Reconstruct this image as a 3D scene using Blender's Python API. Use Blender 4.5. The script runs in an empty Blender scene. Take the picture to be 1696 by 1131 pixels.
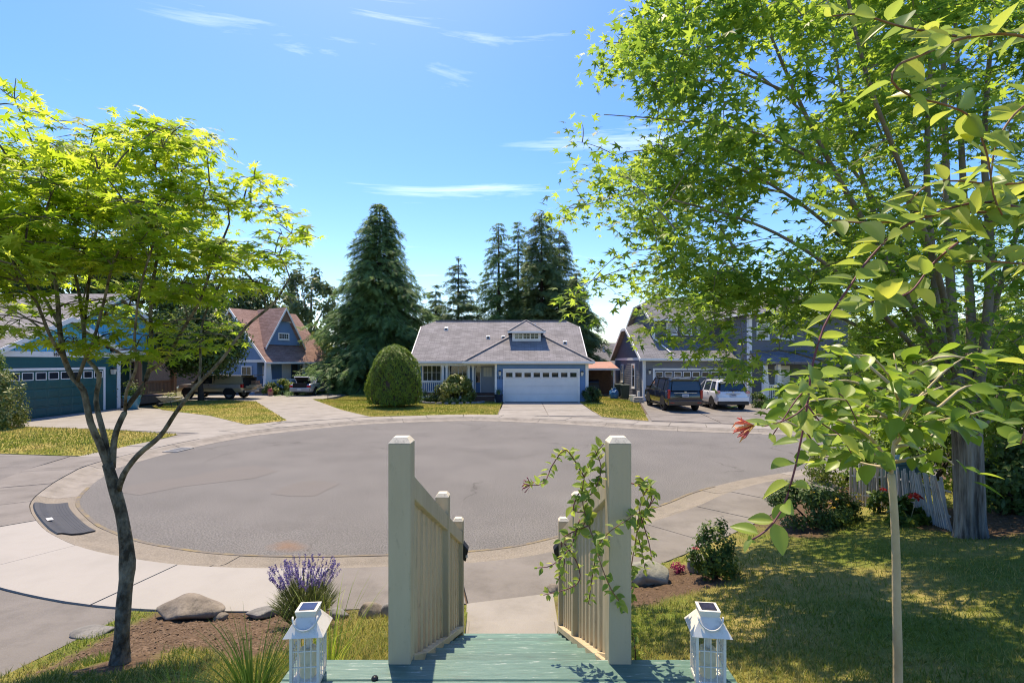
import bpy, bmesh, math, random
import numpy as np
from mathutils import Vector, Matrix
from mathutils.geometry import tessellate_polygon
random.seed(7); RNG = np.random.default_rng(7)
R = math.radians
sc = bpy.context.scene
COL = sc.collection
F, CX, HY, H = 848.0, 848.0, 598.0, 2.8          # focal (px of the 1696 px photo), centre column, horizon row, eye height

# ------------------------------------------------------------------ camera, world, sun, exposure
cam_d = bpy.data.cameras.new('camera'); cam = bpy.data.objects.new('camera', cam_d); COL.objects.link(cam)
cam.location = (0, 0, H); cam.rotation_euler = (R(90), 0, 0)
cam_d.sensor_width = 36; cam_d.lens = 18.0; cam_d.shift_y = (HY-565.5)/1696
cam_d.clip_start = 0.05; cam_d.clip_end = 9000
sc.camera = cam
SUN = Vector((-0.34, 0.94, 0)).normalized()*math.cos(R(64)) + Vector((0, 0, math.sin(R(64))))
w = bpy.data.worlds.new('World'); sc.world = w; w.use_nodes = True
nt = w.node_tree; nt.nodes.clear()
sky = nt.nodes.new('ShaderNodeTexSky'); sky.sky_type = 'NISHITA'; sky.sun_disc = False
sky.sun_elevation = R(64); sky.sun_rotation = math.atan2(SUN.x, SUN.y)
sky.air_density = 1.0; sky.dust_density = 0.6; sky.ozone_density = 4.0; sky.altitude = 50
tc = nt.nodes.new('ShaderNodeTexCoord'); mp = nt.nodes.new('ShaderNodeMapping')
mp.inputs['Rotation'].default_value = (R(8), R(14), 0); mp.inputs['Scale'].default_value = (1.3, 1.6, 15.0)
nz = nt.nodes.new('ShaderNodeTexNoise'); nz.inputs['Scale'].default_value = 1.5; nz.inputs['Detail'].default_value = 9; nz.inputs['Roughness'].default_value = 0.62
nz.inputs['Distortion'].default_value = 0.5
rmp = nt.nodes.new('ShaderNodeValToRGB'); rmp.color_ramp.elements[0].position = 0.615; rmp.color_ramp.elements[1].position = 1.0
rmp.color_ramp.elements[0].color = (0, 0, 0, 1); rmp.color_ramp.elements[1].color = (0.6, 0.6, 0.6, 1)
mx = nt.nodes.new('ShaderNodeMixRGB'); mx.inputs['Color2'].default_value = (8.5, 9.0, 9.6, 1)
sat = nt.nodes.new('ShaderNodeHueSaturation'); sat.inputs['Saturation'].default_value = 1.34; sat.inputs['Hue'].default_value = 0.512; sat.inputs['Value'].default_value = 0.92
bg = nt.nodes.new('ShaderNodeBackground'); bg.inputs['Strength'].default_value = 0.15
wo = nt.nodes.new('ShaderNodeOutputWorld')
L = nt.links.new
L(tc.outputs['Generated'], mp.inputs['Vector']); L(mp.outputs['Vector'], nz.inputs['Vector']); L(nz.outputs['Fac'], rmp.inputs['Fac'])
L(sky.outputs['Color'], sat.inputs['Color']); L(sat.outputs['Color'], mx.inputs['Color1']); L(rmp.outputs['Color'], mx.inputs['Fac'])
L(mx.outputs['Color'], bg.inputs['Color']); L(bg.outputs['Background'], wo.inputs['Surface'])
sl = bpy.data.lights.new('sun', 'SUN'); sl.energy = 3.55; sl.angle = R(0.53); sl.color = (1.0, 0.90, 0.74)
so = bpy.data.objects.new('sun', sl); COL.objects.link(so); so.rotation_euler = (-SUN).to_track_quat('-Z', 'Y').to_euler(); so.location = (-10, 40, 40)
sc.view_settings.view_transform = 'Standard'; sc.view_settings.look = 'None'
sc.view_settings.exposure = 1.08; sc.view_settings.gamma = 1.0; sc.view_settings.use_curve_mapping = False
sc.view_settings.use_white_balance = True; sc.view_settings.white_balance_temperature = 7450; sc.cycles.filter_width = 1.1
sc.cycles.use_denoising = True
sc.cycles.max_bounces = 10; sc.cycles.diffuse_bounces = 6; sc.cycles.transparent_max_bounces = 8

# ------------------------------------------------------------------ helpers
def X(px, D): return (px-CX)/F*D
def Z(py, D): return H-(py-HY)/F*D
def P(px, py, D): return Vector((X(px, D), D, Z(py, D)))
def G(px, py, z=0.0):
    D = (H-z)*F/(py-HY); return Vector((X(px, D), D, z))

MATS = {}
def nodes_of(name):
    m = bpy.data.materials.new(name); m.use_nodes = True; MATS[name] = m
    n = m.node_tree.nodes; return m, n, m.node_tree.links.new, n['Principled BSDF']
def rgba(c): return (c[0], c[1], c[2], 1)
def M(name, col, rough=0.7, var=0.15, scale=4.0, bump=0.0, bscale=60.0, metallic=0.0, spec=0.4, col2=None, coat=0.0, detail=6, stretch=None, lo=0.3, hi=0.7):
    m, n, l, b = nodes_of(name)
    b.inputs['Roughness'].default_value = rough; b.inputs['Metallic'].default_value = metallic
    b.inputs['Specular IOR Level'].default_value = spec; b.inputs['Coat Weight'].default_value = coat
    t = n.new('ShaderNodeTexCoord'); v = t.outputs['Object']
    if stretch:
        mp = n.new('ShaderNodeMapping'); mp.inputs['Scale'].default_value = stretch; l(v, mp.inputs['Vector']); v = mp.outputs['Vector']
    if var > 0 or col2:
        z = n.new('ShaderNodeTexNoise'); z.inputs['Scale'].default_value = scale; z.inputs['Detail'].default_value = detail; z.inputs['Roughness'].default_value = 0.62
        l(v, z.inputs['Vector'])
        r = n.new('ShaderNodeValToRGB'); r.color_ramp.elements[0].position = lo; r.color_ramp.elements[1].position = hi
        c2 = col2 or tuple(min(1, c*(1+var)) for c in col); c1 = col if col2 else tuple(c*(1-var) for c in col)
        r.color_ramp.elements[0].color = rgba(c1); r.color_ramp.elements[1].color = rgba(c2)
        l(z.outputs['Fac'], r.inputs['Fac']); l(r.outputs['Color'], b.inputs['Base Color'])
    else:
        b.inputs['Base Color'].default_value = rgba(col)
    if bump > 0:
        z2 = n.new('ShaderNodeTexNoise'); z2.inputs['Scale'].default_value = bscale; z2.inputs['Detail'].default_value = 4; l(v, z2.inputs['Vector'])
        bp = n.new('ShaderNodeBump'); bp.inputs['Strength'].default_value = bump; bp.inputs['Distance'].default_value = 0.02
        l(z2.outputs['Fac'], bp.inputs['Height']); l(bp.outputs['Normal'], b.inputs['Normal'])
    return m
def leafmat(name, dark, mid, light, trans=0.5, rough=0.5, gain=1.5):
    """leaf with its own green picked per leaf by the point attribute 'lr'; light passes through the blade"""
    m, n, l, b = nodes_of(name)
    a = n.new('ShaderNodeAttribute'); a.attribute_name = 'lr'
    oi = n.new('ShaderNodeObjectInfo'); ad = n.new('ShaderNodeMath'); ad.operation = 'ADD'; fr = n.new('ShaderNodeMath'); fr.operation = 'FRACT'
    l(a.outputs['Fac'], ad.inputs[0]); l(oi.outputs['Random'], ad.inputs[1]); l(ad.outputs[0], fr.inputs[0])
    r = n.new('ShaderNodeValToRGB'); e = r.color_ramp.elements
    e[0].color = rgba(dark); e[0].position = 0.0; e[1].color = rgba(light); e[1].position = 1.0
    k = e.new(0.55); k.color = rgba(mid)
    l(fr.outputs[0], r.inputs['Fac'])
    b.inputs['Roughness'].default_value = rough; b.inputs['Specular IOR Level'].default_value = 0.35
    l(r.outputs['Color'], b.inputs['Base Color'])
    tr = n.new('ShaderNodeBsdfTranslucent'); hs = n.new('ShaderNodeHueSaturation'); hs.inputs['Value'].default_value = gain; hs.inputs['Hue'].default_value = 0.485
    l(r.outputs['Color'], hs.inputs['Color']); l(hs.outputs['Color'], tr.inputs['Color'])
    mix = n.new('ShaderNodeMixShader'); mix.inputs['Fac'].default_value = trans
    l(b.outputs[0], mix.inputs[1]); l(tr.outputs[0], mix.inputs[2]); l(mix.outputs[0], n['Material Output'].inputs['Surface'])
    return m
def grime(name, col, scale, lo, hi, k, stretch=(1, 1, 1)):
    """dirt and wear of a shape of its own over a finished material"""
    m = MATS[name]; n = m.node_tree.nodes; l = m.node_tree.links.new; b = n['Principled BSDF']; src = b.inputs['Base Color']
    t = n.new('ShaderNodeTexCoord'); mp = n.new('ShaderNodeMapping'); mp.inputs['Scale'].default_value = stretch; l(t.outputs['Object'], mp.inputs['Vector'])
    z = n.new('ShaderNodeTexNoise'); z.inputs['Scale'].default_value = scale; z.inputs['Detail'].default_value = 12; z.inputs['Roughness'].default_value = .7; l(mp.outputs[0], z.inputs['Vector'])
    r = n.new('ShaderNodeMapRange'); r.inputs['From Min'].default_value = lo; r.inputs['From Max'].default_value = hi; r.inputs['To Max'].default_value = k; l(z.outputs['Fac'], r.inputs['Value'])
    x = n.new('ShaderNodeMixRGB'); x.inputs['Color2'].default_value = rgba(col); l(r.outputs[0], x.inputs['Fac'])
    if src.is_linked: l(src.links[0].from_socket, x.inputs['Color1'])
    else: x.inputs['Color1'].default_value = src.default_value
    l(x.outputs['Color'], src)
def shingles(name, c1, c2, mortar):
    m, n, l, b = nodes_of(name); b.inputs['Roughness'].default_value = 0.92; b.inputs['Specular IOR Level'].default_value = 0.2
    t = n.new('ShaderNodeTexCoord'); br = n.new('ShaderNodeTexBrick')
    br.inputs['Scale'].default_value = 1.0; br.inputs['Brick Width'].default_value = 0.42; br.inputs['Row Height'].default_value = 0.155
    br.inputs['Mortar Size'].default_value = 0.011; br.inputs['Mortar Smooth'].default_value = 0.4; br.inputs['Bias'].default_value = 0
    br.inputs['Color1'].default_value = rgba(c1); br.inputs['Color2'].default_value = rgba(c2); br.inputs['Mortar'].default_value = rgba(mortar)
    br.offset = 0.37; br.offset_frequency = 2
    l(t.outputs['UV'], br.inputs['Vector'])
    z = n.new('ShaderNodeTexNoise'); z.inputs['Scale'].default_value = 0.9; z.inputs['Detail'].default_value = 8; l(t.outputs['UV'], z.inputs['Vector'])
    mx = n.new('ShaderNodeMixRGB'); mx.blend_type = 'MULTIPLY'; mx.inputs['Fac'].default_value = 1
    r = n.new('ShaderNodeValToRGB'); r.color_ramp.elements[0].position = .3; r.color_ramp.elements[0].color = (.78, .77, .76, 1); r.color_ramp.elements[1].position = .7; r.color_ramp.elements[1].color = (1.12, 1.1, 1.1, 1)
    l(z.outputs['Fac'], r.inputs['Fac']); l(br.outputs['Color'], mx.inputs['Color1']); l(r.outputs['Color'], mx.inputs['Color2']); l(mx.outputs['Color'], b.inputs['Base Color'])
    bp = n.new('ShaderNodeBump'); bp.inputs['Strength'].default_value = 0.6; bp.inputs['Distance'].default_value = 0.02; bp.invert = True
    l(br.outputs['Fac'], bp.inputs['Height']); l(bp.outputs['Normal'], b.inputs['Normal'])
    return m
def glass(name, col=(0.02, 0.025, 0.03), rough=0.03):
    m = M(name, col, rough=rough, var=0, spec=0.9); return m

class MB:
    """collects faces; frame = (origin, u, n): point(a, d, z) = origin + a*u + d*n + z"""
    def __init__(s, frame=None): s.v = []; s.f = []; s.mi = []; s.fr = frame; s.m = 0
    def pt(s, p):
        if s.fr is None: return Vector(p)
        o, u, n = s.fr; return Vector((o[0]+u[0]*p[0]+n[0]*p[1], o[1]+u[1]*p[0]+n[1]*p[1], o[2]+p[2]))
    def poly(s, pts):
        i = len(s.v); s.v += [s.pt(p) for p in pts]; s.f.append(list(range(i, i+len(pts)))); s.mi.append(s.m)
    def hexa(s, b, t):
        i = len(s.v); s.v += [s.pt(p) for p in list(b)+list(t)]; k = len(b)
        s.f.append([i+j for j in range(k)][::-1]); s.f.append([i+k+j for j in range(k)])
        for j in range(k): s.f.append([i+j, i+(j+1) % k, i+k+(j+1) % k, i+k+j])
        s.mi += [s.m]*(k+2)
    def box(s, a0, a1, d0, d1, z0, z1):
        s.hexa([(a0, d0, z0), (a1, d0, z0), (a1, d1, z0), (a0, d1, z0)], [(a0, d0, z1), (a1, d0, z1), (a1, d1, z1), (a0, d1, z1)])
    def slab(s, pts, th):
        """closed plate: polygon pts extruded straight down by th"""
        s.hexa([(p[0], p[1], p[2]-th) for p in pts], pts)
    def bar(s, p, q, w, h, up=(0, 0, 1)):
        p, q = Vector(p), Vector(q); d = (q-p).normalized(); sd = d.cross(Vector(up))
        if sd.length < 1e-4: sd = Vector((1, 0, 0))
        sd.normalize(); u = sd.cross(d)
        c = lambda o: [o-sd*w/2-u*h/2, o+sd*w/2-u*h/2, o+sd*w/2+u*h/2, o-sd*w/2+u*h/2]
        s.hexa(c(p), c(q))
    def tube(s, pts, rad, n=8, cap=True):
        pts = [Vector(p) for p in pts]
        if not hasattr(rad, '__len__'): rad = [rad]*len(pts)
        i0 = len(s.v); ref = Vector((0.3, 0.2, 1)).normalized()
        for k, p in enumerate(pts):
            d = (pts[min(k+1, len(pts)-1)]-pts[max(k-1, 0)]).normalized()
            a = d.cross(ref)
            if a.length < 0.1: a = d.cross(Vector((1, 0, 0)))
            a.normalize(); b2 = d.cross(a)
            for j in range(n):
                t = 2*math.pi*j/n; s.v.append(s.pt(p+(a*math.cos(t)+b2*math.sin(t))*rad[k]))
        for k in range(len(pts)-1):
            for j in range(n):
                a0 = i0+k*n+j; a1 = i0+k*n+(j+1) % n; s.f.append([a0, a1, a1+n, a0+n]); s.mi.append(s.m)
        if cap:
            s.f.append([i0+j for j in range(n)][::-1]); e = i0+(len(pts)-1)*n; s.f.append([e+j for j in range(n)]); s.mi += [s.m]*2
    def lathe(s, c, prof, n=16, cap=True):
        c = Vector(c); i0 = len(s.v)
        for (r, z) in prof:
            for j in range(n):
                t = 2*math.pi*j/n; s.v.append(s.pt(c+Vector((r*math.cos(t), r*math.sin(t), z))))
        for k in range(len(prof)-1):
            for j in range(n):
                a0 = i0+k*n+j; a1 = i0+k*n+(j+1) % n; s.f.append([a0, a1, a1+n, a0+n]); s.mi.append(s.m)
        if cap:
            s.f.append([i0+j for j in range(n)][::-1]); e = i0+(len(prof)-1)*n; s.f.append([e+j for j in range(n)]); s.mi += [s.m]*2
    def ring(s, rings, close=True):
        """loft of equal-length point rings"""
        i0 = len(s.v); n = len(rings[0])
        for r in rings: s.v += [s.pt(p) for p in r]
        for k in range(len(rings)-1):
            for j in range(n):
                a0 = i0+k*n+j; a1 = i0+k*n+(j+1) % n; s.f.append([a0, a1, a1+n, a0+n]); s.mi.append(s.m)
        if close:
            s.f.append([i0+j for j in range(n)][::-1]); e = i0+(len(rings)-1)*n; s.f.append([e+j for j in range(n)]); s.mi += [s.m]*2
    def build(s, name, mat, parent=None, smooth=False, bevel=0.0, uv=False, fix=True):
        me = bpy.data.meshes.new(name)
        off = Vector((0, 0, 0)) if parent is None else Vector(parent.get('_o', (0, 0, 0)))
        me.from_pydata([tuple(p-off) for p in s.v], [], s.f)
        for mm in (mat if isinstance(mat, (list, tuple)) else [mat]): me.materials.append(MATS[mm] if isinstance(mm, str) else mm)
        if len(me.materials) > 1: me.polygons.foreach_set('material_index', s.mi)
        if fix or bevel:
            bm = bmesh.new(); bm.from_mesh(me)
            if fix: bmesh.ops.recalc_face_normals(bm, faces=bm.faces)
            if bevel:
                bmesh.ops.bevel(bm, geom=[e for e in bm.edges if len(e.link_faces) == 2 and e.calc_face_angle(0) > 0.5], offset=bevel, segments=1, affect='EDGES', profile=0.5)
            bm.to_mesh(me); bm.free()
        if uv: auto_uv(me)
        if smooth: me.shade_smooth()
        me.update()
        o = bpy.data.objects.new(name, me); COL.objects.link(o)
        if parent is not None: o.parent = parent
        return o
def auto_uv(me):
    uv = me.uv_layers.new(name='UVMap').data
    for p in me.polygons:
        n = p.normal; h = Vector((0, 0, 1)).cross(n)
        if h.length < 1e-3: h = Vector((1, 0, 0))
        h.normalize(); s_ = n.cross(h)
        for li in p.loop_indices:
            co = me.vertices[me.loops[li].vertex_index].co; uv[li].uv = (co.dot(h), co.dot(s_))
def tag(o, label=None, cat=None, group=None, kind=None):
    if label: o['label'] = label
    if cat: o['category'] = cat
    if group: o['group'] = group
    if kind: o['kind'] = kind
    return o
def thing(name, label, cat, loc=(0, 0, 0), group=None):
    """an Empty at the thing's base; parts are given in world coordinates and stored relative to it"""
    o = bpy.data.objects.new(name, None); COL.objects.link(o); o.location = loc; o['_o'] = tuple(loc); o.empty_display_size = 0.2
    return tag(o, label, cat, group)
def sub(o, parent):
    """lets a mesh part carry sub-parts that use the same offset"""
    o['_o'] = parent.get('_o', (0, 0, 0)); return o
def ngon_mesh(name, pts, mat, parent=None, th=0.0, kind=None, uv=False):
    """flat polygon (x, y, z) triangulated, with a skirt of depth th"""
    b = MB(); n = len(pts); pts = [Vector(p) for p in pts]
    tris = tessellate_polygon([pts]); b.v = list(pts)
    for t in tris: b.f.append(list(t)); b.mi.append(0)
    o_top = len(b.f)
    if th > 0:
        b.v += [p-Vector((0, 0, th)) for p in pts]
        for j in range(n): b.f.append([j, (j+1) % n, n+(j+1) % n, n+j]); b.mi.append(0)
    for k in range(o_top):
        f = b.f[k]; a, c, d = (b.v[i] for i in f)
        if (c-a).cross(d-a).z < 0: b.f[k] = f[::-1]
    o = b.build(name, mat, parent, fix=False, uv=uv)
    if kind: o['kind'] = kind
    return o
def scatter(name, tv, tf, pos, rot, scl, mat, parent=None, rand=None):
    """one mesh of many copies of a small template (leaves, blades, fronds)"""
    tv = np.asarray(tv, float); N = len(pos); k = len(tv)
    scl = np.asarray(scl, float)
    if scl.ndim == 1: scl = scl[:, None]
    V = np.einsum('nij,nkj->nki', rot, tv[None]*scl[:, None, :]) + np.asarray(pos)[:, None, :]
    off = np.array(parent.get('_o', (0, 0, 0))) if parent is not None else np.zeros(3)
    V = (V-off).reshape(-1, 3)
    lens = np.array([len(f) for f in tf]); flat = np.concatenate([np.array(f) for f in tf])
    loops = (flat[None]+np.arange(N)[:, None]*k).reshape(-1)
    tot = np.tile(lens, N); start = np.concatenate([[0], np.cumsum(tot)[:-1]])
    me = bpy.data.meshes.new(name)
    me.vertices.add(len(V)); me.vertices.foreach_set('co', V.astype(np.float32).ravel())
    me.loops.add(len(loops)); me.loops.foreach_set('vertex_index', loops.astype(np.int32))
    me.polygons.add(len(tot)); me.polygons.foreach_set('loop_start', start.astype(np.int32))
    try: me.polygons.foreach_set('loop_total', tot.astype(np.int32))
    except Exception: pass
    me.update(calc_edges=True)
    at = me.attributes.new('lr', 'FLOAT', 'POINT')
    rr = RNG.random(N) if rand is None else np.asarray(rand)
    at.data.foreach_set('value', np.repeat(np.clip(rr, 0, .999), k).astype(np.float32))
    me.materials.append(MATS[mat])
    o = bpy.data.objects.new(name, me); COL.objects.link(o)
    if parent is not None: o.parent = parent
    return o
def unit(a): return a/np.maximum(np.linalg.norm(a, axis=-1, keepdims=True), 1e-9)
def frames(nrm, fwd=None, N=None):
    """rotation matrices whose z follows nrm and whose y is fwd (or random) made square to it"""
    nrm = unit(np.asarray(nrm, float)); N = len(nrm)
    f = RNG.normal(size=(N, 3)) if fwd is None else np.asarray(fwd, float)
    f = unit(f-np.sum(f*nrm, 1, keepdims=True)*nrm)
    x = np.cross(f, nrm); return np.stack([x, f, nrm], axis=2)
# leaf templates: y is the tip direction, z the upper side, unit length
def star_leaf(lobes, spread, notch, droop=0.18, base=0.16):
    pts = [(0, 0, 0)]
    A = np.linspace(-spread, spread, lobes); rim = [(0.05, -base*.4)]
    out = []
    for i, a in enumerate(A):
        ln = 1.0 - 0.42*(abs(a)/max(spread, .01))**1.6
        if i > 0:
            am = (A[i-1]+a)/2; out.append((am, notch*(1.0-0.25*abs(am)/spread)))
        out.append((a, ln))
    out = [(-spread-.35, .18)]+out+[(spread+.35, .18)]
    for a, r in out: pts.append((math.sin(a)*r, math.cos(a)*r, -droop*r*r))
    pts = [(x, y, z) for x, y, z in pts]
    return pts, [[0, i+1, i] for i in range(1, len(pts)-1)]
LEAF_PALM = star_leaf(7, 2.05, 0.36, 0.2)
LEAF_SILVER = star_leaf(5, 1.6, 0.38, 0.15)
LEAF_OVAL = ([(0, 0, 0), (-.24, .3, .05), (.24, .3, .05), (0, .34, -.02), (-.2, .66, .02), (.2, .66, .02), (0, .7, -.06), (0, 1, -.16)],
             [[0, 3, 1], [0, 2, 3], [1, 3, 6, 4], [3, 2, 5, 6], [4, 6, 7], [6, 5, 7]])
LEAF_MID = ([(0, 0, 0), (-.25, .45, .06), (0, .5, -.03), (.25, .45, .06), (0, 1, -.14)], [[0, 2, 4, 1], [0, 3, 4, 2]])
LEAF_SMALL = ([(0, 0, 0), (-.26, .5, .06), (.26, .5, .06), (0, 1, -.08)], [[0, 2, 3, 1]])
def lacy(n=4):
    V = [(-.03, 0, 0), (.03, 0, 0), (0, 1, -.28)]; Fc = [[0, 1, 2]]
    for i in range(n):
        t = .12+.74*i/n; ln = .42*(1-t*.75)
        for s in (-1, 1):
            k = len(V); z = -.28*t*t; V += [(0, t, z), (s*ln, t+.20, z-.10), (s*.02, t+.15, z-.02)]; Fc.append([k, k+1, k+2] if s > 0 else [k, k+2, k+1])
    return V, Fc
FROND = lacy()
BLADE = ([(-.06, 0, 0), (.06, 0, 0), (.035, .25, .55), (-.035, .25, .55), (0, .62, .9)], [[0, 1, 2, 3], [3, 2, 4]])
TUFT = ([(-.08, 0, 0), (.08, 0, 0), (0.0, .3, 1)], [[0, 1, 2]])
def text_mesh(name, txt, size, mat, parent, o, u, n, depth=0.01):
    """letters built as a mesh standing on a wall: o = left foot, u = reading direction, n = outward"""
    cu = bpy.data.curves.new(name, 'FONT'); cu.body = txt; cu.size = size; cu.extrude = depth
    t = bpy.data.objects.new(name, cu); COL.objects.link(t)
    dg = bpy.context.evaluated_depsgraph_get(); me = bpy.data.meshes.new_from_object(t.evaluated_get(dg))
    bpy.data.objects.remove(t); bpy.data.curves.remove(cu)
    u = Vector(u).normalized(); n = Vector(n).normalized()
    mat4 = Matrix(((u.x, 0, n.x, 0), (u.y, 0, n.y, 0), (0, 1, n.z, 0), (0, 0, 0, 1)))
    up = n.cross(u)
    mat4 = Matrix((u, up, n)).transposed().to_4x4()
    off = Vector(parent.get('_o', (0, 0, 0)))
    me.transform(Matrix.Translation(Vector(o)-off) @ mat4)
    me.materials.clear(); me.materials.append(MATS[mat])
    ob = bpy.data.objects.new(name, me); COL.objects.link(ob); ob.parent = parent
    return ob
# ------------------------------------------------------------------ materials
M('concrete', (0.215, 0.197, 0.172), .9, scale=1.2, col2=(0.29, 0.268, 0.24), bump=.25, bscale=90, detail=10)
M('concrete_old', (0.15, 0.135, 0.12), .92, scale=.9, col2=(0.215, 0.196, 0.178), bump=.35, bscale=120, detail=10)
M('concrete_dark', (0.125, 0.114, 0.104), .92, scale=.6, col2=(0.19, 0.174, 0.16), bump=.35, bscale=120, detail=10)
M('concrete_new', (0.262, 0.245, 0.222), .85, scale=.8, col2=(0.325, 0.305, 0.28), bump=.12, bscale=70, detail=10)
M('kerb_concrete', (0.20, 0.178, 0.15), .92, scale=3, col2=(0.275, 0.248, 0.215), bump=.4, bscale=90, detail=10)
M('aggregate', (0.17, 0.145, 0.112), .95, scale=45, col2=(0.29, 0.255, 0.21), bump=.6, bscale=140, detail=3)
def asphalt():
    m, n, l, b = nodes_of('asphalt'); b.inputs['Roughness'].default_value = .93; b.inputs['Specular IOR Level'].default_value = .25
    t = n.new('ShaderNodeTexCoord')
    def noise(s, d=6):
        z = n.new('ShaderNodeTexNoise'); z.inputs['Scale'].default_value = s; z.inputs['Detail'].default_value = d; z.inputs['Roughness'].default_value = .65; l(t.outputs['Object'], z.inputs['Vector']); return z.outputs['Fac']
    def ramp(f, p0, c0, p1, c1):
        r = n.new('ShaderNodeValToRGB'); r.color_ramp.elements[0].position = p0; r.color_ramp.elements[0].color = rgba(c0); r.color_ramp.elements[1].position = p1; r.color_ramp.elements[1].color = rgba(c1); l(f, r.inputs['Fac']); return r.outputs['Color']
    def mix(a, c, f, mode='MIX'):
        x = n.new('ShaderNodeMixRGB'); x.blend_type = mode
        if isinstance(f, float): x.inputs['Fac'].default_value = f
        else: l(f, x.inputs['Fac'])
        for s_, v in (('Color1', a), ('Color2', c)):
            if isinstance(v, tuple): x.inputs[s_].default_value = rgba(v)
            else: l(v, x.inputs[s_])
        return x.outputs['Color']
    base = ramp(noise(.28, 9), .3, (.132, .128, .124), .72, (.164, .159, .155))
    speck = ramp(noise(38, 5), .36, (.5, .5, .5), .66, (1.55, 1.52, 1.48))
    c = mix(base, speck, .95, 'MULTIPLY')
    big = ramp(noise(.55, 6), .38, (.95, .95, .95), .64, (1.04, 1.035, 1.03)); c = mix(c, big, 1.0, 'MULTIPLY')
    sp = n.new('ShaderNodeSeparateXYZ'); l(t.outputs['Object'], sp.inputs[0])
    def blob(cx, cy, rx, ry, soft, wob=.35):
        a = n.new('ShaderNodeVectorMath'); a.operation = 'SUBTRACT'; l(t.outputs['Object'], a.inputs[0]); a.inputs[1].default_value = (cx, cy, 0)
        d = n.new('ShaderNodeVectorMath'); d.operation = 'DIVIDE'; l(a.outputs[0], d.inputs[0]); d.inputs[1].default_value = (rx, ry, 1)
        ln = n.new('ShaderNodeVectorMath'); ln.operation = 'LENGTH'; l(d.outputs[0], ln.inputs[0])
        nn = n.new('ShaderNodeMath'); nn.operation = 'MULTIPLY_ADD'; l(noise(2.2, 6), nn.inputs[0]); nn.inputs[1].default_value = wob*2; l(ln.outputs['Value'], nn.inputs[2])
        return ramp(nn.outputs[0], 1.0-soft, (1, 1, 1), 1.0+soft*.6, (0, 0, 0))
    g = G(480, 905); f = blob(g.x, g.y, .8, .55, .55, .5)
    f2 = n.new('ShaderNodeMath'); f2.operation = 'MULTIPLY'; l(f, f2.inputs[0]); f2.inputs[1].default_value = .55
    c = mix(c, (.24, .125, .06), f2.outputs[0])                     # rusty stain near the kerb
    vo = n.new('ShaderNodeTexVoronoi'); vo.feature = 'DISTANCE_TO_EDGE'; vo.inputs['Scale'].default_value = .21
    wv = n.new('ShaderNodeTexNoise'); wv.inputs['Scale'].default_value = 1.3; wv.inputs['Detail'].default_value = 8; l(t.outputs['Object'], wv.inputs['Vector'])
    av = n.new('ShaderNodeVectorMath'); av.operation = 'MULTIPLY_ADD'; l(wv.outputs['Color'], av.inputs[0]); av.inputs[1].default_value = (1.1, 1.1, 0); l(t.outputs['Object'], av.inputs[2]); l(av.outputs[0], vo.inputs['Vector'])
    crack = ramp(vo.outputs['Distance'], .0022, (1, 1, 1), .0042, (0, 0, 0)); keep = ramp(noise(.16, 3), .5, (0, 0, 0), .56, (1, 1, 1))
    cm = n.new('ShaderNodeMixRGB'); cm.blend_type = 'MULTIPLY'; cm.inputs['Fac'].default_value = 1; l(crack, cm.inputs['Color1']); l(keep, cm.inputs['Color2'])
    cf_ = n.new('ShaderNodeMath'); cf_.operation = 'MULTIPLY'; l(cm.outputs['Color'], cf_.inputs[0]); cf_.inputs[1].default_value = .7
    c = mix(c, (.05, .045, .04), cf_.outputs[0])                    # hairline cracks
    l(c, b.inputs['Base Color'])
    bp = n.new('ShaderNodeBump'); bp.inputs['Strength'].default_value = .55; bp.inputs['Distance'].default_value = .02; l(noise(70, 3), bp.inputs['Height']); l(bp.outputs['Normal'], b.inputs['Normal'])
asphalt()
M('asphalt_patch', (.095, .087, .08), .93, scale=38, col2=(.185, .17, .157), bump=.5, bscale=70, detail=3)
def lawn(name, g1, g2, dry, dirt, dry_lo, dry_hi):
    """turf with its own green and dry patches; the point attribute 'mulch' turns it into bare bed soil"""
    m, n, l, b = nodes_of(name); b.inputs['Roughness'].default_value = .95; b.inputs['Specular IOR Level'].default_value = .15
    t = n.new('ShaderNodeTexCoord')
    def ns(s, d): 
        z = n.new('ShaderNodeTexNoise'); z.inputs['Scale'].default_value = s; z.inputs['Detail'].default_value = d; z.inputs['Roughness'].default_value = .65; l(t.outputs['Object'], z.inputs['Vector']); return z.outputs['Fac']
    def rp(f, p0, c0, p1, c1):
        r = n.new('ShaderNodeValToRGB'); r.color_ramp.elements[0].position = p0; r.color_ramp.elements[0].color = rgba(c0); r.color_ramp.elements[1].position = p1; r.color_ramp.elements[1].color = rgba(c1); l(f, r.inputs['Fac']); return r.outputs['Color']
    def mx(a, c, f):
        x = n.new('ShaderNodeMixRGB'); l(f, x.inputs['Fac'])
        for s_, v in (('Color1', a), ('Color2', c)):
            if isinstance(v, tuple): x.inputs[s_].default_value = rgba(v)
            else: l(v, x.inputs[s_])
        return x.outputs['Color']
    green = rp(ns(9, 5), .3, g1, .7, g2)
    c = mx(green, dry, rp(ns(.55, 7), dry_lo, (0, 0, 0), dry_hi, (1, 1, 1)))
    a = n.new('ShaderNodeAttribute'); a.attribute_name = 'mulch'
    soil = rp(ns(28, 5), .3, tuple(x*.55 for x in dirt), .72, tuple(x*1.5 for x in dirt))
    c = mx(c, soil, a.outputs['Fac'])
    l(c, b.inputs['Base Color'])
    bp = n.new('ShaderNodeBump'); bp.inputs['Strength'].default_value = .9; bp.inputs['Distance'].default_value = .04; l(ns(35, 4), bp.inputs['Height']); l(bp.outputs['Normal'], b.inputs['Normal'])
lawn('lawn', (.10, .145, .02), (.16, .20, .035), (.32, .26, .09), (.115, .075, .048), .42, .62)
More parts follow.
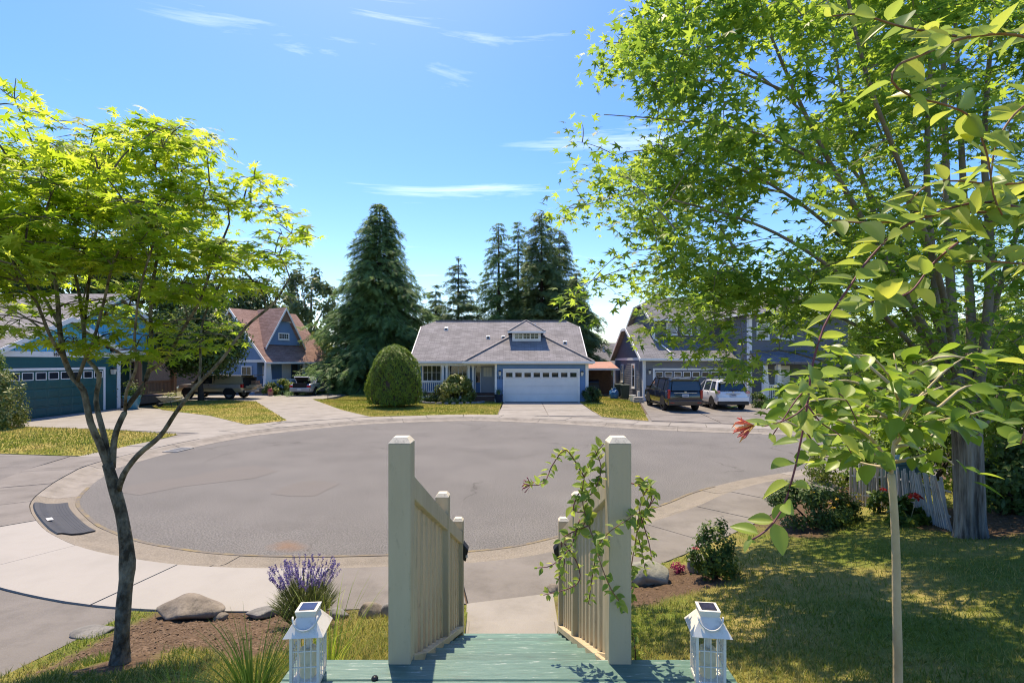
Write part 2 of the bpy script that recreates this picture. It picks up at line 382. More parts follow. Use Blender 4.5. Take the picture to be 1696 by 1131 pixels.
lawn('lawn_far', (.15, .18, .02), (.22, .235, .04), (.40, .31, .10), (.115, .075, .048), .40, .62)
M('ground', (.10, .10, .045), .95, scale=.08, col2=(.16, .14, .07), detail=8)
M('white_trim', (.72, .72, .71), .55, var=.04); M('garage_white', (.66, .66, .65), .5, var=.05, scale=1)
M('blue_wall', (.105, .21, .39), .6, var=.06, scale=1.5); M('blue_wall2', (.13, .23, .38), .6, var=.06, scale=1.5)
M('bright_blue', (.07, .40, .64), .55, var=.08, scale=1.2); M('teal_wall', (.013, .088, .092), .5, var=.12, scale=1.2); M('teal_door', (.013, .082, .082), .4, var=.12, scale=1.2)
M('grey_wall', (.145, .155, .18), .65, var=.08, scale=1.5); M('grey_dark', (.105, .115, .135), .65, var=.08, scale=1.5)
M('cedar', (.34, .17, .10), .65, var=.25, scale=6, stretch=(1, 1, .15)); M('cedar_dark', (.20, .12, .08), .7, var=.2, scale=6)
M('beige_paint', (.42, .335, .21), .55, scale=5, col2=(.53, .425, .27), bump=.25, bscale=22, stretch=(1, 1, .22), detail=10); M('beige_cap', (.68, .60, .46), .55, var=.12, scale=20)
M('black_plastic', (.012, .012, .014), .35, var=0); M('rubber', (.022, .023, .026), .6, var=.25, scale=3); M('dark_metal', (.03, .03, .032), .45, var=.1, metallic=.6)
M('steel', (.5, .5, .5), .35, var=.05, metallic=.9); M('galv', (.30, .30, .30), .5, var=.2, metallic=.7, scale=8)
M('porch_dark', (.05, .06, .075), .7, var=.1); M('door_blue', (.32, .36, .42), .5, var=.05); M('wood_step', (.13, .07, .05), .7, var=.2, scale=8)
M('blind', (.42, .42, .40), .7, var=.05); M('curtain', (.55, .53, .48), .8, var=.1, scale=6)
glass('pane'); glass('pane_soft', (.05, .055, .06), .08); M('glazing', (.035, .04, .045), .04, var=.3, scale=1.2, spec=.9)
shingles('roof_grey', (.215, .205, .205), (.30, .287, .287), (.12, .115, .115))
shingles('roof_dark', (.155, .155, .165), (.215, .215, .225), (.085, .085, .09))
shingles('roof_brown', (.27, .165, .135), (.36, .235, .20), (.16, .10, .08))
def deck_paint():
    m, n, l, b = nodes_of('deck_paint'); b.inputs['Roughness'].default_value = .42; b.inputs['Specular IOR Level'].default_value = .5
    t = n.new('ShaderNodeTexCoord'); mp = n.new('ShaderNodeMapping'); mp.inputs['Scale'].default_value = (1.2, 14, 6); l(t.outputs['Object'], mp.inputs['Vector'])
    z = n.new('ShaderNodeTexNoise'); z.inputs['Scale'].default_value = 6; z.inputs['Detail'].default_value = 8; z.inputs['Roughness'].default_value = .7; l(mp.outputs[0], z.inputs['Vector'])
    r = n.new('ShaderNodeValToRGB'); e = r.color_ramp.elements; e[0].position = .30; e[0].color = (.10, .095, .075, 1); e[1].position = .40; e[1].color = (.062, .135, .105, 1)
    k = e.new(.60); k.color = (.10, .185, .148, 1); k = e.new(.66); k.color = (.42, .46, .42, 1)
    l(z.outputs['Fac'], r.inputs['Fac']); oi = n.new('ShaderNodeObjectInfo'); mr_ = n.new('ShaderNodeMapRange'); mr_.inputs['To Min'].default_value = .72; mr_.inputs['To Max'].default_value = 1.2; l(oi.outputs['Random'], mr_.inputs['Value'])
    hv = n.new('ShaderNodeHueSaturation'); l(mr_.outputs[0], hv.inputs['Value']); l(r.outputs['Color'], hv.inputs['Color']); l(hv.outputs['Color'], b.inputs['Base Color'])
    bp = n.new('ShaderNodeBump'); bp.inputs['Strength'].default_value = .3; bp.inputs['Distance'].default_value = .005; l(z.outputs['Fac'], bp.inputs['Height']); l(bp.outputs['Normal'], b.inputs['Normal'])
deck_paint()
M('lantern_white', (.66, .63, .56), .45, var=.06, scale=12); M('candle', (.72, .62, .40), .6, var=.1, scale=9); M('solar', (.03, .03, .06), .12, var=.3, scale=30, spec=.8)
M('clear_plastic', (.55, .56, .5), .2, var=.1)
M('moss', (.15, .132, .112), .95, scale=3.5, col2=(.25, .19, .085), lo=.46, hi=.7, bump=.6, bscale=60)
M('boulder', (.105, .085, .066), .9, scale=4, col2=(.30, .255, .205), bump=.8, bscale=12, detail=12); M('boulder_grey', (.10, .098, .094), .9, scale=5, col2=(.30, .285, .265), bump=.8, bscale=14, detail=12)
M('boulder_moss', (.15, .15, .12), .9, scale=5, col2=(.34, .33, .27), bump=.8, bscale=14, detail=12)
M('bark_maple', (.05, .038, .022), .9, scale=15, col2=(.25, .215, .15), bump=1.0, bscale=40, detail=12, stretch=(1, 1, .6), lo=.40, hi=.63); M('bark_silver', (.055, .043, .034), .95, scale=9, col2=(.27, .24, .205), bump=1.0, bscale=18, detail=12, stretch=(1.6, 1.6, .16), lo=.38, hi=.62)
M('bark_limb', (.10, .085, .065), .9, scale=5, col2=(.26, .225, .18), bump=.5, bscale=30, stretch=(1, 1, .3)); M('bark_pale', (.36, .28, .15), .8, scale=7, col2=(.56, .46, .29), bump=.4, bscale=30, stretch=(1, 1, .4))
M('bark_dark', (.045, .035, .028), .95, var=.3, scale=4, bump=.5, bscale=20); M('vine_stem', (.15, .045, .055), .6, var=.25, scale=20); M('vine_brown', (.22, .11, .055), .65, var=.25, scale=20)
M('weathered', (.28, .26, .235), .9, scale=10, col2=(.52, .49, .45), stretch=(1, 1, .2))
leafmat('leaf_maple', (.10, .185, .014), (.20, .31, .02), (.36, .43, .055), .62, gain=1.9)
leafmat('leaf_silver', (.075, .150, .020), (.145, .25, .028), (.25, .345, .045), .6, gain=1.9)
leafmat('leaf_dogwood', (.11, .20, .022), (.18, .30, .032), (.27, .38, .045), .52, rough=.35, gain=1.5)
leafmat('leaf_vine', (.14, .225, .05), (.24, .34, .055), (.38, .43, .07), .55, rough=.42, gain=1.5)
leafmat('leaf_conifer', (.095, .18, .065), (.155, .27, .09), (.23, .34, .115), .44, rough=.6, gain=1.25)
leafmat('leaf_fir', (.085, .15, .06), (.135, .215, .08), (.20, .275, .105), .42, rough=.6, gain=1.25)
leafmat('leaf_dark', (.032, .07, .02), (.06, .115, .028), (.11, .17, .038), .33, gain=1.2)
leafmat('leaf_hedge', (.075, .145, .016), (.13, .225, .022), (.21, .30, .034), .38, gain=1.2)
leafmat('leaf_rhodo', (.06, .10, .018), (.15, .20, .04), (.40, .39, .14), .35, rough=.35, gain=1.2)
leafmat('leaf_shrub', (.04, .085, .014), (.08, .145, .024), (.15, .21, .035), .38, gain=1.3)
leafmat('leaf_far', (.075, .125, .05), (.125, .19, .07), (.20, .255, .10), .45, gain=1.3)
leafmat('leaf_lime', (.10, .15, .02), (.16, .22, .03), (.25, .29, .06), .4, gain=1.4)
leafmat('grass', (.085, .135, .015), (.165, .215, .028), (.40, .33, .10), .4, gain=1.3); leafmat('grass_green', (.14, .23, .02), (.22, .32, .035), (.32, .40, .06), .5, gain=1.3)
leafmat('lavender_leaf', (.085, .12, .035), (.14, .175, .05), (.2, .23, .09), .35); leafmat('lavender_bloom', (.12, .085, .25), (.19, .14, .34), (.31, .25, .47), .3, gain=1.2)
leafmat('petal_red', (.55, .03, .015), (.62, .05, .03), (.7, .12, .06), .3, gain=1.1); leafmat('petal_pink', (.55, .10, .12), (.68, .20, .18), (.75, .45, .22), .3, gain=1.1); leafmat('petal_yellow', (.6, .38, .03), (.7, .48, .05), (.75, .6, .1), .3, gain=1.1)
leafmat('petal_coral', (.72, .14, .13), (.80, .28, .18), (.85, .55, .20), .35, gain=1.1); leafmat('petal_maroon', (.25, .02, .06), (.36, .04, .10), (.5, .1, .15), .3, gain=1.1)
M('paint_black', (.010, .009, .011), .18, var=0, coat=.8, spec=.6); M('paint_white', (.74, .74, .74), .25, var=0, coat=.7, spec=.5); M('paint_silver', (.38, .40, .44), .28, var=0, metallic=.45, coat=.7)
M('paint_gold', (.38, .33, .22), .3, var=.05, metallic=.35, coat=.6); M('paint_pewter', (.34, .34, .34), .3, var=.04, metallic=.4, coat=.6)
M('chrome', (.6, .6, .6), .15, var=0, metallic=1); M('tyre', (.013, .013, .014), .8, var=.15, scale=20); M('rim', (.45, .46, .47), .3, var=0, metallic=.8); M('rim_dark', (.03, .03, .032), .3, var=0, metallic=.5)
M('tail_red', (.35, .008, .01), .15, var=0, coat=.8); M('tail_clear', (.6, .25, .25), .15, var=0, coat=.8); M('plate', (.5, .52, .55), .5, var=.1, scale=30); M('plate_blue', (.09, .10, .15), .5, var=0); M('trunk_dark', (.008, .008, .009), .9, var=0)
M('bin_green', (.018, .035, .028), .5, var=.1); M('bin_teal', (.06, .13, .14), .5, var=.1); M('blue_bag', (.03, .15, .34), .4, var=.2, scale=10); M('bucket', (.55, .56, .55), .5, var=.05); M('pot_blue', (.05, .20, .27), .25, var=.15, scale=3, coat=.4); M('pot_navy', (.015, .025, .05), .3, var=.1); M('terracotta', (.30, .16, .12), .8, var=.1)
M('soil', (.10, .07, .05), .95, var=.3, scale=20); M('mulch_chip', (.13, .085, .055), .9, var=.4, scale=8); M('plywood', (.42, .29, .16), .7, var=.15, scale=5)
M('hill_hazy_forest', (.10, .17, .25), .95, var=.12, scale=.01); M('shed_roof', (.38, .20, .16), .85, var=.15, scale=2); M('far_roof', (.10, .10, .115), .9, var=.1, scale=1); M('ink', (.01, .01, .012), .5, var=0); M('mark_white', (.5, .5, .5), .6, var=0); M('lamp_glass', (.55, .55, .5), .15, var=0)  # hill colour: forest tone with the blue of distant haze mixed in
grime('beige_paint', (.12, .105, .07), 14, .56, .72, .55, (1, 1, .5)); grime('beige_cap', (.16, .15, .12), 40, .52, .68, .6); grime('white_trim', (.30, .29, .26), 3, .56, .8, .35)
grime('garage_white', (.36, .36, .34), 1.4, .52, .8, .3); grime('concrete', (.12, .108, .092), .7, .52, .72, .55); grime('concrete_old', (.085, .076, .066), 1.1, .5, .7, .6); grime('concrete_dark', (.07, .064, .058), .9, .5, .7, .6); grime('concrete_new', (.20, .18, .155), .8, .54, .74, .45)
grime('kerb_concrete', (.11, .098, .082), 2.2, .5, .68, .6); grime('aggregate', (.10, .088, .07), 1.6, .5, .68, .5); grime('lantern_white', (.34, .30, .22), 30, .55, .72, .5); grime('blue_wall', (.07, .13, .22), 1.2, .52, .75, .35); grime('grey_wall', (.07, .075, .085), 1.2, .52, .75, .4)
grime('asphalt', (.085, .08, .076), .42, .54, .74, .5); grime('boulder', (.05, .045, .035), 9, .52, .66, .6); grime('boulder_grey', (.05, .05, .045), 9, .52, .66, .6)
# ------------------------------------------------------------------ road, kerb, pavements
def catmull(pts, step=0.25):
    pts = [np.array(p, float) for p in pts]; out = []
    pts = [2*pts[0]-pts[1]]+pts+[2*pts[-1]-pts[-2]]
    for i in range(1, len(pts)-2):
        a, b, c, d = pts[i-1:i+3]; k = max(2, int(np.linalg.norm(c-b)/step))
        for t in np.arange(k)/k:
            out.append(.5*((2*b)+(-a+c)*t+(2*a-5*b+4*c-d)*t*t+(-a+3*b-3*c+d)*t**3))
    out.append(pts[-2]); return np.array(out)
edge_px = [(1380, 772), (1308, 782), (1230, 795), (1152, 815), (1093, 838), (918, 891), (790, 913), (594, 921), (476, 922), (381, 919), (305, 911), (229, 897), (183, 881), (152, 864), (126, 833), (145, 807), (171, 788), (200, 773), (290, 748), (381, 728.6), (457, 717), (598, 703), (690, 699), (780, 697), (870, 699.5), (960, 704), (1058, 710.5), (1177, 716)]
ROAD = [(60, 16.0), (30, 15.6), (18, 15.1), (12.5, 14.5)]+[tuple(G(*p).xy) for p in edge_px]+[(11, 19.4), (16, 18.9), (30, 18.6), (60, 18.6)]
EDGE = catmull(ROAD, .25)
seg = np.linalg.norm(np.diff(EDGE, axis=0), axis=1); ARC = np.concatenate([[0], np.cumsum(seg)])
tan = unit(np.gradient(EDGE, axis=0)); k_ = np.ones(9)/9
tan = unit(np.stack([np.convolve(np.pad(tan[:, i], 4, mode='edge'), k_, 'valid') for i in (0, 1)], 1))
OUT = np.stack([-tan[:, 1], tan[:, 0]], 1)
def at_arc(s, off):
    p = np.array([np.interp(s, ARC, EDGE[:, 0]), np.interp(s, ARC, EDGE[:, 1])]); o = np.array([np.interp(s, ARC, OUT[:, 0]), np.interp(s, ARC, OUT[:, 1])])
    return p+unit(o)*off
def ribbon(name, s0, s1, prof, mat, parent=None, n=6, jit=0.0, gap=.012):
    b = MB(); rows = []
    for s in np.linspace(s0+gap/2, s1-gap/2, n):
        row = []
        for (o, z) in prof:
            q = at_arc(s, o); row.append((q[0], q[1], z+jit))
        rows.append(row)
    b.ring([[Vector(p) for p in r] for r in rows]); return b.build(name, mat, parent)
def structure(o): o['kind'] = 'structure'; return o
gb = MB(); gb.poly([(-2500, -60, -.08), (2500, -60, -.08), (2500, 4500, -.08), (-2500, 4500, -.08)]); structure(gb.build('ground', 'ground', fix=False))
road = structure(ngon_mesh('road', [(p[0], p[1], 0.0) for p in EDGE], 'asphalt'))
def patch(name, px, z, mat):
    return structure(ngon_mesh(name, [G(*p)+Vector((0, 0, z)) for p in px], mat))
patch('road_patch', [(449, 818), (482, 822), (520, 822), (563, 801), (540, 797), (512, 796), (480, 802)], .004, 'asphalt_patch')
patch('road_patch', [(196, 815), (230, 820), (300, 806), (420, 792), (462, 780), (420, 771), (375, 776), (300, 792), (215, 803)], .0035, 'asphalt_patch')
KP = [(-.03, .004), (.32, .006), (.44, .03), (.56, .085), (.66, .10), (.665, -.07), (-.03, -.07)]
smax = ARC[-1]
_in = np.where(EDGE[:, 0] < 22)[0]; near0, far1 = ARC[_in[0]], ARC[_in[-1]]
kerb = structure(ribbon('kerb', near0, far1, [(-.02, -.02), (.64, -.02), (.64, -.06), (-.02, -.06)], 'concrete_dark', n=200))
ks = np.linspace(near0, far1, int((far1-near0)/2.9))
for a, b_ in zip(ks[:-1], ks[1:]): ribbon('kerb_section', a, b_, KP, 'aggregate' if at_arc((a+b_)/2, 0)[1] < 12.6 and at_arc((a+b_)/2, 0)[0] > -9.5 else 'kerb_concrete', kerb, n=9, jit=random.uniform(-.004, .004))
_mi = np.where((EDGE[:, 1] < 11.5) & (EDGE[:, 0] < 5))[0]; structure(ribbon('gutter_moss', ARC[_mi[0]], ARC[_mi[-1]], [(-.05, .0055), (-.02, .009), (.015, .0095), (.015, .002), (-.05, .002)], 'moss', n=160))
walk = structure(ribbon('sidewalk', near0, far1, [(.67, .05), (1.80, .05), (1.80, -.07), (.67, -.07)], 'soil', n=200))
s = near0
while s < far1-1.6:
    q = at_arc(s+.8, 1.2); w_ = 1.55
    if -7.6 < q[0] < -1.9 and q[1] < 9: 
        w_ = 1.9; mat = 'concrete_new'
    else: mat = 'concrete_old' if (q[1] < 17 and q[0] > -2.2) or q[0] < -8 and q[1] < 15 else 'concrete'
    j = random.uniform(-.005, .006)
    ribbon('slab', s, s+w_, [(.67, .108), (1.82, .112), (1.82, .0), (.67, .0)], mat, walk, n=8, jit=j, gap=.022)
    s += w_
_l0 = ARC[np.where(EDGE[:, 0] < -8.9)[0][0]]; structure(ribbon('verge', _l0, far1, [(1.76, .078), (5.2, .078), (5.2, -.05), (1.76, -.05)], 'concrete_old', n=140))
# driveways (slabs with joints) and lawns across the street
def drive(name, pts, mat, z=.098): return structure(ngon_mesh(name, [(p[0], p[1], z) for p in pts], mat, th=.15))
g1 = lambda *a: [G(x, y, .1).xy for x, y in a]
def slabs_quad(parent, c, nu, nv, mat, z, gap=.02):
    """bilinear grid of concrete slabs inside corners c (4 xy points)"""
    c = [np.array(p) for p in c]
    f = lambda u, v: (c[0]*(1-u)+c[1]*u)*(1-v)+(c[3]*(1-u)+c[2]*u)*v
    for i in range(nu):
        for j in range(nv):
            b = MB(); e = gap/2/3; q = [f((i)/nu+e, j/nv+e), f((i+1)/nu-e, j/nv+e), f((i+1)/nu-e, (j+1)/nv-e), f(i/nu+e, (j+1)/nv-e)]
            b.slab([(p[0], p[1], z+random.uniform(-.004, .004)*0+random.uniform(0, .004)) for p in q], .1); b.build('slab', mat, parent)
cd = drive('center_driveway', [(-.62, 25.3), (4.3, 24.9), (4.45, 34), (-.6, 34)], 'soil', .07); slabs_quad(cd, [(-.7, 25.55), (4.3, 25.1), (4.45, 33.95), (-.55, 33.95)], 2, 3, 'concrete', .1)
gd = drive('grey_house_driveway', [(6.0, 23.1), (14.5, 20.5), (15.6, 33), (8.8, 34.5), (8.2, 34.4)], 'soil', .07)
slabs_quad(gd, [(6.3, 23.2), (14.8, 20.4), (15.5, 34.5), (8.6, 34.5)], 3, 4, 'concrete_old', .1)
td = drive('teal_house_driveway', [(-10.9, 19.0), (-10.2, 22.6), (-19, 28.6), (-22.6, 30), (-22.6, 22.2), (-21.2, 21.4), (-16, 20.3)], 'concrete', .095)
hd = drive('cottage_driveway', [(-10.2, 22.7), (-6.9, 25.0), (-9.4, 28.6), (-13.6, 36.6), (-13.2, 48), (-18.0, 44.5), (-24.5, 39.8), (-24.5, 36.4), (-17.5, 34.0), (-13.5, 28.2)], 'concrete', .093)
ld = drive('side_driveway', [(-8.3, 7.7), (-9.9, 9.6), (-12.2, 13), (-12.6, 14.6), (-30, 15.2), (-30, 5.5), (-8, 5.7)], 'concrete_dark', .094)
# our own driveway, rising to the left of the yard
b = MB()
for (x0, x1) in ((-4.12, -14),):
    pass
def drive_z(y): return .1+.12*max(0, 5.5-y)
_m = (np.arange(len(EDGE)) < np.argmin(EDGE[:, 0])); _ep = (EDGE[_m]+OUT[_m]*1.845)[::-1].copy()
def edge_y(x): return np.interp(x, _ep[:, 0], _ep[:, 1])
xs = np.linspace(-4.1, -8.2, 10); ys = np.linspace(0, 1, 9); b = MB()
for i in range(len(xs)-1):
    for j in range(len(ys)-1):
        q = []
        for (a, c) in ((i, j), (i, j+1), (i+1, j+1), (i+1, j)):
            y = .2+(edge_y(xs[a])-.2)*ys[c]; q.append((xs[a], y, drive_z(y)))
        b.poly(q)
structure(b.build('own_driveway', 'concrete_dark', fix=False))
far_lawns = []
def far_lawn(name, pts, z=.085):
    far_lawns.append([np.array((p[0], p[1])) for p in pts]); return structure(ngon_mesh(name, [(p[0], p[1], z) for p in pts], 'lawn_far', th=.1))
far_lawn('island_lawn', [(-12.1, 14.6), (-12.35, 18.9), (-16, 20.2), (-21.2, 21.3), (-30, 20), (-30, 15.3), (-15.5, 15.1)], .10)
far_lawn('cottage_lawn', [(-11.3, 21.8), (-10.25, 23.3), (-13.4, 28.3), (-17.1, 34.2), (-19.9, 35.6), (-22.5, 34), (-21.6, 30.8), (-19.4, 28.4), (-15, 25.4)], .11)
far_lawn('center_lawn', [(-7.0, 25.1), (-4.4, 25.6), (-1.6, 25.85), (-.75, 25.8), (-.62, 33.6), (-2, 35), (-12.5, 35.5), (-13.4, 50), (-11, 60), (-8, 60), (-8, 36), (-14.2, 36.4), (-9.5, 28.5)], .10)
far_lawn('side_lawn', [(4.4, 25.0), (6.2, 23.25), (8.5, 34.4), (7.6, 46), (5.6, 46), (5.0, 34.2), (4.5, 33.8)], .10)
far_lawn('right_far_lawn', [(15.6, 21.2), (60, 20.6), (60, 60), (23, 60), (23, 33), (15.7, 32.4)], .08)
pth = drive('house_path', [(7.25, 38), (8.35, 34.2), (8.75, 34.2), (8.0, 44), (7.1, 44)], 'concrete', .118)
# hills seen through the gap between the houses
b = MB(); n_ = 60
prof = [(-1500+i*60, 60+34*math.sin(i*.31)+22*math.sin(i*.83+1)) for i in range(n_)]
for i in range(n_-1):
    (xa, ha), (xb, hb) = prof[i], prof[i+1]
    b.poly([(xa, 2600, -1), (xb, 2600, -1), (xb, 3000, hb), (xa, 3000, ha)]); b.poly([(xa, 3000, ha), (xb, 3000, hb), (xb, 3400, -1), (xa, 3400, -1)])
structure(b.build('hills', 'hill_hazy_forest'))

# ------------------------------------------------------------------ our front yard
_m = (np.arange(len(EDGE)) < np.argmin(EDGE[:, 0])); BACK = EDGE[_m]+OUT[_m]*1.845; BACK = BACK[(BACK[:, 0] > -5) & (BACK[:, 0] < 25)]
def sstep(a, b, x): t = np.clip((x-a)/(b-a), 0, 1); return t*t*(3-2*t)
def yard_z(x, y):
    x = np.atleast_1d(np.asarray(x, float)); y = np.atleast_1d(np.asarray(y, float))
    left = .11+.33*np.maximum(0, edge_y(x)-.15-y); left = np.minimum(left, 1.25)
    dz = .1+.12*np.maximum(0, 5.5-y)
    left = dz+(left-dz)*sstep(-4.1, -2.8, x)
    d = np.sqrt(((x[:, None]-BACK[None, :, 0])**2+(y[:, None]-BACK[None, :, 1])**2).min(1))
    right = np.minimum(.11+.21*np.maximum(0, d-.05), 1.05)
    t = sstep(-.5, .7, x); z = left*(1-t)+right*t
    z = np.where((np.abs(x) < .47) & (y > 3.6), np.minimum(z, .07), z)
    return z+.018*np.sin(3.1*x+1.3*y)*np.sin(2.3*y-.7*x)*sstep(0, .5, d)
def mulch_f(x, y):
    x = np.asarray(x, float); y = np.asarray(y, float)
    wob = .22*np.sin(2.7*x+.6)+.14*np.sin(5.3*x-y*2.1)+.1*np.sin(9*x+7*y)
    e = edge_y(x)
    m1 = sstep(-3.95, -3.7, x)*(1-sstep(-1.9, -1.5, x))*sstep(e-1.75, e-1.5, y+wob*.8)
    m2 = sstep(3.3, 3.9, x+wob)*sstep(-1.75, -1.25, y-e+wob)+(1-sstep(.7, 1.1, np.hypot(x-TREE_B[0], y-TREE_B[1])+wob))      # bed below the silver maple
    m3 = (1-sstep(.42, .6, np.hypot((x-2.1)/1.2, y-6.1)+wob*.4))+(1-sstep(.5, .75, np.hypot(x-1.05, (y-5.6)/.7)+wob*.4))
    m4 = 1-sstep(.18, .34, np.hypot(x-TREE_M.x, y-TREE_M.y)+wob*.3)
    m5 = (1-sstep(.1, .55, np.abs(y-2.5)+wob*.5))*sstep(.6, .75, x)*(1-sstep(1.6, 2.2, x+wob))
    return np.clip(m1+m2+m3+m4+m5*.8, 0, 1)
def hit(px, py):
    """where the ray through a photo pixel meets the yard"""
    D = 1.2; st_ = .08
    while D < 40:
        p = P(px, py, D)
        zz = yard_z(p.x, p.y)[0] if p.x > -4.1 and p.y < edge_y(p.x) else .11
        if p.z <= zz:
            if st_ < .005: return Vector((p.x, p.y, zz))
            D -= st_; st_ /= 5
        D += st_
    return p
TREE_B = (6.2, 7.0); TREE_M = Vector((-2.64, 3.43, 0)); TREE_M = hit(196, 1100)
nx, ny = 240, 110
xs = np.concatenate([np.sort(np.concatenate([np.linspace(-4.1, 9, 186), [-.475, -.465, .465, .475]])), np.linspace(9.15, 22, nx-190)]); us = np.linspace(0, 1, ny)
GX = np.repeat(xs[:, None], ny, 1); GY = .3+(edge_y(xs)-.3)[:, None]*us[None]
GZ = yard_z(GX.ravel(), GY.ravel()).reshape(GX.shape); MU = mulch_f(GX, GY)
GZ = GZ+(RNG.random(GZ.shape)-.5)*.022*MU*(us[None] < .985)
me = bpy.data.meshes.new('front_yard'); idx = np.arange(nx*ny).reshape(nx, ny)
quads = np.stack([idx[:-1, :-1], idx[1:, :-1], idx[1:, 1:], idx[:-1, 1:]], -1).reshape(-1, 4)
me.from_pydata(np.stack([GX, GY, GZ], -1).reshape(-1, 3).tolist(), [], quads.tolist())
at = me.attributes.new('mulch', 'FLOAT', 'POINT'); at.data.foreach_set('value', MU.ravel().astype(np.float32))
me.materials.append(MATS['lawn']); me.shade_smooth(); yard = bpy.data.objects.new('front_yard', me); COL.objects.link(yard); structure(yard)
# concrete path from the stairs to the pavement
pb = MB(); pb.box(-.42, .42, 4.42, 5.02, .0, .26); pb.build('path', 'concrete', bevel=.012)['kind'] = 'structure'
pb = MB(); pb.slab([(-.46, 5.03, .125), (.44, 5.03, .125), (.62, float(edge_y(.62))+.0, .122), (-.5, float(edge_y(-.5)), .122)], .15); pb.build('path_slab', 'concrete', bpy.data.objects['path'])
# ------------------------------------------------------------------ grass
def grass(name, pts, mat, hgt, label, dens=None, tmpl=BLADE, dry=None, parent=None, wid=1.0):
    N = len(pts); yaw = RNG.random(N)*6.283; lean = RNG.normal(0, .28, (N, 2))
    up = unit(np.stack([lean[:, 0], lean[:, 1], np.ones(N)], 1)); f = np.stack([np.cos(yaw), np.sin(yaw), np.zeros(N)], 1)
    s = hgt*(.55+.9*RNG.random(N)); sc3 = np.stack([s*wid, s, s], 1)
    o = scatter(name, tmpl[0], tmpl[1], pts, frames(up, f), sc3, mat, rand=dry, parent=parent)
    if parent is None: tag(o, label, 'grass', kind='stuff')
    return o
def vnoise(x, y, seed=0):
    return (np.sin(x*1.9+seed)+np.sin(y*2.3+1.7*seed+x*.6)+np.sin((x+y)*3.7+seed*2.1)*.6+np.sin(x*7.1-y*5.3+seed)*.35)/2.95
def sample_yard(N, x0, x1, y0, keep):
    x = x0+(x1-x0)*RNG.random(N); e = edge_y(x); y = y0+(e-y0-.02)*RNG.random(N)
    # denser near the eye
    k = (RNG.random(N) < np.clip(7.0/(x*x+y*y), .12, 1))*(RNG.random(N) > mulch_f(x, y)*1.15)
    x, y = x[k], y[k]; k = ~((np.abs(x) < .5) & (y > 1.5)); x, y = x[k], y[k]; return x, y, yard_z(x, y)
x, y, z = sample_yard(190000, -4.08, -.45, 1.6, None)
dry = np.clip(.42+.32*vnoise(x*1.2, y*1.2, 2)+RNG.normal(0, .16, len(x))-.25*sstep(-2.2, -1.4, x), 0, .99)
grass('lawn_grass', np.stack([x, y, z-.005], 1), 'grass', .05, 'short sunlit grass left of the stairs', dry=dry)
x, y, z = sample_yard(420000, .42, 10, 1.7, None)
dry = np.clip(.67+.42*vnoise(x*1.1, y*1.3, 5)+RNG.normal(0, .17, len(x)), 0, .99)
grass('lawn_grass', np.stack([x, y, z-.005], 1), 'grass', .05, 'patchy dry grass of the yard right of the stairs', dry=dry)
def in_poly(pts, x, y):
    c = np.zeros(len(x), bool); n = len(pts); j = n-1
    for i in range(n):
        xi, yi = pts[i]; xj, yj = pts[j]
        c ^= ((yi > y) != (yj > y)) & (x < (xj-xi)*(y-yi)/(yj-yi+1e-12)+xi); j = i
    return c
LN = ['dry grass of the lawn by the teal garage', 'grass on the lawn in front of the pickup', 'grass of the lawn around the domed shrub', 'grass strip left of the grey house driveway', 'grass behind the street on the far right']
for k, poly in enumerate(far_lawns[:4]):
    a = np.array(poly); lo, hi = a.min(0), a.max(0); lo = np.maximum(lo, [-24, 0]); hi = np.minimum(hi, [99, 40])
    N = int((hi-lo).prod()*330); x = lo[0]+(hi[0]-lo[0])*RNG.random(N); y = lo[1]+(hi[1]-lo[1])*RNG.random(N)
    m = in_poly(poly, x, y); x, y = x[m], y[m]
    dry = np.clip(.56+.40*vnoise(x*.6, y*.6, k+1)+RNG.normal(0, .13, len(x)), 0, .99)
    grass('lawn_grass', np.stack([x, y, np.full(len(x), .095)], 1), 'grass', .06, LN[k], dry=dry, tmpl=TUFT, wid=2.6)
# ------------------------------------------------------------------ houses
def siding(fr, parent, z0, z1, ext, mat, lap=.15, d=0.0, name='siding'):
    """lap boards: each course a plank whose lower edge stands proud"""
    b = MB(fr); z = z0
    while z < z1-.01:
        t = min(z+lap, z1); e0 = ext(z); e1 = ext(t)
        if e0[1]-e0[0] > .02:
            if e1[1]-e1[0] < 0: m_ = (e1[0]+e1[1])/2; e1 = (m_, m_)
            b.poly([(e0[0], d+.028, z), (e0[1], d+.028, z), (e1[1], d+.006, t+.012), (e1[0], d+.006, t+.012)])
            b.poly([(e0[0], d-.01, z), (e0[1], d-.01, z), (e0[1], d+.028, z), (e0[0], d+.028, z)])
        z += lap
    o = b.build(name, mat, parent, fix=False); o['kind'] = 'stuff'; return o
def trim(fr, parent, boxes, mat='white_trim', name='trim'):
    for bx in boxes:
        b = MB(fr); b.box(*bx); o = b.build(name, mat, parent)
    return o
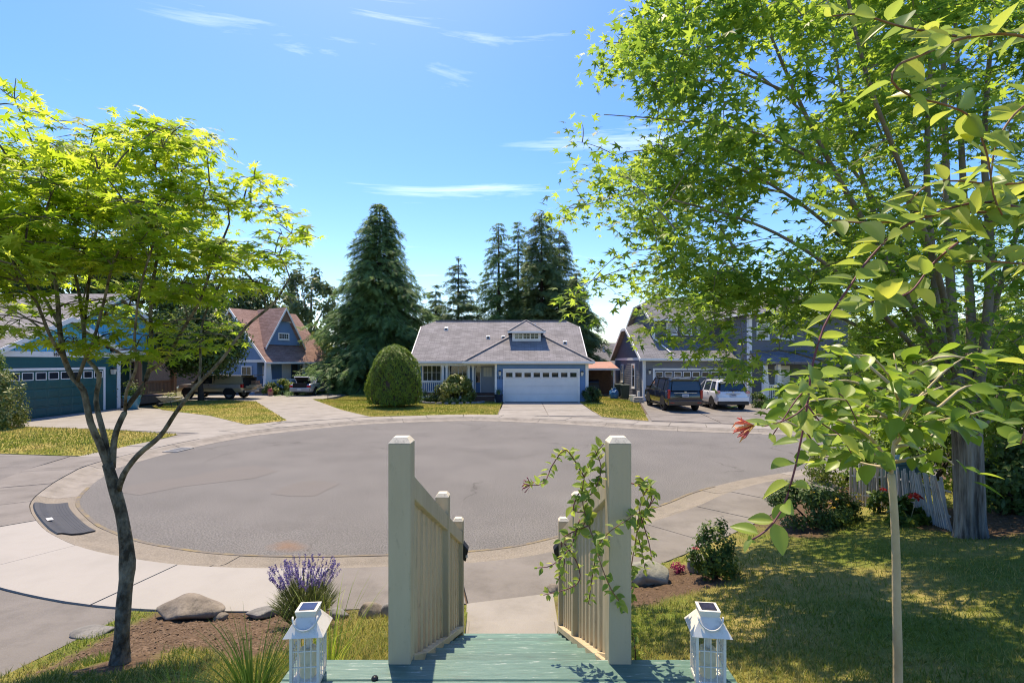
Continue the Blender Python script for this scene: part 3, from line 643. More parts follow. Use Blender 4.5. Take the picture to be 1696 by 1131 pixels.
def window(fr, parent, a0, a1, z0, z1, d=.03, nx=2, ny=2, t=.09, pane='glazing', mun=.025, sill=True, split=False, back=None):
    b = MB(fr); b.box(a0-t, a0, d, d+.06, z0-t, z1+t); b.box(a1, a1+t, d, d+.06, z0-t, z1+t); b.box(a0, a1, d, d+.06, z1, z1+t); b.box(a0, a1, d, d+.06, z0-t, z0)
    if sill: b.box(a0-t*1.2, a1+t*1.2, d-.002, d+.10, z0-t-.05, z0-t-.002)
    wn = sub(b.build('window', 'white_trim', parent), parent)
    b = MB(fr); b.poly([(a0, d+.02, z0), (a1, d+.02, z0), (a1, d+.02, z1), (a0, d+.02, z1)]); b.build('pane', pane, wn, fix=False)
    b = MB(fr)
    for i in range(1, nx): x = a0+(a1-a0)*i/nx; b.box(x-mun/2*(2 if split and i == nx//2 else 1), x+mun/2*(2 if split and i == nx//2 else 1), d+.022, d+.045, z0, z1)
    if b.f: b.build('mullion', 'white_trim', wn)
    if ny > 1:
        b = MB(fr)
        for j in range(1, ny): z = z0+(z1-z0)*j/ny; b.box(a0, a1, d+.0235, d+.04, z-mun/2, z+mun/2)
        b.build('glazing_bar', 'white_trim', wn)
    return wn
def garage_door(fr, parent, a0, a1, z0, z1, mat, nwin, d=.0, zw0=.78, zw1=.93, frame='white_trim', rows=5, cols=8, wm='white_trim', panels=True):
    b = MB(fr); t = .12
    b.box(a0-t, a0, d, d+.07, z0, z1+t); b.box(a1, a1+t, d, d+.07, z0, z1+t); b.box(a0, a1, d, d+.07, z1, z1+t); b.build('door_frame', frame, parent)
    g = None; hh = (z1-z0)
    b = MB(fr); b.box(a0, a1, d-.05, d+.005, z0+.02, z1); g = sub(b.build('garage_door', mat, parent), parent)
    for r in range(rows):
        za, zb = z0+.02+(hh-.02)*r/rows+.008, z0+.02+(hh-.02)*(r+1)/rows-.008
        b = MB(fr); b.box(a0+.005, a1-.005, d+.005, d+.03, za, zb); b.build('section', mat, g)
        if panels and r < rows-1:
            for c in range(cols):
                xa = a0+(a1-a0)*c/cols+.06; xb = a0+(a1-a0)*(c+1)/cols-.06
                b = MB(fr); b.hexa([(xa, d+.03, za+.05), (xb, d+.03, za+.05), (xb, d+.03, zb-.05), (xa, d+.03, zb-.05)], [(xa+.03, d+.042, za+.08), (xb-.03, d+.042, za+.08), (xb-.03, d+.042, zb-.08), (xa+.03, d+.042, zb-.08)]); b.build('panel', mat, g)
    for c in range(nwin):
        xa = a0+(a1-a0)*c/nwin+.09; xb = a0+(a1-a0)*(c+1)/nwin-.09; za, zb = z0+hh*zw0+.02, z0+hh*zw1
        b = MB(fr); t2 = .035
        b.box(xa-t2, xb+t2, d+.03, d+.05, zb, zb+t2); b.box(xa-t2, xb+t2, d+.03, d+.05, za-t2, za); b.box(xa-t2, xa, d+.03, d+.05, za, zb); b.box(xb, xb+t2, d+.03, d+.05, za, zb); b.build('window_frame', wm, g)
        b = MB(fr); b.poly([(xa, d+.036, za), (xb, d+.036, za), (xb, d+.036, zb), (xa, d+.036, zb)]); b.build('pane', 'pane', g, fix=False)
    return g
def roof(parent, planes, mat, fr=None, th=.14, name='roof'):
    o = None
    for pl in planes:
        b = MB(fr); b.slab(pl, th); o = sub(b.build(name, mat, parent, uv=True), parent)
    return o
def wall_lamp(fr, parent, a, z, d=.03, s=1.0):
    b = MB(fr); b.box(a-.05*s, a+.05*s, d, d+.03, z-.08*s, z+.12*s); l_ = sub(b.build('wall_lamp', 'black_plastic', parent), parent)
    b = MB(fr); b.hexa([(a-.05*s, d+.04, z-.1*s), (a+.05*s, d+.04, z-.1*s), (a+.05*s, d+.14*s, z-.1*s), (a-.05*s, d+.14*s, z-.1*s)], [(a-.075*s, d+.04, z+.1*s), (a+.075*s, d+.04, z+.1*s), (a+.075*s, d+.19*s, z+.1*s), (a-.075*s, d+.19*s, z+.1*s)]); b.build('lamp_glass', 'lamp_glass', l_)
    b = MB(fr); b.hexa([(a-.09*s, d+.03, z+.1*s), (a+.09*s, d+.03, z+.1*s), (a+.09*s, d+.2*s, z+.1*s), (a-.09*s, d+.2*s, z+.1*s)], [(a-.02, d+.07, z+.18*s), (a+.02, d+.07, z+.18*s), (a+.02, d+.11, z+.18*s), (a-.02, d+.11, z+.18*s)]); b.build('lamp_cap', 'black_plastic', l_)
def vent(parent, p, mat='white_trim', s=.22):
    b = MB(); p = Vector(p); b.hexa([p+Vector((-s, -s*.6, -.05)), p+Vector((s, -s*.6, -.05)), p+Vector((s, s*.6, .1)), p+Vector((-s, s*.6, .1))], [p+Vector((-s*.8, -s*.45, .12)), p+Vector((s*.8, -s*.45, .12)), p+Vector((s*.8, s*.6, .2)), p+Vector((-s*.8, s*.6, .2))])
    v = sub(b.build('roof_vent', mat, parent), parent)
    b = MB(); b.box(p.x-s*.6, p.x+s*.6, p.y-s*.62, p.y-s*.55, p.z-.02, p.z+.10); b.build('vent_opening', 'ink', v)

# ---- centre house: blue walls, grey roof
ch = thing('center_house', 'low blue house with white garage door and grey shingle roof behind the dome shrub', 'house', (0, 34, 0))
FY = ((0, 0, 0), (1, 0, 0), (0, -1, 0))                    # a = x, d = towards the street
def FR(y): return ((0, y, 0), (1, 0, 0), (0, -1, 0))
fr = FR(33.9)
b = MB(); b.box(-1.12, 4.98, 33.93, 45.5, 0, 2.7); b.build('garage_wall', 'blue_wall', ch)
b = MB(); b.box(-6.7, -1.12, 36.03, 45.5, 0, 2.8); b.build('wall', 'blue_wall', ch)
siding(fr, ch, .12, 2.72, lambda z: (-1.1, 4.97), 'blue_wall'); siding(FR(36.0), ch, .6, 2.75, lambda z: (-6.68, -1.13), 'blue_wall')
siding(((-1.12, 33.93, 0), (0, 1, 0), (-1, 0, 0)), ch, .12, 2.72, lambda z: (0, 2.1), 'blue_wall')
siding(((4.98, 33.93, 0), (0, 1, 0), (1, 0, 0)), ch, .12, 2.72, lambda z: (0, 11), 'blue_wall')
for (xx, sgn) in ((-6.7, -1), (4.98, 1)):                  # gable ends
    b = MB(); b.hexa([(xx-.05, 34.9, 2.7), (xx+.05, 34.9, 2.7), (xx+.05, 45.3, 2.7), (xx-.05, 45.3, 2.7)], [(xx-.05, 39.1, 5.2), (xx+.05, 39.1, 5.2), (xx+.05, 41.2, 5.2), (xx-.05, 41.2, 5.2)]); b.build('gable', 'blue_wall', ch)
trim(fr, ch, [(-1.14, -1.0, .03, .06, .1, 2.7), (4.86, 5.0, .03, .06, .1, 2.7)], name='corner_board')
garage_door(fr, ch, -.48, 4.36, .1, 2.18, 'garage_white', 8, d=.03, rows=4, cols=8, frame='white_trim', wm='garage_white', panels=False)
b = MB(fr); b.box(-1.1, 4.97, 0, .035, 0, .14); b.build('foundation', 'concrete_old', ch)
wall_lamp(fr, ch, -.80, 1.98, s=1.2); wall_lamp(fr, ch, 4.62, 1.95, s=1.2)
text_mesh('house_number', '1816', .22, 'ink', ch, (-1.0, 33.86, 1.62), (1, 0, 0), (0, -1, 0))
ze, zr, se = 2.8, 5.95, 34.7                                # main roof
mr = [[(-6.95, se, ze), (5.15, se, ze), (5.15, 39.25, 5.45), (4.25, 40.15, zr), (-5.95, 40.15, zr), (-6.95, 39.25, 5.45)],
      [(-6.95, 45.6, ze), (-6.95, 41.05, 5.45), (-5.95, 40.15, zr), (4.25, 40.15, zr), (5.15, 41.05, 5.45), (5.15, 45.6, ze)],
      [(-6.95, 39.25, 5.45), (-5.95, 40.15, zr), (-6.95, 41.05, 5.45)], [(5.15, 39.25, 5.45), (5.15, 41.05, 5.45), (4.25, 40.15, zr)]]
roof(ch, mr, 'roof_grey')
hr = [[(-3.2, 33.4, 2.78), (5.35, 33.4, 2.78), (1.07, 37.67, 5.27)], [(-3.2, 33.4, 2.78), (1.07, 37.67, 5.27), (1.07, 39.6, 5.27), (-3.2, 36.4, 2.78)], [(5.35, 33.4, 2.78), (5.35, 36.4, 2.78), (1.07, 39.6, 5.27), (1.07, 37.67, 5.27)]]
roof(ch, hr, 'roof_grey')
for p, q in (((-3.2, 33.4, 2.80), (1.07, 37.67, 5.29)), ((5.35, 33.4, 2.80), (1.07, 37.67, 5.29))):
    b = MB(); b.bar(p, q, .26, .05); b.build('hip_cap', 'roof_grey', ch, uv=True)
b = MB(); b.bar((-5.95, 40.15, zr+.02), (4.25, 40.15, zr+.02), .26, .06); b.build('ridge_cap', 'roof_grey', ch, uv=True)
for (x0, x1, y) in ((-3.25, 5.4, 33.38), (-6.98, -3.2, 34.68)):
    b = MB(); b.box(x0, x1, y-.13, y-.002, 2.66, 2.79); b.build('gutter', 'white_trim', ch)
for (pts) in (((-6.97, 34.6, 2.68), (-6.97, 39.25, 5.36)), ((5.17, 34.7, 2.68), (5.17, 39.25, 5.36))):
    b = MB(); b.bar(*pts, .05, .2); b.build('rake_board', 'white_trim', ch)
b = MB(); b.box(-3.15, 5.3, 33.45, 33.9, 2.6, 2.64); b.build('soffit', 'white_trim', ch); b = MB(); b.box(-6.9, -1.12, 34.75, 36.1, 2.60, 2.64); b.build('soffit', 'white_trim', ch)
b = MB(); b.box(-6.85, -1.14, 34.86, 35.06, 2.48, 2.6); b.build('porch_beam', 'white_trim', ch)
# dormer
df = FR(35.85)
b = MB(); b.box(.04, 1.99, 35.87, 38.4, 3.9, 4.9); dm = sub(b.build('dormer', 'blue_wall', ch), ch)
trim(df, dm, [(.02, 2.01, 0, .05, 4.72, 4.9), (.02, 2.01, 0, .05, 4.2, 4.36), (.02, .2, 0, .05, 4.36, 4.72), (1.83, 2.01, 0, .05, 4.36, 4.72), (.72, .8, 0, .05, 4.36, 4.72), (1.24, 1.32, 0, .05, 4.36, 4.72)], name='window_frame')
for (a0, a1) in ((.2, .72), (.8, 1.24), (1.32, 1.83)):
    b = MB(df); b.poly([(a0, .02, 4.36), (a1, .02, 4.36), (a1, .02, 4.72), (a0, .02, 4.72)]); b.build('pane', 'pane_soft', dm, fix=False)
    b = MB(df); m_ = (a0+a1)/2; b.box(m_-.012, m_+.012, .021, .04, 4.36, 4.72); b.box(a0, a1, .022, .038, 4.53, 4.55); b.build('glazing_bar', 'white_trim', dm)
roof(ch, [[(-.28, 35.3, 4.86), (2.3, 35.3, 4.86), (1.01, 36.7, 5.72)], [(-.28, 35.3, 4.86), (1.01, 36.7, 5.72), (1.01, 40, 5.72), (-.28, 39.4, 4.86)], [(2.3, 35.3, 4.86), (2.3, 39.4, 4.86), (1.01, 40, 5.72), (1.01, 36.7, 5.72)]], 'roof_grey', th=.06)
b = MB(); b.box(-.3, 2.32, 35.26, 35.32, 4.74, 4.86); b.build('fascia', 'white_trim', ch)
for p, q in (((-.28, 35.3, 4.88), (1.01, 36.7, 5.74)), ((2.3, 35.3, 4.88), (1.01, 36.7, 5.74))):
    b = MB(); b.bar(p, q, .14, .04); b.build('hip_cap', 'roof_grey', ch, uv=True)
# porch
b = MB(); b.box(-6.8, -1.13, 34.9, 36.0, .45, .59); pf = sub(b.build('porch_floor', 'wood_step', ch), ch)
b = MB(); b.box(-6.8, -1.13, 34.93, 34.98, .08, .45); b.build('porch_skirt', 'white_trim', ch)
for i, xx in enumerate((-6.69, -6.42, -4.72, -4.46, -2.95, -2.66)):
    b = MB(); b.box(xx-.07, xx+.07, 34.9, 35.04, .59, 2.5); po = sub(b.build('porch_post', 'white_trim', ch), ch)
    b = MB(); b.box(xx-.095, xx+.095, 34.87, 35.07, 2.36, 2.48); b.build('post_cap', 'white_trim', po); b = MB(); b.box(xx-.095, xx+.095, 34.87, 35.07, .59, .72); b.build('post_base', 'white_trim', po)
for (x0, x1) in ((-6.35, -4.79), (-4.39, -3.02)):
    b = MB(); b.box(x0, x1, 34.93, 35.01, 1.40, 1.48); rl = sub(b.build('railing', 'white_trim', ch), ch); b = MB(); b.box(x0, x1, 34.94, 35.0, .68, .75); b.build('bottom_rail', 'white_trim', rl)
    n_ = int((x1-x0)/.13)
    for i in range(n_):
        xx = x0+(x1-x0)*(i+.5)/n_; b = MB(); b.box(xx-.022, xx+.022, 34.95, 34.99, .75, 1.40); b.build('baluster', 'white_trim', rl)
window(FR(36.0), ch, -6.22, -5.02, 1.42, 2.58, nx=4, ny=2, split=True); window(FR(36.0), ch, -4.36, -3.18, 1.42, 2.58, nx=4, ny=2, split=True)
b = MB(FR(36.0)); b.box(-2.15, -1.24, .0, .05, .59, 2.6); dr = sub(b.build('front_door', 'door_blue', ch), ch)
for z0, z1, n_ in ((1.72, 2.35, 3),):
    for i in range(3):
        b = MB(FR(36.0)); xa = -2.0+i*.205; b.box(xa, xa+.17, .05, .06, z0, z1); b.build('pane', 'lamp_glass', dr)
b = MB(FR(36.0)); b.box(-1.98, -1.42, .05, .062, .8, 1.5); b.build('panel', 'door_blue', dr); b = MB(FR(36.0)); b.lathe((-2.08, .09, 1.5), [(.03, -.03), (.035, 0), (.03, .03)], 8); b.build('handle', 'steel', dr)
trim(FR(36.0), ch, [(-2.24, -2.16, .03, .08, .59, 2.68), (-1.23, -1.15, .03, .08, .59, 2.68), (-2.62, -2.53, .03, .08, .59, 2.68), (-2.62, -1.15, .031, .081, 2.6, 2.7)], name='door_trim')
b = MB(FR(36.0)); b.poly([(-2.53, .05, 1.3), (-2.24, .05, 1.3), (-2.24, .05, 2.6), (-2.53, .05, 2.6)]); b.build('sidelight', 'pane', ch, fix=False)
for i, (y0, y1, z1) in enumerate(((34.55, 34.9, .42), (34.2, 34.55, .25))):
    b = MB(); b.box(-2.62, -1.15, y0, y1, .05, z1); b.build('porch_step', 'wood_step', ch)
for (px, py, D_) in ((739, 536, 38.8), (808.5, 552, 37.6), (833.7, 552, 37.6), (935.7, 563.5, 36.9)):
    x_ = X(px, D_); z_ = 2.8+.583*(D_-34.7); vent(ch, (x_, D_, z_), 'white_trim', .15)
b = MB(); p = P(886, 537, 39.5); b.tube([(p.x, p.y, p.z-.4), (p.x, p.y, p.z+.05)], .06, 8); b.build('roof_pipe', 'white_trim', ch)
b = MB(); b.tube([(5.02, 33.86, 2.65), (5.02, 33.86, .15)], .045, 6); b.build('downspout', 'white_trim', ch)

# ---- grey house on the right
gh = thing('grey_house', 'two storey dark grey house with white trim behind the two parked vehicles', 'house', (12, 34.6, 0))
fr = FR(34.6)
b = MB(); b.box(8.93, 21, 34.63, 44, 0, 2.95); b.build('wall', 'grey_wall', gh)
siding(fr, gh, .15, 2.9, lambda z: (8.92, 15.2), 'grey_wall', .17)
fl = ((8.9, 44, 0), (0, -1, 0), (-1, 0, 0))
siding(fl, gh, .15, 2.9, lambda z: (0, 9.4), 'grey_wall', .17)
siding(fl, gh, 3.05, 5.25, lambda z: (.1+(z-3.05)/.562, 9.3-(z-3.05)/.562), 'grey_dark', .17)
b = MB(); b.hexa([(8.92, 34.7, 2.9), (9.05, 34.7, 2.9), (9.05, 43.9, 2.9), (8.92, 43.9, 2.9)], [(8.92, 38.8, 5.25), (9.05, 38.8, 5.25), (9.05, 39.9, 5.25), (8.92, 39.9, 5.25)]); b.build('gable', 'grey_dark', gh)
trim(fl, gh, [(-.02, 9.42, .03, .06, 2.86, 3.04)], name='band_board'); trim(fr, gh, [(8.88, 9.02, .03, .06, .12, 2.85)], name='corner_board'); trim(fl, gh, [(9.3, 9.43, .03, .062, .12, 2.85), (-.03, .1, .03, .062, .12, 2.85)], name='corner_board')
garage_door(fr, gh, 9.62, 14.6, .1, 2.2, 'grey_dark', 8, d=.03, rows=4, cols=8, panels=True)
wall_lamp(fr, gh, 9.27, 2.05, s=1.1); wall_lamp(fr, gh, 14.95, 2.0, s=1.1)
window(fl, gh, 2.6, 3.2, 1.25, 2.45, nx=1, ny=2, t=.1); window(fl, gh, 6.3, 7.1, .95, 2.5, nx=1, ny=2, t=.1)
b = MB(fl); b.box(8.35, 8.65, .03, .2, .9, 1.6); b.build('meter_box', 'galv', gh); b = MB(fl); b.tube([(8.5, .08, 1.6), (8.5, .08, 2.8)], .03, 6); b.build('conduit', 'galv', gh); b = MB(fl); b.box(8.2, 8.5, .03, .16, .35, .7); b.build('meter_box', 'white_trim', gh)
zr = 5.63
roof(gh, [[(8.55, 34.15, 2.98), (15.25, 34.15, 2.98), (15.25, 39.3, zr), (9.35, 39.3, zr), (8.55, 38.6, 5.27)], [(8.55, 44.45, 2.98), (8.55, 40.0, 5.27), (9.35, 39.3, zr), (15.25, 39.3, zr), (15.25, 44.45, 2.98)], [(8.55, 38.6, 5.27), (9.35, 39.3, zr), (8.55, 40.0, 5.27)]], 'roof_dark')
for (p, q) in (((8.53, 34.1, 2.9), (8.53, 38.6, 5.2)), ((8.53, 44.5, 2.9), (8.53, 40, 5.2)), ((8.53, 38.6, 5.2), (8.53, 40.0, 5.2))):
    b = MB(); b.bar(p, q, .05, .2); b.build('rake_board', 'white_trim', gh)
b = MB(); b.box(8.5, 15.2, 34.0, 34.14, 2.85, 2.98); b.build('gutter', 'white_trim', gh); b = MB(); b.box(8.6, 15.2, 34.2, 34.62, 2.80, 2.83); b.build('soffit', 'white_trim', gh)
b = MB(); b.tube([(8.82, 34.3, 2.85), (8.88, 34.5, 2.6), (8.88, 34.5, .15)], .045, 6); b.build('downspout', 'white_trim', gh)
# upper storey
b = MB(); b.box(10.2, 15.5, 36.93, 43.2, 3.5, 5.8); b.build('upper_wall', 'grey_dark', gh)
siding(FR(36.9), gh, 4.3, 5.74, lambda z: (10.2, 15.3), 'grey_dark', .17); fu = ((10.2, 43.2, 0), (0, -1, 0), (-1, 0, 0))
siding(fu, gh, 4.3, 5.74, lambda z: (0, 6.3), 'grey_dark', .17); siding(fu, gh, 5.78, 7.2, lambda z: (.05+(z-5.78)*1.6, 6.25-(z-5.78)*1.6), 'grey_dark', .17)
b = MB(); b.hexa([(10.22, 37, 5.7), (10.35, 37, 5.7), (10.35, 43.1, 5.7), (10.22, 43.1, 5.7)], [(10.22, 39.3, 7.2), (10.35, 39.3, 7.2), (10.35, 40.8, 7.2), (10.22, 40.8, 7.2)]); b.build('upper_gable', 'grey_dark', gh)
trim(FR(36.9), gh, [(10.15, 10.3, .03, .06, 4.35, 5.74), (15.1, 15.3, .03, .06, 4.5, 5.74)], name='corner_board')
for (p0, p1) in ((1104, 1121), (1129, 1145), (1154, 1170)):
    window(FR(36.9), gh, X(p0, 36.9)+.07, X(p1, 36.9)-.07, 4.78, 5.46, nx=2, ny=2, t=.1, pane='blind')
roof(gh, [[(9.8, 36.4, 5.78), (16.5, 36.4, 5.78), (16.5, 40.05, 7.75), (11.0, 40.05, 7.75), (9.8, 38.9, 7.12)], [(9.8, 43.7, 5.78), (9.8, 41.2, 7.12), (11.0, 40.05, 7.75), (16.5, 40.05, 7.75), (16.5, 43.7, 5.78)], [(9.8, 38.9, 7.12), (11.0, 40.05, 7.75), (9.8, 41.2, 7.12)]], 'roof_dark')
for (p, q) in (((9.78, 36.35, 5.7), (9.78, 38.9, 7.06)), ((9.78, 43.75, 5.7), (9.78, 41.2, 7.06))):
    b = MB(); b.bar(p, q, .05, .18); b.build('rake_board', 'white_trim', gh)
b = MB(); b.box(9.75, 15.4, 36.26, 36.39, 5.65, 5.78); b.build('gutter', 'white_trim', gh)
b = MB(); b.tube([(10.12, 36.5, 5.65), (10.1, 36.8, 4.55), (10.9, 34.5, 3.2)], .05, 6); b.build('downspout', 'white_trim', gh)
# entrance wing
b = MB(); b.box(15.23, 21.5, 32.83, 44, 0, 5.9); b.build('wing_wall', 'grey_wall', gh)
siding(((15.2, 36.9, 0), (0, -1, 0), (-1, 0, 0)), gh, .15, 5.9, lambda z: (0, 4.08), 'grey_wall', .17)
siding(FR(32.8), gh, .15, 5.9, lambda z: (15.2, 21.5), 'grey_wall', .17)
trim(FR(32.8), gh, [(15.15, 15.35, .03, .07, .1, 5.9)], name='corner_board'); trim(((15.2, 36.9, 0), (0, -1, 0), (-1, 0, 0)), gh, [(3.9, 4.12, .03, .068, .1, 5.9)], name='corner_board')
window(FR(32.8), gh, 15.75, 16.35, 4.3, 5.15, nx=1, ny=2, t=.11); window(FR(32.8), gh, 17.1, 17.9, 4.3, 5.15, nx=1, ny=2, t=.11); window(FR(32.8), gh, 19.4, 20.6, .9, 2.3, nx=2, ny=2, t=.11)
roof(gh, [[(14.7, 32.3, 5.85), (22, 32.3, 5.85), (19.5, 36.5, 8.1), (17.2, 36.5, 8.1)], [(14.7, 32.3, 5.85), (17.2, 36.5, 8.1), (17.2, 44, 8.1), (14.7, 44, 5.85)], [(22, 32.3, 5.85), (22, 44, 5.85), (19.5, 44, 8.1), (19.5, 36.5, 8.1)]], 'roof_dark')
b = MB(); b.box(14.65, 22.05, 32.2, 32.29, 5.72, 5.86); b.build('gutter', 'white_trim', gh); b = MB(); b.box(14.58, 14.69, 32.3, 37, 5.72, 5.86); b.build('gutter', 'white_trim', gh)
# little entrance porch with white posts and railing
b = MB(); b.box(15.4, 18.6, 31.2, 32.8, .05, .45); b.build('porch_floor', 'concrete_old', gh)
for xx in (15.55, 16.35, 18.4):
    b = MB(); b.box(xx-.16, xx+.16, 31.25, 31.57, .45, 1.5); p_ = sub(b.build('porch_post', 'white_trim', gh), gh); b = MB(); b.hexa([(xx-.13, 31.28, 1.5), (xx+.13, 31.28, 1.5), (xx+.13, 31.54, 1.5), (xx-.13, 31.54, 1.5)], [(xx-.09, 31.32, 2.7), (xx+.09, 31.32, 2.7), (xx+.09, 31.5, 2.7), (xx-.09, 31.5, 2.7)]); b.build('post_shaft', 'white_trim', p_)
b = MB(); b.box(15.7, 16.2, 31.36, 31.44, 1.28, 1.36); rl = sub(b.build('railing', 'white_trim', gh), gh)
for i in range(5): b = MB(); b.box(15.72+i*.11, 15.76+i*.11, 31.38, 31.42, .5, 1.28); b.build('baluster', 'white_trim', rl)
b = MB(); b.slab([(15.2, 30.9, 2.75), (18.9, 30.9, 2.75), (18.9, 32.8, 3.5), (15.2, 32.8, 3.5)], .14); b.build('porch_roof', 'roof_dark', gh, uv=True)
b = MB(FR(32.8)); b.box(16.8, 17.75, .03, .09, .45, 2.5); b.build('front_door', 'white_trim', gh)

# ---- teal house on the left; its facade looks right (+x)
th_ = thing('teal_house', 'bright blue house with teal garage door and board and batten gables at the left', 'house', (-22.7, 26, 0))
tf = ((-22.7, 0, 0), (0, 1, 0), (1, 0, 0))                  # a = y, d = +x
b = MB(tf); b.box(22.4, 29.5, -8, -.03, 0, 3.1); b.build('wall', 'teal_wall', th_)
siding(tf, th_, .1, 3.05, lambda z: (22.4, 29.5), 'teal_wall', .2)
b = MB(tf); b.hexa([(22.4, -.2, 3.05), (29.5, -.2, 3.05), (29.5, -.0, 3.05), (22.4, -.0, 3.05)], [(25.95, -.2, 4.9), (26.05, -.2, 4.9), (26.05, -.0, 4.9), (25.95, -.0, 4.9)]); gb_ = sub(b.build('gable', 'bright_blue', th_), th_)
for i in range(18):
    a = 22.6+i*.39; zt = 4.82-.465*abs(a-26)
    if zt > 3.3 and a < 29.4: b = MB(tf); b.box(a-.028, a+.028, .0, .03, 3.26, zt); b.build('batten', 'bright_blue', gb_)
trim(tf, th_, [(22.3, 29.62, .005, .06, 3.0, 3.26)], name='band_board'); trim(tf, th_, [(29.36, 29.6, .03, .07, .1, 3.0)], name='corner_board')
garage_door(tf, th_, 22.9, 28.35, .1, 2.35, 'teal_door', 8, d=.03, rows=5, cols=8, zw0=.8, zw1=.95)
wall_lamp(tf, th_, 28.95, 2.2, s=1.4)
text_mesh('house_number', '1812', .24, 'ink', th_, (-22.62, 25.25, 3.05), (0, 1, 0), (1, 0, 0))
def gable_roof(parent, fr, a0, am, a1, z0, zm, d0, d1, mat, rake=.2):
    roof(parent, [[(a0, d0, z0), (a0, d1, z0), (am, d1, zm), (am, d0, zm)][::-1], [(a1, d0, z0), (am, d0, zm), (am, d1, zm), (a1, d1, z0)][::-1]], mat, fr)
    for (aa, zz) in ((a0, z0), (a1, z0)):
        b = MB(fr); sg = 1 if aa < am else -1
        b.hexa([(aa, d1, zz-.28), (am, d1, zm-.28), (am, d1, zm-.02), (aa, d1, zz-.02)], [(aa, d1+.05, zz-.28), (am, d1+.05, zm-.28), (am, d1+.05, zm-.02), (aa, d1+.05, zz-.02)]); b.build('rake_board', 'white_trim', parent)
gable_roof(th_, tf, 21.7, 26, 30.3, 3.08, 5.08, -8.5, .35, 'roof_grey')
t2 = ((-23.6, 0, 0), (0, 1, 0), (1, 0, 0))
b = MB(t2); b.box(24.6, 36, -12, -2.0, 0, 3.3); b.build('main_wall', 'teal_wall', th_)
b = MB(t2); b.hexa([(24.8, -.2, 3.3), (36.3, -.2, 3.3), (36.3, .0, 3.3), (24.8, .0, 3.3)], [(30.45, -.2, 6.6), (30.55, -.2, 6.6), (30.55, .0, 6.6), (30.45, .0, 6.6)]); gb_ = sub(b.build('gable', 'bright_blue', th_), th_)
for i in range(28):
    a = 25.2+i*.4; zt = 6.5-.59*abs(a-30.5)
    if zt > 3.6: b = MB(t2); b.box(a-.028, a+.028, .0, .03, 3.5, zt); b.build('batten', 'bright_blue', gb_)
trim(t2, th_, [(29.7, 36.4, .005, .07, 3.2, 3.5)], name='band_board')
gable_roof(th_, t2, 24, 30.5, 36.9, 3.25, 6.8, -12, .4, 'roof_grey')
b = MB(t2); b.box(29.6, 36.2, -2.0, -.1, .05, .5); b.build('porch_floor', 'cedar_dark', th_)
for a in (32.6, 36.0): b = MB(t2); b.box(a-.14, a+.14, -.35, -.07, .5, 3.2); b.build('porch_post', 'cedar', th_)
b = MB(t2); b.box(32.75, 35.85, -.27, -.15, 1.4, 1.5); rl = sub(b.build('railing', 'cedar', th_), th_); b = MB(t2); b.box(32.75, 35.85, -.25, -.17, .62, .7); b.build('bottom_rail', 'cedar', rl)
for i in range(22): a = 32.82+i*.137; b = MB(t2); b.box(a-.025, a+.025, -.235, -.185, .7, 1.4); b.build('baluster', 'cedar', rl)
t3 = ((-25.6, 0, 0), (0, 1, 0), (1, 0, 0))
window(t3, th_, 30.3, 31.5, 1.05, 2.75, nx=1, ny=2, t=.12, pane='blind'); window(t3, th_, 31.75, 32.9, 1.05, 2.75, nx=1, ny=2, t=.12, pane='pane_soft'); window(t3, th_, 34.3, 35.2, 1.05, 2.75, nx=1, ny=2, t=.12)

# ---- cottage with the brown roof behind the pickup
n3 = Vector((.88, -.475, 0)).normalized(); u3 = Vector((-n3.y, n3.x, 0))
c3 = thing('cottage', 'blue cottage with steep reddish brown roof and tall gabled dormer', 'house', (-20.1, 42, 0))
A3 = Vector((-20.1, 42, 0)); ff = (A3, u3, n3); L3 = 6.0; W3 = 9.0
ge = (A3, -n3, -u3)                                           # left gable end: a runs back from the street corner
b = MB(ff); b.box(.2, L3, -W3, -1.6, 0, 2.8); b.build('wall', 'blue_wall2', c3)
siding((A3-n3*1.6, u3, n3), c3, .55, 2.75, lambda z: (.2, L3), 'blue_wall2', .15)
b = MB(ge); b.hexa([(.3, -.3, 2.8), (W3-.3, -.3, 2.8), (W3-.3, -.15, 2.8), (.3, -.15, 2.8)], [(W3/2-.05, -.3, 7.0), (W3/2+.05, -.3, 7.0), (W3/2+.05, -.15, 7.0), (W3/2-.05, -.15, 7.0)]); b.build('gable', 'blue_wall2', c3)
b = MB(ge); b.box(1.5, W3-.3, -.3, -.15, 0, 2.8); b.build('side_wall', 'blue_wall2', c3)
siding(ge, c3, 2.95, 6.9, lambda z: (.35+(z-2.8), W3-.35-(z-2.8)), 'blue_wall2', .15, d=-.15)
trim(ge, c3, [(.1, W3-.1, -.15, -.09, 2.7, 2.92)], name='band_board'); window(ge, c3, 2.2, 3.4, 1.0, 2.3, d=-.13, nx=2, ny=2)
zr = 7.35
roof(c3, [[(-.3, .35, 2.72), (L3+.4, .35, 2.72), (L3+.4, -W3/2, zr), (-.3, -W3/2, zr)], [(-.3, -W3-.35, 2.72), (-.3, -W3/2, zr), (L3+.4, -W3/2, zr), (L3+.4, -W3-.35, 2.72)]], 'roof_brown', ff)
for s_ in (.35, -W3-.35):
    b = MB(ff); b.hexa([(-.36, s_, 2.45), (-.36, -W3/2, zr-.27), (-.36, -W3/2, zr+.0), (-.36, s_, 2.72)], [(-.3, s_, 2.45), (-.3, -W3/2, zr-.27), (-.3, -W3/2, zr), (-.3, s_, 2.72)]); b.build('rake_board', 'white_trim', c3)
b = MB(ff); b.box(-.3, L3+.4, .36, .46, 2.58, 2.72); b.build('gutter', 'white_trim', c3)
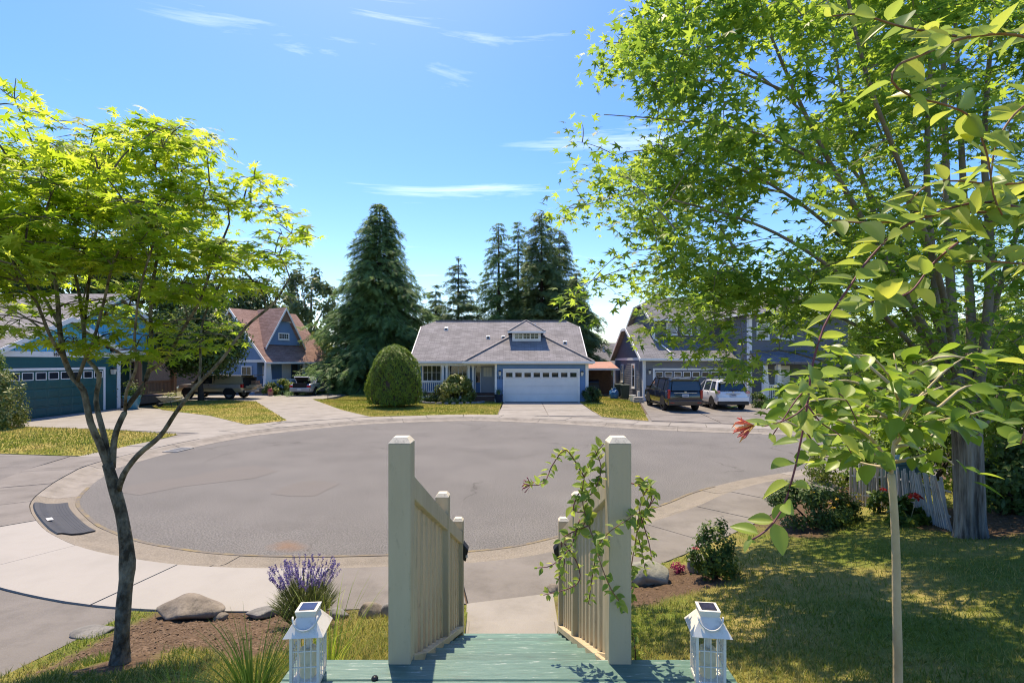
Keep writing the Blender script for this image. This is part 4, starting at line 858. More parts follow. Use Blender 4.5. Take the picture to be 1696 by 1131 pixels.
# dormer: tall triangle
dw, dz0, da, dd = 1.75, 4.2, 2.35, -1.05
b = MB(ff); b.hexa([(da-dw, dd-.1, dz0), (da+dw, dd-.1, dz0), (da+dw, dd, dz0), (da-dw, dd, dz0)], [(da-.04, dd-.1, 7.15), (da+.04, dd-.1, 7.15), (da+.04, dd, 7.15), (da-.04, dd, 7.15)]); dm = sub(b.build('dormer', 'blue_wall2', c3), c3)
siding((A3+n3*dd, u3, n3), dm, dz0, 6.3, lambda z: (da-dw*(1-(z-dz0)/2.95), da+dw*(1-(z-dz0)/2.95)), 'blue_wall2', .15)
b = MB(ff); b.hexa([(da-.5, dd+.03, 6.25), (da+.5, dd+.03, 6.25), (da+.5, dd+.3, 6.25), (da-.5, dd+.3, 6.25)], [(da-.03, dd+.03, 7.08), (da+.03, dd+.03, 7.08), (da+.03, dd+.3, 7.08), (da-.03, dd+.3, 7.08)]); b.build('peak_panel', 'cedar_dark', dm)
arc = [(da+.75*math.sin(t), 6.05+.28*math.cos(t)) for t in np.linspace(-1.4, 1.4, 11)]
for (p, q) in zip(arc[:-1], arc[1:]):
    b = MB(ff); b.hexa([(p[0], dd+.03, p[1]-.06), (q[0], dd+.03, q[1]-.06), (q[0], dd+.25, q[1]-.06), (p[0], dd+.25, p[1]-.06)], [(p[0], dd+.03, p[1]+.06), (q[0], dd+.03, q[1]+.06), (q[0], dd+.25, q[1]+.06), (p[0], dd+.25, p[1]+.06)]); b.build('arch_board', 'white_trim', dm)
window((A3+n3*dd, u3, n3), c3, da-.45, da+.45, 4.75, 5.15, d=.03, nx=5, ny=2, t=.1)
k = (7.45-3.95)/(dw+.25)
roof(c3, [[(da-dw-.25, dd+.4, 3.95), (da, dd+.4, 7.45), (da, -W3/2, 7.45), (da-dw-.25, -W3/2+.6, 3.95)], [(da+dw+.25, dd+.4, 3.95), (da+dw+.25, -W3/2+.6, 3.95), (da, -W3/2, 7.45), (da, dd+.4, 7.45)]], 'roof_brown', ff, th=.2)
for s_ in (-1, 1):
    b = MB(ff); x1 = da+s_*(dw+.25); b.hexa([(x1, dd+.4, 3.75), (da, dd+.4, 7.2), (da, dd+.4, 7.46), (x1, dd+.4, 3.97)], [(x1, dd+.45, 3.75), (da, dd+.45, 7.2), (da, dd+.45, 7.46), (x1, dd+.45, 3.97)]); b.build('rake_board', 'white_trim', c3)
b = MB(ff); b.box(0, L3, -1.6, .1, .05, .5); b.build('porch_floor', 'cedar_dark', c3)
for a, wd in ((.15, .34), (3.9, .3), (5.6, .3)): b = MB(ff); b.hexa([(a-wd, -.3, .5), (a+wd, -.3, .5), (a+wd, .05, .5), (a-wd, .05, .5)], [(a-wd*.6, -.25, 2.6), (a+wd*.6, -.25, 2.6), (a+wd*.6, 0, 2.6), (a-wd*.6, 0, 2.6)]); b.build('porch_post', 'white_trim', c3)
b = MB(ff); b.box(.4, 3.6, -.2, -.05, .5, 1.15); rl = sub(b.build('porch_wall', 'blue_wall2', c3), c3); b = MB(ff); b.box(.35, 3.65, -.25, .0, 1.15, 1.28); b.build('top_rail', 'white_trim', rl)
for i in range(4): a = .6+i*.85; b = MB(ff); b.box(a-.06, a+.06, -.05, -.02, .5, 1.15); b.build('panel_strip', 'white_trim', rl)
fb = (A3-n3*1.6, u3, n3)
window(fb, c3, .8, 1.3, 1.5, 2.3, nx=1, ny=1); window(fb, c3, 4.6, 5.4, 1.2, 2.4, nx=2, ny=2)
b = MB(fb); b.box(2.6, 3.5, .03, .08, .55, 2.55); b.build('front_door', 'white_trim', c3); b = MB(fb); b.box(3.6, 4.2, .03, .07, .55, 2.5); b.build('screen_door', 'porch_dark', c3)

# ---- houses further back
bh = thing('back_house', 'grey roofed house far back between the blue and grey houses', 'house', (9, 58, 0))
b = MB(); b.box(4.5, 15, 57, 66, 0, 2.5); b.build('wall', 'cedar_dark', bh)
roof(bh, [[(4, 56.5, 2.5), (15.5, 56.5, 2.5), (15.5, 61.5, 5.0), (4, 61.5, 5.0)], [(4, 66.5, 2.5), (4, 61.5, 5.0), (15.5, 61.5, 5.0), (15.5, 66.5, 2.5)]], 'roof_dark'); b = MB(); b.tube([(10.6, 59.5, 3.9), (10.6, 59.5, 4.5)], .12, 8); b.build('roof_pipe', 'white_trim', bh)
b = MB(); b.box(4.2, 15.2, 56.4, 56.48, 2.35, 2.5); b.build('gutter', 'white_trim', bh)
bh = thing('brown_roof_house', 'brown roofed house glimpsed behind the teal house and the maple', 'house', (-33, 52, 0))
b = MB(); b.box(-40, -27.5, 50.5, 60, 0, 3.6); b.build('wall', 'cedar_dark', bh)
roof(bh, [[(-41, 50, 3.5), (-27, 50, 3.5), (-27, 55, 7.2), (-41, 55, 7.2)], [(-41, 60, 3.5), (-41, 55, 7.2), (-27, 55, 7.2), (-27, 60, 3.5)]], 'roof_brown')
sh = thing('lean_to_shed', 'open lean-to shed with pinkish roof beside the blue house', 'shed', (6.3, 41, 0))
b = MB(); b.slab([(5.15, 39.8, 2.25), (8.3, 39.8, 2.25), (8.3, 43, 2.75), (5.15, 43, 2.75)], .1); b.build('roof', 'shed_roof', sh); b = MB(); b.box(5.15, 8.3, 42.9, 43, 0, 2.6); b.build('back_wall', 'cedar_dark', sh)
for xx in (5.25, 7.95): b = MB(); b.box(xx-.05, xx+.05, 39.9, 40, 0, 2.2); b.build('post', 'white_trim', sh)
b = MB(); b.box(5.1, 8.35, 39.72, 39.8, 2.1, 2.24); b.build('fascia', 'white_trim', sh)
# ------------------------------------------------------------------ vegetation helpers
def bez(p, q, bend, n=6):
    p, q = np.array(p, float), np.array(q, float); m = (p+q)/2+np.array(bend)
    t = np.linspace(0, 1, n)[:, None]; return (1-t)**2*p+2*t*(1-t)*m+t*t*q
def limb(name, pts, r0, r1, mat, parent, n=7):
    pts = np.array(pts, float); k = len(pts); b = MB()
    rad = [r0+(r1-r0)*(i/(k-1))**.8 for i in range(k)]; b.tube([Vector(p) for p in pts], rad, n); return b.build(name, mat, parent, smooth=True)
def smooth_path(pts, step=.08):
    return catmull(pts, step)
def pick_parts(name, leaf_obj_mesh, pos, rot, scl, parent, k, mat):
    """the k leaves that show largest become parts of their own"""
    off = np.array(parent.get('_o', (0, 0, 0)))
    for i in range(k):
        o = bpy.data.objects.new(name, leaf_obj_mesh); COL.objects.link(o); o.parent = parent
        m = np.eye(4); m[:3, :3] = rot[i]*scl[i]; m[:3, 3] = pos[i]-off; o.matrix_local = Matrix(m.tolist())
def leaf_mesh(name, tmpl, mat):
    me = bpy.data.meshes.new(name); me.from_pydata([tuple(v) for v in tmpl[0]], [], tmpl[1]); me.materials.append(MATS[mat]); me.attributes.new('lr', 'FLOAT', 'POINT'); me.update(); return me
def crown(tmpl, pos, rot, scl, mat, parent, rand, parts=0, name='foliage', part_name='leaf'):
    scl = np.asarray(scl); px = CX+F*pos[:, 0]/np.maximum(pos[:, 1], .1); py = HY-F*(pos[:, 2]-H)/np.maximum(pos[:, 1], .1)
    vis = (px > 10) & (px < 1686) & (py > 10) & (py < 1121); size = np.where(vis, scl/np.maximum(pos[:, 1], .3), 0)
    order = np.argsort(-size); sel = order[:parts]; rest = order[parts:]
    if parts: pick_parts(part_name, leaf_mesh(part_name, tmpl, mat), pos[sel], rot[sel], scl[sel], parent, len(sel), mat)
    o = scatter(name, tmpl[0], tmpl[1], pos[rest], rot[rest], scl[rest], mat, parent, rand[rest]); o['kind'] = 'stuff'; return o

# ------------------------------------------------------------------ Japanese maple in the front yard
T = TREE_M; D0 = T.y
jm = thing('japanese_maple', 'young maple with bare forked limbs and yellow green leaves left of the stairs', 'tree', T)
def pp(pts): return [P(x, y, D0+d) for (x, y, d) in pts]
trunk = smooth_path([tuple(T+Vector((0, 0, -.08)))]+[tuple(v) for v in pp([(200, 1080, 0), (205, 1000, 0), (211, 930, 0), (203, 860, 0), (190, 810, 0), (178, 768, 0)])], .05)
b = MB(); kk = len(trunk)
rad = [.050*(1-.34*i/kk)+.035*max(0, 1-i/6)**2+.0015*math.sin(i*.9)+.010*math.exp(-((i/kk-.5)/.05)**2) for i in range(kk)]
b.tube([Vector(p) for p in trunk], rad, 14); b.build('trunk', 'bark_maple', jm, smooth=True)
LIMBS = {
 'a': ([(180, 775, 0), (163, 730, -.02), (150, 700, -.05), (138, 646, -.08), (122, 627, -.1), (106, 593, -.12), (99, 545, -.1), (92, 470, -.1), (70, 380, -.05)], .052, .018),
 'b': ([(128, 632, -.1), (140, 597, -.12), (155, 563, -.15), (172, 500, -.2), (190, 430, -.3), (225, 370, -.35)], .026, .012),
 'c': ([(182, 768, .02), (172, 720, .05), (159, 664, .1), (164, 620, .12), (141, 588, .15), (139, 545, .18), (128, 470, .25), (110, 400, .3)], .044, .016),
 'd': ([(186, 775, .03), (191, 720, .05), (212, 673, .1), (235, 641, .12), (248, 611, .15), (251, 575, .18), (250, 500, .25), (262, 420, .3), (290, 330, .35)], .046, .016),
 'e': ([(246, 615, .15), (276, 593, .1), (300, 550, .05), (330, 500, -.05), (352, 440, -.1), (380, 370, -.1)], .03, .012),
 'f': ([(207, 678, .1), (210, 646, .0), (226, 607, -.1), (223, 560, -.15), (232, 480, -.3), (255, 400, -.4)], .024, .011),
 'g': ([(196, 812, .0), (205, 785, -.01), (229, 753, -.03), (265, 722, -.05), (290, 685, -.08), (311, 657, -.1), (331, 633, -.12), (366, 597, -.15), (407, 542, -.15), (453, 502, -.15), (480, 460, -.15)], .045, .012),
 'h': ([(330, 634, -.12), (332, 600, -.1), (332, 560, -.05), (340, 520, 0), (365, 470, .05)], .02, .01),
 'i': ([(110, 600, -.12), (85, 560, -.3), (60, 500, -.45), (20, 430, -.55)], .026, .012),
 'j': ([(100, 540, -.1), (60, 470, .2), (20, 400, .4), (-60, 330, .5)], .026, .012),
 'k': ([(139, 540, .18), (150, 450, .5), (160, 380, .75), (170, 300, .8)], .026, .012)}
lp = []
for key, (pts, r0, r1) in LIMBS.items():
    sp_ = smooth_path([tuple(v) for v in pp(pts)], .05); limb('branch', sp_, r0*.47, r1*.5, 'bark_maple', jm, 8); lp.append(sp_[len(sp_)//3:])
LP = np.concatenate(lp)
# crown: flat sprays of leaves inside a domed outline given by the picture's silhouette
cen = np.array([X(140, D0), D0+.15, Z(395, D0)]); rad3 = np.array([1.62, 1.15, .98])
SPR = []
tries = 0
def maple_top(px):  # upper outline of the crown in the picture
    return np.interp(px, [-300, -80, 0, 60, 150, 215, 265, 335, 345, 385, 430, 462, 480, 525], [300, 190, 135, 185, 205, 195, 190, 210, 280, 300, 285, 345, 395, 375])
def maple_bot(px): return np.interp(px, [-300, 0, 60, 120, 200, 260, 330, 420, 480, 525], [560, 575, 560, 520, 560, 590, 575, 560, 500, 395])
while len(SPR) < 262 and tries < 30000:
    tries += 1
    v = RNG.normal(size=3); v /= np.linalg.norm(v); r = RNG.random()**.45; p = cen+v*rad3*r
    px = CX+F*p[0]/p[1]; py = HY-F*(p[2]-H)/p[1]
    if not (maple_top(px)+18 < py < maple_bot(px)-8) or px > 385 or (py > 440 and RNG.random() < .78) or vnoise(px*.02, py*.03, 4) < -.38: continue
    SPR.append(p)
for q in [(14, 150), (60, 190), (150, 215), (250, 208), (300, 225), (330, 222), (340, 250), (350, 310), (415, 300), (425, 295), (440, 355), (462, 352), (450, 420), (470, 392), (488, 386), (425, 425), (415, 470), (465, 430), (100, 575), (130, 570), (250, 560), (270, 585), (200, 565), (165, 575), (60, 550), (15, 540), (330, 575), (360, 560), (215, 590)]:
    SPR.append(np.array(P(q[0], q[1], D0+RNG.uniform(-.35, .25))))
SPR = np.array(SPR); SPR = SPR[np.argsort([np.linalg.norm(LP-p, axis=1).min() for p in SPR])]; b = MB(); pos, nr, fw, rd, sz = [], [], [], [], []
for p in SPR:
    dd = np.linalg.norm((LP-p)*np.array([1, 1, .8]), axis=1)+np.maximum(0, LP[:, 2]-p[2])*1.5; q = LP[np.argmin(dd)]
    path = bez(q, p, (0, 0, .06+.1*RNG.random()), 6); L_ = np.linalg.norm(p-q); r0 = .004+.006*min(L_, 1); LP = np.concatenate([LP, path[2:5]])
    b.tube([Vector(v) for v in path], [r0*(1-.7*i/5) for i in range(6)], 5)
    n_ = RNG.integers(24, 38); tilt = np.array([RNG.normal(0, .18), RNG.normal(0, .18), 1]); dirv = (p-q)/max(L_, 1e-6); dirv[2] *= .3
    for k in range(3):  # side twigs
        a = RNG.random()*6.28; e = p+np.array([math.cos(a)*.16, math.sin(a)*.16, RNG.normal(0, .03)]); b.tube([Vector(path[4]), Vector((path[4]+e)/2+np.array([0, 0, .02])), Vector(e)], [.0035, .003, .0018], 4)
    for k in range(n_):
        a = RNG.random()*6.28; rr = .20*math.sqrt(RNG.random()); off = np.array([math.cos(a)*rr, math.sin(a)*rr, RNG.normal(0, .028)-.25*rr*rr*4*.2])+dirv*RNG.uniform(-.18, .1)
        pos.append(p+off); nr.append(tilt+RNG.normal(0, .30, 3)); fw.append(off*np.array([1, 1, .2])+RNG.normal(0, .07, 3)); sz.append(RNG.uniform(.056, .088))
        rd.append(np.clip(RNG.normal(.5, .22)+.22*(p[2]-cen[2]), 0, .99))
    pos.append(p); nr.append(tilt); fw.append(dirv); sz.append(.06); rd.append(.6)
b.build('twig', 'bark_maple', jm)
bpy.data.objects['twig']['kind'] = 'stuff'
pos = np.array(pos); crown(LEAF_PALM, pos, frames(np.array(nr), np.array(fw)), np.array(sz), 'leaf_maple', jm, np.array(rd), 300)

# ------------------------------------------------------------------ the big silver maple on the right
B = hit(1608, 888)
sm = thing('silver_maple', 'large maple with many upright stems and spreading crown beside the picket fence', 'tree', B)
D1 = B.y
def ps(pts): return [P(x, y, D1+d) for (x, y, d) in pts]
tp = smooth_path([tuple(B+Vector((0, 0, -.15)))]+[tuple(v) for v in ps([(1607, 870, 0), (1605, 800, 0), (1603, 740, 0), (1600, 690, 0), (1597, 655, 0)])], .06); b = MB(); kk = len(tp)
rings = []
for i, p in enumerate(tp):
    t = i/(kk-1); r = .150*(1-.10*t)+.07*max(0, 1-t*5)**2; ring = []
    for j in range(96):
        a = j/96*6.2832; rr = r*(1+.05*math.sin(a*5+1)+.03*math.sin(a*9+t*3)+.03*math.sin(a*23+1.5*math.sin(t*9))+.025*math.sin(a*37+2*math.sin(t*14+a))+.10*max(0, 1-t*4)*math.sin(a*4+.7)+.006*RNG.normal())
        ring.append(Vector(p)+Vector((math.cos(a)*rr, math.sin(a)*rr, 0)))
    rings.append(ring)
b.ring(rings); b.build('trunk', 'bark_silver', sm, smooth=True)
ST = [([(1590, 690, 0), (1560, 560, -.2), (1545, 430, -.3), (1535, 300, -.4), (1540, 120, -.5), (1548, -50, -.6)], .12, .03),
      ([(1592, 680, .05), (1580, 560, .05), (1572, 430, 0), (1566, 250, 0), (1562, 60, 0), (1568, -55, .1)], .13, .035),
      ([(1602, 680, .1), (1608, 540, .2), (1600, 400, .3), (1590, 200, .4), (1580, 0, .5), (1570, -55, .5)], .13, .035),
      ([(1612, 690, 0), (1632, 560, .05), (1640, 420, .1), (1630, 250, .2), (1640, 80, .2), (1648, -50, .2)], .13, .035),
      ([(1600, 660, .1), (1540, 560, .5), (1480, 430, .9), (1440, 330, 1.2), (1400, 180, 1.4), (1370, 0, 1.5)], .10, .03),
      ([(1590, 650, -.1), (1530, 540, -.3), (1450, 400, -.5), (1380, 280, -.7), (1320, 160, -.8), (1260, 20, -.9)], .10, .025),
      ([(1585, 640, 0), (1510, 530, .1), (1400, 400, .2), (1300, 320, .3), (1200, 270, .4), (1090, 240, .5)], .085, .02),
      ([(1585, 655, -.1), (1500, 560, -.5), (1410, 470, -.8), (1310, 400, -1.0), (1220, 360, -1.1), (1110, 330, -1.1)], .075, .018),
      ([(1580, 665, 0), (1510, 600, .4), (1420, 540, .8), (1330, 500, 1.2), (1250, 480, 1.4), (1160, 470, 1.6)], .07, .018),
      ([(1625, 690, 0), (1670, 640, -.3), (1720, 560, -.5), (1780, 430, -.6), (1830, 250, -.7)], .085, .03),
      ([(1620, 705, .1), (1680, 675, .3), (1760, 640, .5), (1850, 560, .6)], .075, .03),
      ([(1588, 700, -.15), (1530, 660, -.5), (1450, 640, -.9), (1370, 600, -1.2)], .06, .018),
      ([(1590, 660, -.1), (1560, 480, -.6), (1500, 300, -1.2), (1440, 140, -1.6), (1395, -40, -1.8)], .085, .025),
      ([(1596, 650, .2), (1500, 420, .8), (1380, 240, 1.3), (1250, 120, 1.6), (1130, 60, 1.8)], .08, .02),
      ([(1600, 640, .3), (1520, 380, 1.5), (1450, 200, 2.2), (1380, 60, 2.6)], .08, .025),
      ([(1610, 640, .1), (1680, 400, .6), (1760, 200, .9), (1800, 50, 1.1)], .08, .025),
      ([(1300, 320, .3), (1200, 300, .1), (1100, 310, -.2), (1010, 330, -.4), (945, 345, -.5)], .03, .008), ([(1380, 280, -.7), (1250, 220, -.9), (1120, 200, -1.0), (1000, 190, -1.0)], .035, .008),
      ([(1320, 160, -.8), (1200, 110, -.6), (1090, 80, -.5), (1010, 70, -.4)], .032, .008), ([(1330, 500, 1.2), (1230, 510, .8), (1150, 540, .3), (1120, 570, .1)], .03, .008), ([(1250, 480, 1.4), (1150, 440, 1.0), (1060, 440, .6), (970, 470, .3), (950, 500, .3)], .03, .008), ([(1370, 600, -1.2), (1290, 580, -1.1), (1230, 590, -1.0)], .025, .008)]
sp = []
for pts, r0, r1 in ST:
    q = smooth_path([tuple(v) for v in ps(pts)], .15); limb('branch', q, r0*.5, r1*.5, 'bark_limb', sm, 9); sp.append(q[len(q)//4:])
SPt = np.concatenate(sp)
def sil_left(py): return np.interp(py, [-300, 0, 60, 130, 180, 230, 300, 350, 400, 440, 470, 520, 560, 600, 640, 680], [1080, 1045, 985, 960, 955, 950, 935, 925, 1010, 975, 965, 960, 1110, 1150, 1200, 1290])
sprs = []
tries = 0
while len(sprs) < 1650 and tries < 120000:
    tries += 1
    d = RNG.uniform(-1.9, 2.7); px = RNG.uniform(930, 1830); py = RNG.uniform(-75, 690); D = D1+d
    if px < sil_left(py)+18+abs(d)*22*(px < 1300): continue
    # thin out: gaps of sky on the left side, bottom and between stems
    v = vnoise(px*.011, py*.012, 3)+.5*vnoise(px*.03, py*.03, 8)
    if v < -.17 and px < 1420: continue
    if v < -.5: continue
    if py > 400 and px < 1060 and RNG.random() < .4: continue
    if py > 560 and px < 1450 and RNG.random() < .3: continue
    if px > 1480 and 120 < py < 680 and d < -.3 and RNG.random() < .72: continue
    if 500 < py < 660 and 1000 < px < 1225 and RNG.random() < .6: continue
    p_ = P(px, py, D); kz = (p_.z-.6)/SUN.z; gx, gy = p_.x-SUN.x*kz, p_.y-SUN.y*kz      # crown opens in shafts, so the lawn below is dappled
    if gy < 6.5 and vnoise(gx*1.7, gy*2.0, 11) < .12 and RNG.random() < .95: continue
    sprs.append(np.array(p_))
for q in [(930, 350), (945, 345), (975, 340), (1000, 350), (1030, 330), (945, 300), (960, 200), (955, 235), (990, 130), (1000, 70), (1040, 30), (955, 495), (948, 510), (965, 480), (1010, 430), (1040, 440), (990, 455), (1060, 470), (1160, 590), (1170, 570), (1190, 600), (1210, 590), (1240, 600), (1130, 570), (1200, 620), (1260, 615), (1085, 465), (1100, 520), (1075, 550), (1060, 560)]:
    sprs.append(np.array(P(q[0], q[1], D1+RNG.uniform(-.8, .6))))
sprs = np.array(sprs); sprs = sprs[np.argsort([np.linalg.norm(SPt-p, axis=1).min() for p in sprs])]; b = MB(); pos, nr, fw, rd, sz = [], [], [], [], []
for p in sprs:
    dd = np.linalg.norm(SPt-p, axis=1)+np.maximum(0, SPt[:, 2]-p[2]-.3)*.8; q = SPt[np.argmin(dd)]; L_ = np.linalg.norm(p-q)
    path = bez(q, p, (RNG.normal(0, .06)*L_, RNG.normal(0, .06)*L_, .12*L_), 7); r0 = .005+.006*min(L_, 1.6); SPt = np.concatenate([SPt, path[2:6]])
    b.tube([Vector(v) for v in path], [r0*(1-.75*i/6) for i in range(7)], 3, cap=False)
    dirv = (p-q)/max(L_, 1e-6); n_ = RNG.integers(17, 28)
    for k in range(n_):
        t = RNG.random()**.7; base = path[-1]*t+path[3]*(1-t) if L_ < .9 else p-dirv*RNG.random()*.45
        off = RNG.normal(0, 1, 3)*np.array([.135, .135, .085])-np.array([0, 0, .05])
        pos.append(base+off); nr.append(np.array([0, 0, 1])+RNG.normal(0, .42, 3)); fw.append(off+dirv*.05-np.array([0, 0, .07])); sz.append(RNG.uniform(.078, .125)); rd.append(np.clip(RNG.normal(.5, .25), 0, .99))
o = b.build('twig', 'bark_limb', sm); o['kind'] = 'stuff'
crown(LEAF_SILVER, np.array(pos), frames(np.array(nr), np.array(fw)), np.array(sz), 'leaf_silver', sm, np.array(rd), 300)

# ------------------------------------------------------------------ slender dogwood in front of it
DB = Vector((X(1487, 2.45), 2.45, 0)); DB.z = float(yard_z(DB.x, DB.y)[0])
dw_ = thing('dogwood_sapling', 'slender young tree with pale thin trunk and broad green leaves on the right lawn', 'tree', DB)
def pd(pts): return [P(x, y, 2.45+d) for (x, y, d) in pts]
limb('trunk', smooth_path([tuple(DB-Vector((0, 0, .05)))]+[tuple(v) for v in pd([(1487, 1100, 0), (1485, 1000, 0), (1484, 920, 0), (1481, 850, 0), (1476, 785, 0)])], .06), .024, .016, 'bark_pale', dw_, 10)
DBR = [[(1476, 785, 0), (1480, 740, .02), (1488, 690, .05), (1490, 640, .1), (1480, 585, .15)], [(1476, 780, 0), (1455, 740, -.05), (1420, 710, -.1), (1370, 690, -.12), (1310, 680, -.15)],
       [(1482, 735, .02), (1520, 700, .0), (1560, 670, 0), (1600, 640, .05), (1660, 640, .1)], [(1488, 690, .05), (1450, 650, 0), (1400, 630, 0), (1350, 640, -.05), (1300, 650, -.1)],
       [(1488, 690, .05), (1530, 650, .15), (1570, 610, .2), (1610, 585, .25)], [(1478, 765, 0), (1510, 760, -.1), (1550, 750, -.15), (1580, 770, -.2)], [(1490, 650, .1), (1450, 615, .15), (1420, 590, .2), (1380, 580, .2)],
       [(1490, 640, .1), (1530, 600, .0), (1580, 590, -.1), (1630, 600, -.1)], [(1485, 700, .03), (1430, 670, -.25), (1370, 660, -.3), (1320, 670, -.3)], [(1488, 690, .05), (1440, 690, .3), (1390, 690, .4), (1340, 710, .4)], [(1480, 740, .02), (1530, 730, .25), (1570, 700, .3), (1610, 710, .3)], [(1478, 760, 0), (1430, 745, -.3), (1390, 720, -.35), (1350, 720, -.3), (1290, 690, -.3)], [(1488, 660, .08), (1470, 620, -.15), (1440, 590, -.2), (1400, 590, -.2)], [(1484, 720, .0), (1500, 690, -.3), (1520, 660, -.4), (1560, 640, -.4)],
       [(1476, 775, 0), (1440, 770, .1), (1400, 760, .15), (1360, 755, .15)], [(1485, 720, .03), (1540, 700, -.25), (1590, 690, -.35), (1630, 680, -.4)]]
pos, nr, fw, sz = [], [], [], []
for br in DBR:
    q = smooth_path([tuple(v) for v in pd(br)], .05); limb('branch', q, .010, .003, 'bark_pale', dw_, 6)
    for i in range(3, len(q)):
        for k in range(3):
            if RNG.random() < .28: continue
            d = unit(q[i]-q[i-1]); side = np.array([RNG.normal(), RNG.normal(), .2*RNG.normal()-.25]); side = unit(side)
            tp_ = q[i]+side*RNG.uniform(.02, .09)+np.array([0, 0, RNG.uniform(-.03, .03)])
            pos.append(tp_); fw.append(side*.8+d*.5-np.array([0, 0, .45])); nr.append(np.array([RNG.normal(0, .45), RNG.normal(0, .45)-.25, 1])); sz.append(RNG.uniform(.065, .115))
LEAF_BROAD = None
def broad_leaf(width, n=6, fold=.10, curl=.30):
    V = []; Fc = []; 
    for i in range(n+1):
        t = i/n; w_ = width*math.sin(math.pi*min(1, t**.8*.97+.015))**.85*(1-.10*t); z = -curl*t*t
        V += [(-w_, t, z+fold*w_*2), (-w_*.5, t, z+fold*w_*.7), (0, t, z), (w_*.5, t, z+fold*w_*.7), (w_, t, z+fold*w_*2)]
    for i in range(n):
        for j in range(4): a = i*5+j; Fc.append([a, a+1, a+6, a+5])
    return V, Fc
LEAF_DOG = broad_leaf(.34, 6, .12, .22); LEAF_HONEY = broad_leaf(.30, 6, .22, .12)
for i, p in enumerate(pos): pass
lm = leaf_mesh('leaf', LEAF_DOG, 'leaf_dogwood'); lm.shade_smooth()
pick_parts('leaf', lm, np.array(pos), frames(np.array(nr), np.array(fw)), np.array(sz), dw_, min(300, len(pos)), 'leaf_dogwood')
# ------------------------------------------------------------------ shrubs, hedges, far trees
def blob_points(N, c, r, clumps=24, spread=.32, shell=.75, flat=.15, top_bias=0):
    """leaf positions around clump centres on an uneven ellipsoid; returns pos, outward"""
    c = np.array(c, float); r = np.array(r, float)
    v = unit(RNG.normal(size=(clumps, 3))); v[:, 2] = np.where(v[:, 2] < -flat*3, -v[:, 2]*.4, v[:, 2])
    cc = v*(shell+.25*RNG.random((clumps, 1)))
    k = RNG.integers(0, clumps, N); o = RNG.normal(size=(N, 3)); o = unit(o)*(RNG.random((N, 1))**.5)*spread
    q = cc[k]+o; out = unit(unit(o)*.6+unit(q)*.7+np.array([0, 0, .25]))
    p = c+q*r; return p, out, k
def shrub(name, label, cat, base, size, N, leaf, mat, tmpl=LEAF_SMALL, clumps=26, group=None, spread=.34, stems=5, shell=.72, flat=.33):
    base = Vector(base); s_ = thing(name, label, cat, base, group)
    c = base+Vector((0, 0, size[2]*.36)); p, out, k = blob_points(N, c, (size[0]/2*.85, size[1]/2*.85, size[2]*.62), clumps, spread, shell, flat)
    m = p[:, 2] > base.z+.01; p, out, k = p[m], out[m], k[m]
    cl = RNG.random(clumps)*.35
    rd = np.clip(.15+cl[k]+RNG.normal(.15, .2, len(p)), 0, .99)
    o = scatter('foliage', tmpl[0], tmpl[1], p, frames(out+RNG.normal(0, .35, out.shape), None), leaf*(.6+.8*RNG.random(len(p))), mat, s_, rd); o['kind'] = 'stuff'
    for i in range(stems):
        a = RNG.random()*6.28; e = np.array(c)+np.array([math.cos(a)*size[0]*.25, math.sin(a)*size[1]*.25, size[2]*.15]); limb('stem', bez(base+Vector((0, 0, -.05)), e, (0, 0, .05), 5), .02+.012*size[2], .006, 'bark_dark', s_, 5)
    return s_
# clipped dome shrub
def dome_shrub():
    base = Vector((X(654, 30.3), 30.3, .1)); s_ = thing('dome_shrub', 'tall clipped dome shaped evergreen shrub on the lawn of the blue house', 'shrub', base)
    N = 26000; z = RNG.random(N)**.9; a = RNG.random(N)*6.283
    r = np.interp(z, [0, .06, .15, .35, .55, .75, .88, .96, 1.0], [1.38, 1.47, 1.52, 1.50, 1.42, 1.18, .86, .50, .05])
    bump = 1+.045*np.sin(a*2+z*4+.8)+.04*np.sin(a*3-z*7)+.035*np.sin(a*7+z*11)+.03*np.sin(a*13-z*17)+.02*np.sin(a*23+z*31)+RNG.normal(0, .018, N)
    p = np.stack([base.x+np.cos(a)*r*bump, base.y+np.sin(a)*r*bump, .24+z*3.52], 1)
    out = np.stack([np.cos(a), np.sin(a), .25+1.1*z*z], 1)+RNG.normal(0, .5, (N, 3))
    rd = np.clip(.42+.22*np.sin(a*9+z*23)*np.sin(z*41+a*3)+RNG.normal(0, .2, N), 0, .99)
    o = scatter('foliage', LEAF_SMALL[0], LEAF_SMALL[1], p, frames(out, np.stack([np.cos(a)*.5, np.sin(a)*.5, np.ones(N)], 1)+RNG.normal(0, .3, (N, 3))), .085*(.6+.8*RNG.random(N)), 'leaf_hedge', s_, rd); o['kind'] = 'stuff'
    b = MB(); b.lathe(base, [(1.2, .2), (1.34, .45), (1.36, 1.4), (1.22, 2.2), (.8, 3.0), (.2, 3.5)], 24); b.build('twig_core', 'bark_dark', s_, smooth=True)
    limb('trunk', [base-Vector((0, 0, .1)), base+Vector((.02, 0, .3)), base+Vector((0, 0, .7))], .14, .11, 'bark_dark', s_, 10)
dome_shrub()
shrub('rhododendron', 'rounded rhododendron with pale spent blooms before the blue house porch', 'shrub', (X(754, 33.2), 33.2, .1), (2.7, 2.0, 1.75), 9000, .17, 'leaf_rhodo', LEAF_MID, 34)
shrub('low_shrub', 'low dark green shrub between dome shrub and porch', 'shrub', (X(712, 33.8), 33.8, .1), (1.5, 1.0, .8), 1800, .10, 'leaf_dark')
shrub('low_shrub', 'rounded dark shrub right of the white garage door', 'shrub', (X(979, 34), 33.6, .1), (1.45, 1.2, 1.0), 3600, .09, 'leaf_dark', clumps=30)
